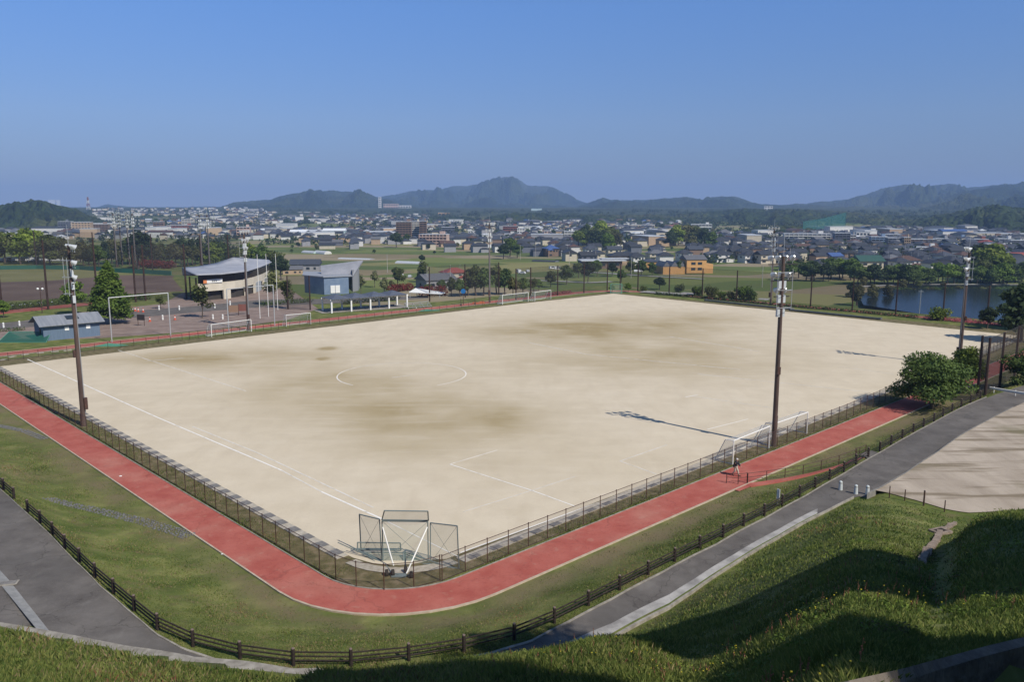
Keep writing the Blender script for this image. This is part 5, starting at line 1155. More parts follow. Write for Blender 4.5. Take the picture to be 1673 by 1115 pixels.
RM = {'dark': roofm('dark', (0.035, 0.038, 0.045)), 'slate': roofm('slate', (0.05, 0.056, 0.07)), 'grey': roofm('grey', (0.11, 0.112, 0.12)), 'brown': roofm('brown', (0.085, 0.05, 0.038)), 'red': roofm('red', (0.22, 0.06, 0.045)), 'green': roofm('green', (0.03, 0.075, 0.06)), 'blue': roofm('blue', (0.05, 0.09, 0.22)), 'white': roofm('white', (0.62, 0.64, 0.65)), 'pale': roofm('pale', (0.40, 0.42, 0.44))}
def hip(mb, x0, x1, y0, y1, z, h, over=0.6, gable=False):
    x0 -= over; x1 += over; y0 -= over; y1 += over; yc = (y0+y1)/2; k = 0.0 if gable else min((x1-x0)*0.42, (y1-y0)*0.5)
    v = [(x0, y0, z), (x1, y0, z), (x1, y1, z), (x0, y1, z), (x0+k, yc, z+h), (x1-k, yc, z+h)]; t_ = 0.14
    v += [(a, b, c-t_) for a, b, c in v[:4]]
    mb.add(v, [(0, 1, 5, 4), (1, 2, 5), (2, 3, 4, 5), (3, 0, 4), (6, 7, 1, 0), (7, 8, 2, 1), (8, 9, 3, 2), (9, 6, 0, 3), (9, 8, 7, 6)]); return mb
def make_house(wc, rc, style, near):
    t = thing('house', 'x', 'house'); w_, d_, h_ = [(10.5, 8, 5.6), (12, 9, 5.4), (9, 8.5, 5.8), (14, 9.5, 3.6)][style]
    wb = MB().box((0, 0, h_/2-0.5), (w_, d_, h_+1))
    if style in (0, 3): wb.add([(-w_/2, -d_/2, h_), (-w_/2, d_/2, h_), (-w_/2, 0, h_+2.0)], [(0, 2, 1)]).add([(w_/2, -d_/2, h_), (w_/2, d_/2, h_), (w_/2, 0, h_+2.0)], [(0, 1, 2)])
    if style == 1: wb.box((w_*0.25, -d_*0.5-1.2, 1.2), (w_*0.5, 2.4, 3.4))
    if style == 2: wb.box((-w_*0.2, -d_/2-0.7, 2.2), (w_*0.4, 1.4, 5.4))
    wb.build('wall', WM[wc], t)
    rb = MB(); hip(rb, -w_/2, w_/2, -d_/2, d_/2, h_+0.05, 2.35, 0.7, gable=style in (0, 3))
    if style == 1: hip(rb, 0, w_/2, -d_/2-2.4, -d_/2, 2.95, 0.9, 0.4)
    if style == 2: hip(rb, -w_*0.4, 0, -d_/2-1.4, -d_/2+0.5, 4.95, 1.0, 0.35)
    rb.build('roof', RM[rc], t)
    if near:
        gm_ = glass_mat(); fz = h_*0.72 if h_ > 5 else 1.6
        for x, z, ww in ((-w_*0.3, fz, 1.8), (w_*0.12, fz, 1.7), (w_*0.36, fz, 1.1), (-w_*0.3, 1.4, 2.4)):
            if style == 2 and x < 0: MB().box((x*0.6, -d_/2-1.42, z), (ww*0.8, 0.1, 1.2)).build('window', gm_, t)
            else: MB().box((x, -d_/2-0.02, z), (ww, 0.1, 1.25)).build('window', gm_, t)
        MB().box((-w_/2-0.02, 0.5, fz), (0.1, 1.6, 1.2)).build('window', gm_, t)
        if h_ > 5 and style != 2: MB().box((-w_*0.18, -d_/2-0.6, 2.95), (w_*0.55, 1.1, 0.12)).box((-w_*0.18, -d_/2-1.12, 3.4), (w_*0.55, 0.08, 0.85)).build('balcony', WM[wc], t)
        MB().tube((w_*0.3, 0.5, h_+1.0), (w_*0.3, 0.5, h_+4.2), 0.04, n=4).build('antenna', galv, t)
    return t
HP_ = {}
def house(p, rz, wc, rc, style, near, label, group, sc=1.0):
    k = (wc, rc, style, near)
    if k not in HP_: HP_[k] = Proto(make_house(*k))
    return HP_[k].put(p, rz, sc, label, group)
RH = random.Random(5)
def wpick(opts): return RH.choices([o[0] for o in opts], [o[1] for o in opts])[0]
WOP = [('white', 5), ('cream', 3), ('grey', 2), ('tan', 2), ('brown', 2), ('slate', 1)]; ROP = [('dark', 10), ('slate', 5), ('grey', 1), ('brown', 2), ('blue', 0.3), ('red', 0.25)]
placed = []
def free(p, dmin):
    if any((p.x-q[0])**2+(p.y-q[1])**2 < (0.5*(dmin+q[2]))**2 for q in placed): return False
    placed.append((p.x, p.y, dmin)); return True
def rows(x0, x1, yl, yr, step_px, base_rz, near, where, keep=0.92, sc=1.0, dmin=11):
    x = x0
    while x < x1:
        k = (x-x0)/(x1-x0); y = yl*(1-k)+yr*k+RH.uniform(-.5, .5); q = march(x, y)
        if q and RH.random() < keep and free(q, dmin):
            wc, rc = wpick(WOP), wpick(ROP); st_ = RH.randrange(3 if near else 4)
            house(q, base_rz+RH.choice([0, 0, PI/2, PI])*1.0+RH.uniform(-.08, .08), wc, rc, st_, near, wc+' '+rc+'-roofed house, '+where, 'houses, '+where, sc*RH.uniform(0.92, 1.12))
        x += step_px*RH.uniform(0.85, 1.2)
# special houses first
def special(px, py, wc, rc, st_, rz, sc, label):
    q = march(px, py); placed.append((q.x, q.y, 13)); return house(q, rz, wc, rc, st_, True, label, None, sc)
special(1416, 447, 'cream', 'green', 0, 0.1, 1.35, 'large cream house with dark green gable roof above the pond trees')
special(1358, 437, 'orange', 'brown', 0, PI/2, 0.8, 'orange gabled house end behind the trees left of the pond')
special(1478, 441, 'white', 'brown', 1, 0.1, 1.15, 'white house with brown roof behind the pond trees')
special(742, 462, 'cream', 'red', 1, 0.5, 1.0, 'cream house with red roof and dark solar panels behind the far sideline')
special(712, 470, 'grey', 'grey', 3, 0.6, 1.15, 'old low house with weathered grey roof beside the red roofed house')
special(478, 448, 'tan', 'grey', 3, 0.3, 0.8, 'small tan gabled house left of the blue pavilion')
special(500, 443, 'grey', 'slate', 3, 0.1, 1.2, 'low dark roofed house behind the blue pavilion')
special(1660, 447, 'white', 'slate', 1, 0.0, 1.2, 'white low house at the right edge behind the pond trees')
DN = 'dense neighbourhood on the right'
for i, (yl, yr) in enumerate([(442, 447), (436, 441), (430, 435), (424, 430), (418, 425), (413, 420), (408, 415), (404, 411), (401, 407)]):
    rows(1178 if i > 2 else 1290, 1690, yl, yr, [27, 24, 22, 20, 18, 17, 16, 15, 14][i], 0.12+0.1*(i % 3), i < 4, ['front row', 'second row', 'third row', 'fourth row', 'fifth row', 'sixth row', 'seventh row', 'back row', 'rearmost row'][i]+' of the right houses', 0.94, 1.0, 10.5)
for i, (x0, x1, y) in enumerate([(1178, 1290, 428), (1178, 1290, 422), (1172, 1290, 417)]): rows(x0, x1, y, y+4, 22, 0.3, True, ['near', 'middle', 'far'][i]+' line behind the orange hall', 0.9)
for i, (x0, x1, y) in enumerate([(960, 1090, 432), (930, 1170, 426), (880, 1180, 419), (860, 1180, 413), (850, 1090, 408), (1010, 1090, 402)]): rows(x0, x1, y, y+1, [24, 22, 20, 18, 17, 16][i], 0.2, i < 3, ['nearest', 'second', 'third', 'fourth', 'fifth', 'last'][i]+' line of the central houses', 0.75)
for i, (x0, x1, y) in enumerate([(735, 830, 412), (700, 850, 408), (690, 860, 403), (700, 870, 398), (860, 960, 400)]): rows(x0, x1, y, y+1, 17, 0.25, False, ['nearest', 'second', 'third', 'fourth', 'fifth'][i]+' house line below the school', 0.8)
for i, (x0, x1, y) in enumerate([(535, 590, 407), (500, 600, 402), (495, 650, 397), (470, 650, 392), (455, 640, 388)]): rows(x0, x1, y, y, 15, 0.2, False, ['nearest', 'second', 'third', 'fourth', 'fifth'][i]+' house line below the white warehouses', 0.8)
# larger buildings
def block(name, cat, label, px0, px1, yb, yt, wc, kind='flat', depth=12, D=None, floors=3, bays=6, roof=None, rz=0.0, group=None):
    pxm = (px0+px1)/2
    if D: d = ray(pxm, yb); k = D/d[1]; q = Vector((d[0]*k, D, H+d[2]*k))
    else: q = march(pxm, yb)
    if q is None: q = at(pxm, yb, PZ)
    mpp = q.y/(F*math.cos(PITCH)); w_ = (px1-px0)*mpp; h_ = (yb-yt)*mpp*1.0; placed.append((q.x, q.y, max(12, w_*0.8)))
    t = thing(name, label, cat, q, -math.atan2(q.x, q.y)*0.5+rz, group); dep = 8.0
    if kind == 'gable':
        hh = h_*0.72; mb = MB().box((0, depth/2, hh/2-dep/2), (w_, depth, hh+dep)); mb.build('wall', WM[wc], t)
        hip(MB(), -w_/2, w_/2, 0, depth, hh, h_-hh, 0.5, gable=True).build('roof', RM[roof or 'white'], t)
        for i in range(bays): MB().box((-w_/2+w_*(i+.5)/bays, -0.05, hh*0.4), (w_/bays*0.45, 0.15, hh*0.45)).build('shutter', WM['grey'], t)
        return t
    MB().box((0, depth/2, h_/2-dep/2), (w_, depth, h_+dep)).build('wall', WM[wc], t)
    MB().box((0, depth/2, h_+0.25), (w_+0.5, depth+0.5, 0.5)).build('roof', RM[roof or 'pale'], t)
    if kind == 'slab':
        fh = h_/floors
        for i in range(floors):
            z = fh*i; MB().box((0, -0.55, z+fh*0.62), (w_*0.97, 0.12, fh*0.42)).build('window_band', glass_mat(), t, loc=(0, 0.52, 0))
            MB().box((0, -0.7, z+fh*0.18), (w_*0.98, 1.4, fh*0.34)).build('balcony', WM['white' if wc in ('white', 'cream', 'grey', 'aqua') else wc], t)
        for i in range(bays+1): MB().box((-w_/2+w_*i/bays, -0.72, h_/2), (0.35, 1.5, h_)).build('fin', WM[wc], t)
        MB().box((w_*0.3, depth/2, h_+1.7), (min(5, w_*.2), 4, 3)).build('stair_head', WM[wc], t)
    elif floors:
        fh = h_/floors
        for i in range(floors):
            for j in range(bays): MB().box((-w_/2+w_*(j+.5)/bays, -0.03, fh*(i+0.58)), (w_/bays*0.62, 0.14, fh*0.42)).build('window', glass_mat(), t)
    return t
block('apartment_block', 'apartment block', 'long white banded apartment slab above the dense houses', 1283, 1354, 398, 383, 'white', 'slab', 12, None, 4, 10)
block('apartment_block', 'apartment block', 'dark apartment block right of the long white slab', 1364, 1387, 401, 382, 'slate', 'slab', 12, None, 5, 4)
block('apartment_block', 'apartment block', 'pale grey stair tower beside the dark apartment block', 1388, 1397, 401, 385, 'grey', 'slab', 12, None, 4, 2)
block('hall', 'hall', 'white flat factory with rounded roof beside the dark apartment block', 1399, 1420, 395, 380, 'white', 'flat', 14, None, 2, 4)
block('hall', 'hall', 'low white hall in front of the apartments', 1388, 1438, 407, 401, 'white', 'flat', 10, None, 1, 8)
for i, (x0, x1, yb, yt, c) in enumerate([(1424, 1448, 402, 388, 'blue'), (1451, 1475, 404, 390, 'slate'), (1477, 1486, 405, 389, 'tan'), (1488, 1527, 404, 392, 'brown'), (1498, 1530, 415, 405, 'white'), (1530, 1550, 402, 391, 'grey'), (1553, 1580, 405, 396, 'cream'), (1556, 1578, 397, 389, 'blue'), (1585, 1612, 405, 392, 'brick'), (1632, 1654, 400, 391, 'white'), (1654, 1690, 405, 394, 'slate'), (1440, 1470, 396, 384, 'grey'), (1590, 1640, 395, 387, 'brown'), (1614, 1640, 412, 400, 'slate')]):
    block('apartment_block', 'apartment block', c+' apartment block behind the dense right houses', x0, x1, yb, yt, c, 'slab', 12, None, 4, max(3, int((x1-x0)/6)), group='mid rise blocks behind the dense houses')
block('apartment_tower', 'apartment block', 'brown nine storey apartment slab in the middle of the town', 648, 672, 392, 363.5, 'brown', 'slab', 12, None, 8, 5)
block('apartment_tower', 'apartment block', 'cream middle section joined to the brown apartment slab', 672, 686, 390, 363.5, 'cream', 'slab', 12, None, 8, 3)
block('apartment_tower', 'apartment block', 'right end section of the brown apartment slab', 686, 697, 391, 362.5, 'brown', 'slab', 12, None, 8, 2)
block('apartment_block', 'apartment block', 'pink and cream four storey block with stepped balconies below the brown slab', 685, 730, 402, 384, 'pink', 'slab', 12, None, 4, 8, rz=-0.2)
block('school', 'school', 'long white flat roofed school building left of the far tower', 765, 812, 389, 382, 'white', 'flat', 14, None, 2, 12)
block('school', 'school', 'white cube on top of the school', 765, 778, 383.5, 378, 'white', 'flat', 10, None, 1, 3)
block('hall', 'hall', 'white school wing right of the far sideline tower', 824, 852, 391, 383, 'white', 'flat', 12, None, 2, 6)
block('hall', 'hall', 'blue roofed dark hall beside the school', 735, 768, 396, 384, 'slate', 'gable', 16, None, 0, 3, 'slate')
block('office_building', 'office', 'red brick building behind the school', 822, 846, 381, 370, 'brick', 'slab', 12, None, 3, 6)
block('office_building', 'office', 'white square building right of the red brick building', 845, 857, 386, 374, 'white', 'flat', 12, None, 3, 3)
block('office_building', 'office', 'dark glass office left of the school', 722, 742, 384, 372, 'slate', 'slab', 12, None, 3, 4)
block('office_building', 'office', 'pink and white building left of the round grove', 889, 900, 388, 378, 'pink', 'flat', 12, None, 3, 2)
block('office_building', 'office', 'red banded white building beside the round grove', 922, 938, 391, 379, 'white', 'slab', 12, None, 3, 3)
block('warehouse', 'warehouse', 'pale long low warehouse beneath the wooded ridge', 1030, 1069, 374, 368, 'cream', 'flat', 14, None, 1, 9)
block('warehouse', 'warehouse', 'white warehouse with broad roof left of centre', 426, 478, 381, 374, 'white', 'gable', 30, None, 0, 6, 'white')
block('warehouse', 'warehouse', 'tall white walled warehouse in front of the long white roofs', 474, 501, 388, 376, 'white', 'gable', 24, None, 0, 4, 'white')
block('warehouse', 'warehouse', 'pale aqua warehouse left of the brown apartment slab', 528, 563, 387, 374, 'aqua', 'gable', 24, None, 0, 5, 'white')
block('warehouse', 'warehouse', 'long grey roofed warehouse between the two white warehouses', 500, 530, 385, 376, 'grey', 'gable', 24, None, 0, 5, 'pale')
block('warehouse', 'warehouse', 'broad pale roofed shed left of the brown apartment slab', 605, 645, 386, 378, 'aqua', 'gable', 24, None, 0, 5, 'pale')
block('warehouse', 'warehouse', 'tan roofed shed behind the broad pale shed', 572, 610, 383, 376, 'tan', 'gable', 20, None, 0, 5, 'brown')
block('office_building', 'office', 'tan boxy building at the foot of the dark left hill', 120, 147, 382, 364, 'tan', 'flat', 18, None, 5, 6)
block('office_building', 'office', 'dark slab left of the tan boxy building', 97, 112, 382, 363, 'slate', 'slab', 12, None, 5, 4)
block('office_building', 'office', 'narrow cream block left of the tan boxy building', 112, 118, 381, 363, 'cream', 'flat', 12, None, 5, 2)
block('office_building', 'office', 'brown slab right of the tan boxy building', 148, 176, 381, 367, 'brown', 'slab', 12, None, 5, 6)
block('office_building', 'office', 'stepped pale building below the dark left hill', 33, 58, 374, 362, 'cream', 'flat', 14, None, 3, 5)
block('office_building', 'office', 'brown tower block between the mast groups', 252, 267, 379, 363, 'brown', 'slab', 12, None, 5, 3)
block('office_building', 'office', 'long red brick block left of the mast pair', 274, 316, 378, 369, 'brick', 'slab', 12, None, 3, 9)
block('office_building', 'office', 'white block on top of the town left of the mast pair', 298, 316, 370, 359, 'cream', 'slab', 12, None, 4, 4)
block('office_building', 'office', 'cream apartment left of the clubhouse tower', 388, 408, 390, 372, 'pink', 'slab', 12, None, 4, 4)
block('office_building', 'office', 'grey tower right of the mast pair', 399, 415, 361, 347, 'grey', 'flat', 14, 2600, 4, 3)
block('warehouse', 'warehouse', 'huge tan factory below the skyline on the left', 213, 252, 357, 349, 'tan', 'flat', 40, 2700, 1, 7)
block('warehouse', 'warehouse', 'yellow white stepped factory part right of the tan factory', 240, 254, 350.5, 345, 'cream', 'flat', 30, 2720, 1, 3)
block('warehouse', 'warehouse', 'long white factory right of the tan factory', 254, 290, 359, 354, 'white', 'flat', 40, 2600, 1, 7)
block('warehouse', 'warehouse', 'red and white depot left of the ball field masts', 148, 182, 361, 352, 'white', 'flat', 30, 2500, 1, 6)
block('warehouse', 'warehouse', 'white factory above the clubhouse masts', 347, 378, 361, 351, 'white', 'flat', 40, 2500, 1, 6)
block('warehouse', 'warehouse', 'long white factory right of the mast pair', 376, 398, 357, 352, 'white', 'flat', 40, 2550, 1, 5)
block('warehouse', 'warehouse', 'white factory left of the wooded knoll', 430, 455, 355, 349, 'white', 'flat', 40, 2700, 1, 6)
block('warehouse', 'warehouse', 'long tan roofed factory above the wooded knoll', 486, 521, 353, 347, 'cream', 'flat', 40, 2700, 1, 7)
block('warehouse', 'warehouse', 'long pale factory with yellow cube right of centre', 728, 775, 357, 352, 'pink', 'flat', 40, 2500, 1, 8)
block('warehouse', 'warehouse', 'yellow cube on the long pale factory', 716, 734, 353, 348, 'orange', 'flat', 30, 2520, 1, 3)
block('warehouse', 'warehouse', 'bright blue roofed factory on the wooded ridge', 868, 885, 348, 341, 'aqua', 'flat', 30, 3000, 0, 3, 'blue')
block('chimney_stack', 'chimney', 'tall white chimney tower in front of the hills', 618.6, 623, 342, 323, 'white', 'flat', 12, 3600, 6, 1, 'white')
block('plant_building', 'plant', 'pinkish incinerator building beside the white chimney tower', 627, 650, 342, 333.5, 'pink', 'flat', 40, 3600, 2, 6, 'pale')
block('plant_building', 'plant', 'white right wing of the incinerator building', 650, 671, 342, 336, 'white', 'flat', 40, 3620, 1, 5, 'pale')
block('hotel', 'hotel', 'white building group on the wooded ridge right of centre', 1192, 1221, 366, 361, 'white', 'slab', 14, 2050, 2, 6)
block('hotel', 'hotel', 'white building on the ridge top at right', 1249, 1262, 344, 337, 'white', 'flat', 14, 2700, 2, 3)
block('factory', 'factory', 'low white complex at the wooded ridge foot', 1130, 1162, 377, 367, 'white', 'slab', 14, None, 2, 6)
block('factory', 'factory', 'red roofed hall left of the low white complex', 1096, 1116, 374, 368, 'cream', 'gable', 20, None, 0, 4, 'red')
block('factory', 'factory', 'long white roofed hall behind the second grove', 1172, 1208, 384, 380, 'white', 'gable', 20, None, 0, 6, 'white')
block('skyscraper', 'high rise', 'hazy pale high rise pair on the left skyline', 80, 90, 337, 327, 'white', 'flat', 40, 8600, 0, 1, 'pale')
block('skyscraper', 'high rise', 'hazy thin high rise beside the skyline pair', 93, 98, 337, 327, 'white', 'flat', 30, 8600, 0, 1, 'pale')
# lattice mast, red and white
d = ray(146, 358); k = 2900/d[1]; q = Vector((d[0]*k, 2900, H+d[2]*k)); hm = (358-323)*2900/F
t = thing('lattice_mast', 'red and white lattice mast on the left skyline', 'mast', q)
for a0, a1, m_ in [(i/7, (i+1)/7, WM['brick'] if i % 2 == 0 else WM['white']) for i in range(7)]:
    mb = MB()
    for sx_, sy_ in ((-1, -1), (1, -1), (1, 1), (-1, 1)): mb.tube((sx_*7*(1-a0*0.85), sy_*7*(1-a0*0.85), hm*a0), (sx_*7*(1-a1*0.85), sy_*7*(1-a1*0.85), hm*a1), 0.9, n=4)
    mb.tube((-7*(1-a0*0.85), -7*(1-a0*.85), hm*a0), (7*(1-a1*0.85), -7*(1-a1*.85), hm*a1), 0.6, n=4); mb.build('section', m_, t)
# orange hall group near the far corner
q = at(1118, 448, PZ); t = thing('orange_hall', 'orange walled school hall with saw tooth grey roofs beyond the far corner', 'hall', q, 0.15)
MB().box((0, 8, 1.6), (26, 16, 5.2)).box((7, 5, 4.5), (12, 12, 8.0)).box((15.5, 8, 2.2), (7, 9, 6.4)).build('wall', WM['orange'], t)
hip(MB(), 1, 13, -1, 11, 8.5, 2.4, 0.5, gable=True).build('roof', RM['grey'], t)
for i in range(3):
    x = -13+i*4.8; MB().add([(x, 0.5, 4.2), (x+4.8, .5, 4.2), (x+2.4, .5, 7.2), (x, 15.5, 4.2), (x+4.8, 15.5, 4.2), (x+2.4, 15.5, 7.2)], [(0, 1, 2), (3, 5, 4), (0, 2, 5, 3), (1, 4, 5, 2)]).build('roof', RM['grey'], t)
for x, z in ((5, 6.2), (9, 6.2), (5, 3), (9, 3)): MB().box((x, -1.05, z), (2.6, 0.15, 1.5)).build('window', glass_mat(), t)
q = at(1066, 441, PZ); t = thing('orange_annex', 'small orange annex left of the saw tooth hall', 'hall', q, 0.15); MB().box((0, 5, 2), (13, 10, 6)).build('wall', WM['orange'], t); hip(MB(), -6.5, 6.5, 0, 10, 5, 1.6, 0.5).build('roof', RM['slate'], t); MB().box((0, -0.05, 2.6), (4, 0.15, 1.5)).build('window', glass_mat(), t)
q = at(987, 440, PZ); t = thing('flat_roof_hall', 'low wide hall with pale flat roofs beyond the far corner', 'hall', q, 0.1); MB().box((0, 8, 2), (24, 12, 6)).build('wall', WM['brown'], t); MB().box((0, 8, 5.2), (29, 15, 0.5)).box((9, 12, 6.0), (18, 8, 0.4)).build('roof', RM['pale'], t)
for i in range(5): MB().box((-9.5+i*4.6, 1.95, 2.8), (2.8, 0.15, 1.8)).build('window', glass_mat(), t)
# greenhouses and long sheds in the fields
for (x0, x1, y, h_, lb, c) in [(498, 518, 413, 6, 'pale green polytunnel in the fields left of centre', 'aqua'), (518, 536, 414, 8, 'grey barn with rounded white end beside the polytunnel', 'white'), (556, 608, 423, 3, 'long low grey shed in the fields left of centre', 'grey'), (650, 688, 430, 6, 'tilted grey greenhouse strips in the fields', 'grey'), (872, 910, 427, 4, 'long black covered shed beyond the far sideline', 'slate')]:
    qa_, qb_ = march(x0, y), march(x1, y+1.5); L_ = (qb_-qa_).length; hh = h_*qa_.y/F*0.6; t = thing('greenhouse', lb, 'greenhouse', qa_, math.atan2(qb_.y-qa_.y, qb_.x-qa_.x))
    mb = MB(); n_ = 8; R_ = 3.6
    v = [(x, R_*math.cos(PI*i/n_), hh*math.sin(PI*i/n_)) for x in (0, L_) for i in range(n_+1)]
    mb.add(v, [(i, i+1, n_+2+i, n_+1+i) for i in range(n_)]); mb.build('cover', RM['pale'] if c != 'slate' else RM['dark'], t)
    MB().add([(0, R_*math.cos(PI*i/n_), hh*math.sin(PI*i/n_)) for i in range(n_+1)], [tuple(range(n_+1))]).add([(L_, R_*math.cos(PI*i/n_), hh*math.sin(PI*i/n_)) for i in range(n_+1)], [tuple(range(n_+1))]).build('end_wall', WM[c], t)
# driving range net on the wooded slope
t_pts = []
for x, y in [(1312, 373), (1335, 374), (1358, 372), (1381, 368)]:
    d = ray(x, y); k = 1250/d[1]; t_pts.append(Vector((d[0]*k, 1250, H+d[2]*k)))
t = thing('driving_range_net', 'tall teal driving range net against the wooded ridge', 'net', t_pts[0]); teal = net_mat('teal_net', (0.02, 0.17, 0.15), 0.6); nm = MB()
tops = [10, 14, 17, 19]
for (p, a), (q, b) in zip(list(zip(t_pts, tops))[:-1], list(zip(t_pts, tops))[1:]): p, q = p-t_pts[0], q-t_pts[0]; nm.quad((p.x, p.y, p.z-8), (q.x, q.y, q.z-8), (q.x, q.y, q.z+b), (p.x, p.y, p.z+a))
nm.build('net', teal, t)
for p, a in zip(t_pts, tops): MB().tube((0, 0, -8), (0, 0, a+0.5), 0.35, n=6).build('post', mat('teal_post', (0.03, 0.14, 0.12), 0.6), t, loc=p-t_pts[0])
# the remaining far houses, too many to count: specks on the plain and up the slopes
v = []; f = []; mi = []; dm_ = [WM['white'], WM['cream'], WM['grey'], WM['tan'], RM['dark'], RM['slate'], RM['grey'], RM['brown'], RM['blue'], RM['pale']]
zones = [(300, 700, 353, 366, 420), (100, 430, 362, 392, 230), (150, 450, 341, 353, 200), (420, 660, 376, 392, 200), (620, 900, 364, 378, 220), (860, 1110, 362, 384, 200), (1290, 1690, 376, 399, 560), (1180, 1420, 383, 402, 120), (700, 900, 384, 400, 120), (860, 1180, 384, 402, 120), (0, 130, 374, 392, 50), (560, 680, 386, 400, 60)]
for x0, x1, y0_, y1_, cnt in zones:
    for _ in range(cnt):
        x = RH.uniform(x0, x1); y = y0_+(y1_-y0_)*RH.random()**0.9; q = march(x, y, 300)
        if not q: continue
        far_ = math.hypot(q.x, q.y)
        if far_ < 1500 and not free(q, 9): continue
        big = RH.random() < 0.035; w_, d_, h_ = RH.uniform(9, 13), RH.uniform(7, 9), RH.choice([3.5, 5.6, 5.8])
        if big: w_, d_, h_ = RH.uniform(20, 45), RH.uniform(12, 20), RH.uniform(6, 12)
        mb = MB().box((0, 0, h_/2-1), (w_, d_, h_+2)); nf = len(mb.f); flat = big and RH.random() < 0.6
        if flat: mb.box((0, 0, h_+0.3), (w_+.5, d_+.5, 0.6))
        else: hip(mb, -w_/2, w_/2, -d_/2, d_/2, h_, 2.3, 0.6, gable=RH.random() < 0.4)
        a = RH.choice([0.2, 0.2+PI/2])+RH.uniform(-.3, .3); ca, sa = math.cos(a), math.sin(a); o_ = len(v)
        v += [(q.x+p[0]*ca-p[1]*sa, q.y+p[0]*sa+p[1]*ca, q.z+p[2]) for p in mb.v]; f += [tuple(i+o_ for i in ff) for ff in mb.f]
        wi = RH.choices([0, 1, 2, 3], [6, 3, 2, 2])[0]; ri = RH.choices([4, 5, 6, 7, 8, 9], [7, 5, 3, 2, 0.3, 0.6])[0] if not flat else 9
        mi += [wi]*nf+[ri]*(len(mb.f)-nf)
mb = MB(); mb.v = v; mb.f = f; mb.mi = mi; tag(mb.build('distant_houses', dm_), 'countless tiny pale and dark roofed houses scattered over the far plain', 'houses', kind='stuff')
# pale roads and power line poles on the plain
mb = MB()
for pts in ([(1000, 461), (960, 463), (905, 460), (860, 459)], [(940, 444), (1000, 448), (1060, 452), (1150, 457)], [(600, 382), (560, 381), (480, 388)], [(1010, 388), (1090, 388), (1030, 387)], [(1050, 478), (1120, 483), (1250, 489)], [(1400, 470), (1480, 466), (1673, 466)]):
    P_ = [march(*p) for p in pts]
    for p, q in zip(P_[:-1], P_[1:]):
        d = (q-p).normalized(); n_ = Vector((-d.y, d.x, 0))*2.2; K = max(2, int((q-p).length/6))
        for i in range(K):
            a, b = p.lerp(q, i/K), p.lerp(q, (i+1)/K); mb.add([(c.x, c.y, g1(c.x, c.y)+0.3) for c in (a-n_, b-n_, b+n_, a+n_)], [(0, 1, 2, 3)])
struct(mb.build('farm_road', pale))
pole = thing('utility_pole', 'x', 'pole'); MB().tube((0, 0, 0), (0, 0, 11), 0.16, 0.11, 6).build('pole', mat('pole_grey', (0.40, 0.38, 0.35), 0.8), pole); MB().box((0, 0, 10.2), (2.2, 0.12, 0.12)).box((0, 0, 9.3), (1.8, 0.12, 0.12)).build('crossarm', darkm, pole); plp = Proto(pole)
for i, (x, y) in enumerate([(930, 440), (973, 432), (1113, 400), (1031, 455), (850, 425), (633, 446), (698, 472), (736, 470), (727, 412), (875, 420), (1245, 470), (1290, 432), (1478, 420)]):
    q = march(x, y) or at(x, y, PZ); plp.put(q, 0.3*i, None, 'pale concrete utility pole on the plain', 'utility poles on the plain')

# ------------------------------------------------------------------ cars
def make_car(m, van=False):
    t = thing('parked_car', 'x', 'car'); L_, w_ = (4.3, 1.7) if not van else (4.6, 1.8); hr = 1.45 if not van else 1.9
    pr = [(-L_/2, 0.35), (L_/2, 0.35), (L_/2, 0.72), (L_/2-0.9 if not van else L_/2-0.3, 0.95), (L_/2-1.6 if not van else L_/2-0.9, hr), (-L_/2+(0.7 if not van else 0.15), hr), (-L_/2+0.1, 0.98)]
    n_ = len(pr); MB().add([(x, -w_/2, z) for x, z in pr]+[(x, w_/2, z) for x, z in pr], [tuple(range(n_)), tuple(range(2*n_-1, n_-1, -1))]+[(i, n_+i, n_+(i+1) % n_, (i+1) % n_) for i in range(n_)]).build('body', m, t)
    for s in (-1, 1): MB().quad((-L_/2+0.7, s*(w_/2+0.012), 1.0), (L_/2-1.3, s*(w_/2+0.012), 1.0), (L_/2-1.8, s*(w_/2+0.012), hr-0.12), (-L_/2+0.95, s*(w_/2+0.012), hr-0.12)).build('side_window', glass_mat(), t)
    for x in (-L_/2+0.8, L_/2-0.8):
        for s in (-1, 1): MB().tube((x, s*(w_/2-0.2), 0.31), (x, s*(w_/2+0.02), 0.31), 0.31, n=12).build('wheel', mat('rubber', (0.025, 0.023, 0.022), 0.85), t)
    return t
cw = mat('car_white', (0.72, 0.73, 0.74), 0.3, spec=0.6); cs = mat('car_silver', (0.42, 0.44, 0.46), 0.3, spec=0.6); ck = mat('car_black', (0.03, 0.03, 0.035), 0.25, spec=0.6)
CP = {('white', 0): Proto(make_car(cw)), ('silver', 0): Proto(make_car(cs)), ('black', 0): Proto(make_car(ck)), ('white', 1): Proto(make_car(cw, True))}
rc_ = random.Random(8)
for i in range(17):
    x = -8+i*7.2; k = rc_.choice([('white', 0), ('white', 1), ('silver', 0), ('white', 0), ('black', 0)]); p = at(x, 427+0.01*i); CP[k].put(p, 1.45+rc_.uniform(-.1, .1), None, k[0]+(' van' if k[1] else ' car')+' parked in the row beyond the ball field', 'cars parked beyond the ball field')
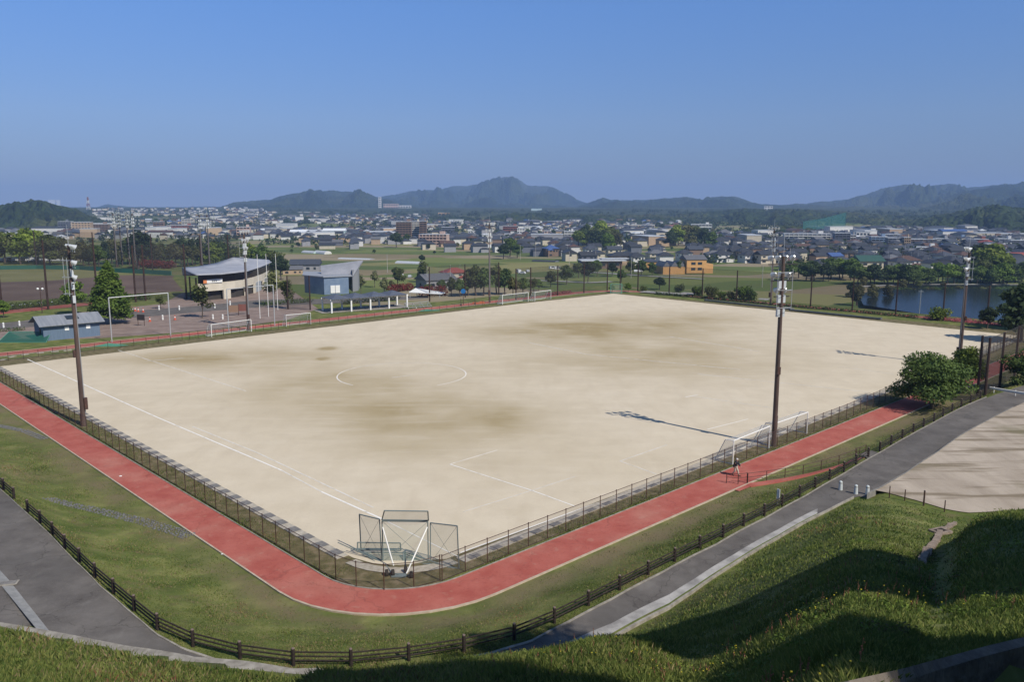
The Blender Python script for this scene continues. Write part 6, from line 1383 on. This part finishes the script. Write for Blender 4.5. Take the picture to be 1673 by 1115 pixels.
for (x, y, k, lb) in [(655, 452, ('white', 0), 'white car parked left of the round tree behind the colonnade'), (670, 454, ('silver', 0), 'silver car parked right of the round tree behind the colonnade'), (847, 446, ('white', 1), 'white van parked left of the far lower car park'), (853, 448, ('white', 0), 'white car parked in the far lower car park'), (862, 445, ('silver', 0), 'silver car in the far lower car park'), (903, 440, ('white', 1), 'white van beside the trees beyond the far fence'), (912, 441, ('white', 1), 'second white van beside the trees beyond the far fence'), (960, 448, ('silver', 0), 'silver car in the lane beyond the far corner'), (1038, 445, ('white', 0), 'white car in front of the low flat hall'), (1045, 445, ('white', 0), 'white car right of another in front of the hall')]:
    p = march(x, y, 20); CP[k].put(p, rc_.uniform(0, 3), None, lb)
# white canopies beyond the ball field
for (x0, x1, y, yt, lb) in [(-10, 75, 428, 411, 'long white carport roof behind the parked cars'), (50, 108, 424, 409, 'white marquee roof right of the long carport')]:
    a, b = at(x0, y), at(x1, y); t = thing('carport', lb, 'carport', a); hh = (height_of(x0, yt, a)); w_ = b.x-a.x
    MB().quad((0, 0, hh), (w_, 0, hh), (w_, 14, hh+0.9), (0, 14, hh+0.9)).build('roof', WM['white'], t).modifiers.new('s', 'SOLIDIFY').thickness = 0.5
    for i in range(7):
        for yy in (0.3, 13): MB().tube((0.3+i*(w_-.6)/6, yy, 0), (0.3+i*(w_-.6)/6, yy, hh), 0.12, n=6).build('post', white, t)
q = at(757, 499); t = thing('blue_ball_sign', 'round blue sign on a post by the far sideline fence', 'sign', q); MB().tube((0, 0, 0), (0, 0, 3.2), 0.08, n=6).build('post', brown, t); MB().tube((0, -0.06, 3.6), (0, 0.06, 3.6), 0.62, n=16).build('disc', mat('sign_blue', (0.02, 0.16, 0.42), 0.5), t)
for i, (x, y) in enumerate([(753, 500), (776, 498)]): tag(MB().box((0, 0, 0.2), (0.5, 0.5, 0.4)).tube((0, 0, .4), (0, 0, 1.9), 0.07, n=6).build('track_post', brown, None, at(x, y)), ['left', 'right'][i]+' dark post with concrete foot beside the far sideline', 'post')
tag(MB().box((0, 0, 0.25), (3.2, 1.2, 0.3)).box((0.8, 0.2, 0.5), (1.2, 0.8, 0.3)).build('folded_boards', mat('orange_red', (0.50, 0.14, 0.06), 0.7), None, at(782, 497)), 'small heap of orange boards left of the far sideline tower', 'boards')
# plaza furniture
cn_ = thing('traffic_cone', 'x', 'traffic cone'); MB().tube((0, 0, 0.03), (0, 0, 0.72), 0.16, 0.03, 10).build('cone', mat('cone_red', (0.55, 0.10, 0.05), 0.6), cn_); MB().box((0, 0, 0.02), (0.42, 0.42, 0.04)).build('base', mat('cone_red', (0.55, 0.10, 0.05), 0.6), cn_); MB().tube((0, 0, 0.34), (0, 0, 0.5), 0.107, 0.075, 10).build('band', white, cn_); cnp = Proto(cn_)
for i, (x, y) in enumerate([(209, 510), (216, 509.5), (221, 509), (226, 510), (234, 510.5), (245, 526), (286, 523), (212, 511)]): cnp.put(at(x, y), 0.4*i, 1.5, 'red and white traffic cone on the plaza by the road', 'traffic cones on the plaza')
bb_ = thing('bollard', 'x', 'bollard'); MB().tube((0, 0, 0), (0, 0, 0.8), 0.14, 0.14, 10).tube((0, 0, .8), (0, 0, .86), .14, .08, 10).build('body', white, bb_); MB().tube((0, 0, 0.55), (0, 0, 0.6), 0.147, n=10).build('band', conc, bb_); bbp = Proto(bb_)
for i, (x, y) in enumerate([(6, 536), (32, 533), (260, 507), (293, 507), (351, 504), (266, 523), (348, 522), (364, 522), (376, 499)]): bbp.put(at(x, y), 0, 1.3, label='short white bollard on the brick plaza', group='short white bollards on the plaza')
t = thing('tool_board', 'dark notice board on two legs in front of the plaza fence', 'notice board', at(231, 533), -0.3)
for s in (-0.8, 0.8): MB().tube((s, 0, 0), (s, 0, 2.4), 0.06, n=6).build('leg', brown, t)
MB().box((0, 0, 1.85), (1.9, 0.12, 1.2)).build('board', darkm, t)
for (x, y, lb) in [(382, 516, 'tan information board on the plaza before the clubhouse'), (398, 514, 'red brown information board right of the tan one')]:
    t = thing('information_board', lb, 'information board', at(x, y), 0.1)
    for s in (-1.1, 1.1): MB().tube((s, 0, 0), (s, 0, 2.5), 0.08, n=6).build('leg', brown, t)
    MB().box((0, 0, 1.6), (2.2, 0.14, 1.6)).build('board', mat('board_tan', (0.28, 0.18, 0.12), 0.7) if x < 390 else mat('board_red', (0.22, 0.09, 0.07), 0.7), t)
for (x, y, yt, lb) in [(69, 512, 474, 'twin globe street lamp left of the blue block')]:
    p = at(x, y); hh = height_of(x, yt, p); t = thing('street_lamp', lb, 'street lamp', p); MB().tube((0, 0, 0), (0, 0, hh), 0.1, 0.07, 8).tube((-0.6, 0, hh), (0.6, 0, hh), 0.05, n=6).build('pole', brown, t)
    for s in (-.55, .55): MB().ball((s, 0, hh+0.25), 0.28, 10, 7).build('globe', white, t)
t = thing('backstop_net', 'low dark green net pile left of the blue block', 'net', at(40, 560)); MB().quad((-5, 0, 0), (4, 0, 0), (3.5, 3, 1.6), (-4.5, 3, 1.6)).quad((-5, 0, 0), (-4.5, 3, 1.6), (-4, 6, 0), (-4.6, 3, 0)).build('net', net_mat('dark_green_net', (0.02, 0.11, 0.08), 0.75), t); MB().path([(-5, 0, 0), (-4.5, 3, 1.6), (3.5, 3, 1.6), (4, 0, 0), (-5, 0, 0)], 0.05, 5).build('frame', greenp, t)
tag(MB().add([(0, 0, 0.03), (4.5, 0.3, 0.03), (6, 1.6, 0.03), (1, 2.2, 0.03), (2.5, 1.2, 0.5)], [(0, 1, 4), (1, 2, 4), (2, 3, 4), (3, 0, 4)]).build('folded_net', net_mat('sea_green_net', (0.07, 0.30, 0.20), 0.8), None, at(150, 567)), 'heap of green netting at the foot of the tall pipe frame', 'net')
tag(MB().add([(0, 0, 0.03), (4.5, 0.3, 0.03), (6, 1.6, 0.03), (1, 2.2, 0.03), (2.5, 1.2, 0.4)], [(0, 1, 4), (1, 2, 4), (2, 3, 4), (3, 0, 4)]).build('folded_net', net_mat('sea_green_net', (0.07, 0.30, 0.20), 0.8), None, at(680, 509)), 'heap of green netting beside the bleachers', 'net')
t = thing('white_canopy', 'white sloping walkway roof right of the colonnade', 'canopy', at(668, 487)); MB().quad((0, 0, 1.6), (9, -1, 1.2), (10, 1.6, 1.3), (1.5, 4, 2.4)).build('roof', white, t).modifiers.new('s', 'SOLIDIFY').thickness = 0.15
for p in ((0.3, 0.2), (8.6, -0.7), (9.4, 1.3), (1.8, 3.6)): MB().tube((p[0], p[1], 0), (p[0], p[1], 1.3), 0.07, n=6).build('post', galv, t)

# ------------------------------------------------------------------ the walking person
pp = Vector((*at(1201, 779).xy, 0.062)); t = thing('person', 'person with white hair walking on the red track in dark jacket and pale trousers', 'person', pp, R(-40))
# local frame: walks towards +x
J = {'pelvis': (0, 0, 0.90), 'waist': (0.02, 0, 1.04), 'chest': (0.07, 0, 1.25), 'neck': (0.10, 0, 1.42), 'head0': (0.13, 0, 1.50), 'head': (0.15, 0, 1.60), 'headt': (0.15, 0, 1.68),
     'shl': (0.08, 0.17, 1.36), 'ell': (0.20, 0.23, 1.12), 'wrl': (0.38, 0.20, 0.98), 'hal': (0.45, 0.19, 0.95), 'shr': (0.08, -0.17, 1.36), 'elr': (-0.06, -0.24, 1.12), 'wrr': (-0.08, -0.24, 0.88), 'har': (-0.06, -0.24, 0.80),
     'hil': (0, 0.09, 0.86), 'knl': (0.22, 0.09, 0.50), 'anl': (0.30, 0.09, 0.09), 'tol': (0.47, 0.10, 0.05), 'hir': (0, -0.09, 0.86), 'knr': (0.00, -0.09, 0.47), 'anr': (-0.26, -0.09, 0.16), 'tor': (-0.12, -0.10, 0.04)}
E_ = [('pelvis', 'waist'), ('waist', 'chest'), ('chest', 'neck'), ('neck', 'head0'), ('head0', 'head'), ('head', 'headt'), ('chest', 'shl'), ('shl', 'ell'), ('ell', 'wrl'), ('wrl', 'hal'), ('chest', 'shr'), ('shr', 'elr'), ('elr', 'wrr'), ('wrr', 'har'),
      ('pelvis', 'hil'), ('hil', 'knl'), ('knl', 'anl'), ('anl', 'tol'), ('pelvis', 'hir'), ('hir', 'knr'), ('knr', 'anr'), ('anr', 'tor')]
RAD = dict(pelvis=.13, waist=.115, chest=.135, neck=.055, head0=.075, head=.098, headt=.06, shl=.07, ell=.045, wrl=.03, hal=.03, shr=.07, elr=.045, wrr=.03, har=.03, hil=.085, knl=.058, anl=.04, tol=.03, hir=.085, knr=.058, anr=.04, tor=.03)
def skinned(name, keys, m, parent, extra=0.0, root='pelvis', flat=None):
    ks = list(keys); es = [(ks.index(a), ks.index(b)) for a, b in E_ if a in keys and b in keys]
    me = bpy.data.meshes.new(name); me.from_pydata([J[k] for k in ks], es, []); o = bpy.data.objects.new(name, me); C.objects.link(o); o.parent = parent; me.materials.append(m)
    sk = o.modifiers.new('skin', 'SKIN'); sk.use_smooth_shade = True; sv = me.skin_vertices[0].data
    for i, k in enumerate(ks): r_ = RAD[k]+extra; sv[i].radius = (r_, r_*(0.8 if k in ('chest', 'waist', 'pelvis') else 1)); sv[i].use_root = (k == root)
    o.modifiers.new('sub', 'SUBSURF').levels = 1; o.modifiers['sub'].render_levels = 2; return o
skin_m = mat('skin', (0.46, 0.27, 0.19), 0.6); jacket = mat('jacket', (0.018, 0.020, 0.030), 0.8, (0.03, 0.033, 0.045), scale=8); trous = mat('trousers', (0.42, 0.38, 0.31), 0.85, (0.50, 0.46, 0.39), scale=8); shoe = mat('shoe', (0.03, 0.028, 0.027), 0.7)
body = skinned('body', J.keys(), skin_m, t)
skinned('jacket', ['pelvis', 'waist', 'chest', 'shl', 'ell', 'wrl', 'shr', 'elr', 'wrr'], jacket, t, 0.058)
skinned('trousers', ['pelvis', 'hil', 'knl', 'anl', 'hir', 'knr', 'anr'], trous, t, 0.03)
MB().ball((0.13, 0, 1.635), 0.108, 12, 8, (1, 0.92, 0.9)).build('hair', mat('white_hair', (0.58, 0.57, 0.55), 0.8, (0.68, 0.67, 0.65), scale=20), t, smooth=True)
fc = MB(); fc.ball((0.243, 0, 1.59), 0.018, 6, 4, (1, .8, 1.4)); [fc.ball((0.135, s*0.095, 1.59), 0.022, 6, 4, (.6, .4, 1.2)) for s in (-1, 1)]; fc.build('face', skin_m, t)
ey = MB(); [ey.ball((0.236, s*0.035, 1.615), 0.009, 6, 4) for s in (-1, 1)]; ey.box((0.238, 0, 1.545), (0.01, 0.045, 0.008)); ey.build('eyes', shoe, t)
for nm_, hc, dr in (('hal', J['hal'], Vector((0.9, 0, -0.35))), ('har', J['har'], Vector((0.25, 0, -1)))):
    h0 = Vector(hc); dr.normalize(); sd_ = Vector((0, 1, 0)); mb = MB()
    mb.ball(h0, 0.042, 8, 6, (1, 0.6, 1))
    for i, ln in enumerate((0.062, 0.072, 0.068, 0.052)):
        b0 = h0+dr*0.03+sd_*(0.022*(i-1.5)); b1 = b0+dr*ln*0.55; b2 = b1+(dr+Vector((-0.5, 0, -0.3))).normalized()*ln*0.5; mb.tube(b0, b1, 0.010, 0.009, 6).tube(b1, b2, 0.009, 0.007, 6)
    tb_ = h0+sd_*0.035*(-1 if hc[1] > 0 else 1); mb.tube(tb_, tb_+(dr+sd_*(-0.5 if hc[1] > 0 else 0.5)).normalized()*0.055, 0.012, 0.008, 6)
    mb.build('hand', skin_m, t, smooth=True)
for a_, b_ in (('anl', 'tol'), ('anr', 'tor')):
    p, q = Vector(J[a_]), Vector(J[b_]); MB().tube(p-(q-p)*0.25-Vector((0, 0, 0.03)), q+(q-p)*0.1, 0.055, 0.045, 8).ball(q+(q-p)*0.1, 0.047, 8, 5, (1.2, 1, 0.8)).build('shoe', shoe, t, smooth=True)

# ------------------------------------------------------------------ grass, weeds, flowers
GM = [mat('blade_green', (0.072, 0.115, 0.024), 0.7, (0.155, 0.20, 0.05), scale=0.35, detail=5, spec=0.2), mat('blade_light', (0.165, 0.205, 0.045), 0.7, (0.26, 0.27, 0.085), scale=0.5, spec=0.2), mat('blade_dry', (0.20, 0.155, 0.08), 0.8, (0.27, 0.21, 0.115), scale=1), mat('blade_rust', (0.20, 0.075, 0.045), 0.8, (0.26, 0.13, 0.07), scale=1)]
for m_ in GM[:2]:
    n, l = m_.node_tree.nodes, m_.node_tree.links; p = n['Principled BSDF']; tl = n.new('ShaderNodeBsdfTranslucent'); l.new(p.inputs['Base Color'].links[0].from_socket, tl.inputs[0]); mx = n.new('ShaderNodeMixShader'); mx.inputs[0].default_value = 0.3
    l.new(p.outputs[0], mx.inputs[1]); l.new(tl.outputs[0], mx.inputs[2]); l.new(mx.outputs[0], n['Material Output'].inputs[0])
def blades(name, x, y, hmin, hmax, wd, rng, probs, label, lean=0.45, tall=None):
    n = len(x); z = G(x, y)-0.02; cl = 0.55+1.0*vnoise(x*0.7+3, y*0.7+9)*(0.4+1.2*vnoise(x*0.13, y*0.13)); h = (hmin+(hmax-hmin)*rng.random(n))*cl
    if tall is not None: h = h*tall
    a = rng.random(n)*2*PI; la = rng.random(n)*2*PI; ln = h*lean*rng.random(n); w_ = wd*(0.6+0.8*rng.random(n)) if np.isscalar(wd) else wd*(0.6+0.8*rng.random(n))
    dx, dy = np.cos(a)*w_, np.sin(a)*w_; lx, ly = np.cos(la)*ln, np.sin(la)*ln
    v = np.stack([np.stack([x-dx, y-dy, z], 1), np.stack([x+dx, y+dy, z], 1), np.stack([x+dx*0.7+lx*0.35, y+dy*0.7+ly*.35, z+h*0.6], 1), np.stack([x+lx, y+ly, z+h], 1)], 1).reshape(-1, 3)
    pn = vnoise(x*0.25+50, y*0.25+20); r_ = rng.random(n)*0.75+pn*0.5-0.12; mi = np.searchsorted(np.cumsum(probs), np.clip(r_, 0, 0.999)); mi = np.clip(mi, 0, 3)
    o = np_mesh(name, v, np.arange(4*n).reshape(-1, 4), GM, mi=mi); return tag(o, label, 'grass', kind='stuff')
rng = np.random.default_rng(77)
N = 620000
a_ = azs[0]-0.03+(0.74-azs[0])*rng.random(N); g_ = rf(a_)-0.1; r_ = 4.0*(g_/4.0)**rng.random(N)
wr = np.interp(a_, wa[:, 0], wa[:, 1]); ok = ~((a_ > wa[0, 0]) & (np.abs(r_-wr+0.15) < 0.28))
if True: pxv = azpx(a_)
ok &= ~((pxv < 560) & (r_ > g_-0.75)); a_, r_, g_ = a_[ok], r_[ok], g_[ok]
tl_ = 1.35-0.7*sstep((azpx(a_)-850)/350)+0.25*sstep((16-r_)/9)
blades('hill_grass', r_*np.sin(a_), r_*np.cos(a_), 0.06, 0.26, 0.005+0.00055*r_, rng, [0.50, 0.38, 0.10, 0.02], 'long wild grass over the near hillside', 0.8, tall=tl_)
N = 300000
a_ = azs[0]-0.02+(0.66-azs[0])*rng.random(N); k_ = rk(a_); far_r = 34.0+70; r_ = k_+0.35+rng.random(N)**1.3*26*(0.4+k_/60)
x, y = r_*np.sin(a_), r_*np.cos(a_); aa_ = x*W[0]+y*W[1]; bb2 = x*U[0]+y*U[1]; qa, qb = 24.0-aa_, 36.9-bb2
dt = np.where((qa > -9) & (qb > -9), np.hypot(qa+9, qb+9)-9, np.maximum(qa, qb)); 
rv = Vector((r1.x-r0.x, r1.y-r0.y)); L2_ = rv.length; ru = rv/L2_; tx = (x-r0.x)*ru.x+(y-r0.y)*ru.y; ty = np.abs(-(x-r0.x)*ru.y+(y-r0.y)*ru.x)
ok = (dt > 0.25) & ~((tx > -2.5) & (tx < L2_+3) & (ty < 0.85)); ok &= rng.random(N) > np.exp(-((dt-1.1)/1.3)**2)*0.75
x, y, r_ = x[ok], y[ok], r_[ok]
blades('bank_grass', x, y, 0.03, 0.11, 0.010+0.0003*r_, rng, [0.42, 0.30, 0.26, 0.02], 'short mown grass on the bank between path and track', 0.9)
# verge tufts between fence and sand, and outside the fence
N = 60000; s_ = rng.random(N); side_ = rng.random(N) < 0.42
ga = np.where(side_, FA0-0.25+rng.random(N)**1.6*2.0, 30+s_*150); gb = np.where(side_, 44+s_*106, FB0-0.35+rng.random(N)**1.8*1.5)
ga2 = np.where(side_, ga, ga); x = ga*W[0]+gb*U[0]; y = ga*W[1]+gb*U[1]; rc2 = (ga < 33.5) & (gb < 46.5); keep = ~rc2
blades('verge_grass', x[keep], y[keep], 0.04, 0.16, 0.02, rng, [0.55, 0.25, 0.18, 0.02], 'rough grass along the foot of the chain link fences', 0.8)
# broad leaved weeds in clumps over the hillside
def weeds(name, N_, m, label, rmin, rmax, sz):
    az = azs[0]+(0.72-azs[0])*rng.random(N_); rr = np.sqrt(rmin**2+(rmax**2-rmin**2)*rng.random(N_)); k_ = rr < rf(az)-1.0; az, rr = az[k_], rr[k_]; x_, y_ = rr*np.sin(az), rr*np.cos(az); cl = vnoise(x_*0.22+31, y_*0.22+5) > 0.48
    x_, y_ = x_[cl], y_[cl]; z_ = G(x_, y_); lb_ = [(a, b, c+0.05, rng.uniform(0.12, 0.35), rng.uniform(0.06, 0.17)) for a, b, c in zip(x_, y_, z_)]
    return tag(leaf_cloud(name, lb_, len(lb_)*55, sz, LM[m], rng, None, fill=0.5, up=0.6), label, 'weeds', kind='stuff')
weeds('weeds', 1500, 'fresh', 'low broad leaved weeds in clumps over the hillside', 14, 62, 0.035)
weeds('weeds', 700, 'bright', 'yellow green weed clumps over the hillside', 14, 62, 0.032)
weeds('weeds', 900, 'olive', 'dry brownish weed clumps over the hillside', 14, 62, 0.035)
# flowers and rust coloured sorrel spikes
def specks(name, N_, hgt, m, size, label, stem, rmax, spike=False):
    az = azs[0]+(0.62-azs[0])*rng.random(N_); rr = 9*((rmax/9.0)**rng.random(N_)); rr = np.minimum(rr, rf(az)-1.2); cl = vnoise(rr*np.sin(az)*0.35+7, rr*np.cos(az)*0.35+2) > 0.52; az, rr = az[cl], rr[cl]; mb = MB()
    X_, Y_ = rr*np.sin(az), rr*np.cos(az); Z_ = G(X_, Y_)
    for x, y, z in zip(X_, Y_, Z_):
        h_ = hgt*rng.uniform(0.6, 1.25); lx, ly = rng.normal(0, .06, 2); mb.cur = 0; mb.tube((x, y, z), (x+lx, y+ly, z+h_), 0.006, 0.004, 3, cap=False); mb.cur = 1
        if spike:
            for k in range(5): c = (x+lx*(0.6+k*.1)+rng.normal(0, .012), y+ly*(0.6+k*.1)+rng.normal(0, .012), z+h_*(0.62+0.09*k)); mb.ball(c, size*(1.1-0.15*k), 4, 3, (1, 1, 1.8))
        else: mb.ball((x+lx, y+ly, z+h_), size*rng.uniform(.7, 1.2), 5, 3, (1, 1, 0.5))
    return tag(mb.build(name, [GM[0] if not spike else m, m]), label, 'flowers', kind='stuff')
specks('yellow_flowers', 700, 0.30, mat('petal_yellow', (0.62, 0.50, 0.03), 0.6), 0.017, 'small yellow wildflowers dotted over the hillside grass', None, 34)
specks('sorrel_spikes', 800, 0.40, mat('sorrel', (0.24, 0.10, 0.06), 0.8, (0.34, 0.17, 0.10), scale=5), 0.013, 'rust coloured weed spikes in the hillside grass', None, 34, True)
# tree crowns on the hill to the right, outside the picture, that shade the hillside
sp_ = {}
for i, (px, py, hc, w_, k) in enumerate([(1385, 945, 9, 1.0, 'dark'), (1430, 925, 10, 1.1, 'green'), (1550, 935, 9, 0.9, 'dark'), (1600, 900, 10, 1.2, 'dark'), (1680, 890, 10, 1.2, 'green'), (1310, 985, 9, 0.75, 'green'), (1500, 1085, 8, 0.7, 'dark')]):
    P_ = hill_at(px, py); best = None
    for L_ in np.arange(26, 95, 0.5):
        q = P_+sd*float(L_); zg = g1(q.x, q.y); hh_ = q.z-zg
        if 4.5 < hh_ and math.hypot(q.x, q.y) > 28 and math.atan2(q.x, q.y) > 0.95: best = (q, zg, hh_); break
    if not best: continue
    q, zg, hh_ = best; ht = hh_/0.6
    if k not in sp_: sp_[k] = Proto(make_tree(12, 12, k, 16000, 0.26, 51+len(sp_), nl=24, low=0.15, trunk=0.35))
    sp_[k].put(Vector((q.x, q.y, zg-0.3)), i*1.3, (w_, w_, ht/12), 'tall broad tree on the hillside at right', 'shade trees on the hillside')

# ------------------------------------------------------------------ labels of look-alikes: say which one, counted from the left
_ORD = ['', 'first', 'second', 'third', 'fourth', 'fifth', 'sixth', 'seventh', 'eighth', 'ninth', 'tenth', 'eleventh', 'twelfth', 'thirteenth', 'fourteenth', 'fifteenth', 'sixteenth', 'seventeenth', 'eighteenth', 'nineteenth']
_D = {2: ('twentieth', 'twenty'), 3: ('thirtieth', 'thirty'), 4: ('fortieth', 'forty'), 5: ('fiftieth', 'fifty'), 6: ('sixtieth', 'sixty'), 7: ('seventieth', 'seventy'), 8: ('eightieth', 'eighty'), 9: ('ninetieth', 'ninety')}
def ordinal(n_): return _ORD[n_] if n_ < 20 else (_D[n_//10][0] if n_ % 10 == 0 else _D[n_//10][1]+' '+_ORD[n_ % 10])
same = {}
for o in C.objects:
    if o.parent is None and 'label' in o and 'group' in o: same.setdefault(o['label'], []).append(o)
for lb, os_ in same.items():
    if len(os_) < 2 or len(os_) > 99: continue
    os_.sort(key=lambda o: o.location.x/max(o.location.y, 1))
    for i, o in enumerate(os_): o['label'] = (lb+', '+ordinal(i+1)+' from the left') if i < len(os_)-1 else lb+', rightmost'

# ------------------------------------------------------------------ haze
HZ = MB().box((0, 6150, 145), (25000, 13000, 370))
hm_ = bpy.data.materials.new('haze'); hm_.use_nodes = True; n = hm_.node_tree.nodes; n.remove(n['Principled BSDF'])
pv = n.new('ShaderNodeVolumePrincipled'); pv.inputs['Color'].default_value = (0.40, 0.60, 1.0, 1); pv.inputs['Density'].default_value = 1.25e-4; pv.inputs['Anisotropy'].default_value = 0.0
hm_.node_tree.links.new(pv.outputs[0], n['Material Output'].inputs['Volume'])
hz_o = HZ.build('haze', hm_); hz_o['kind'] = 'stuff'
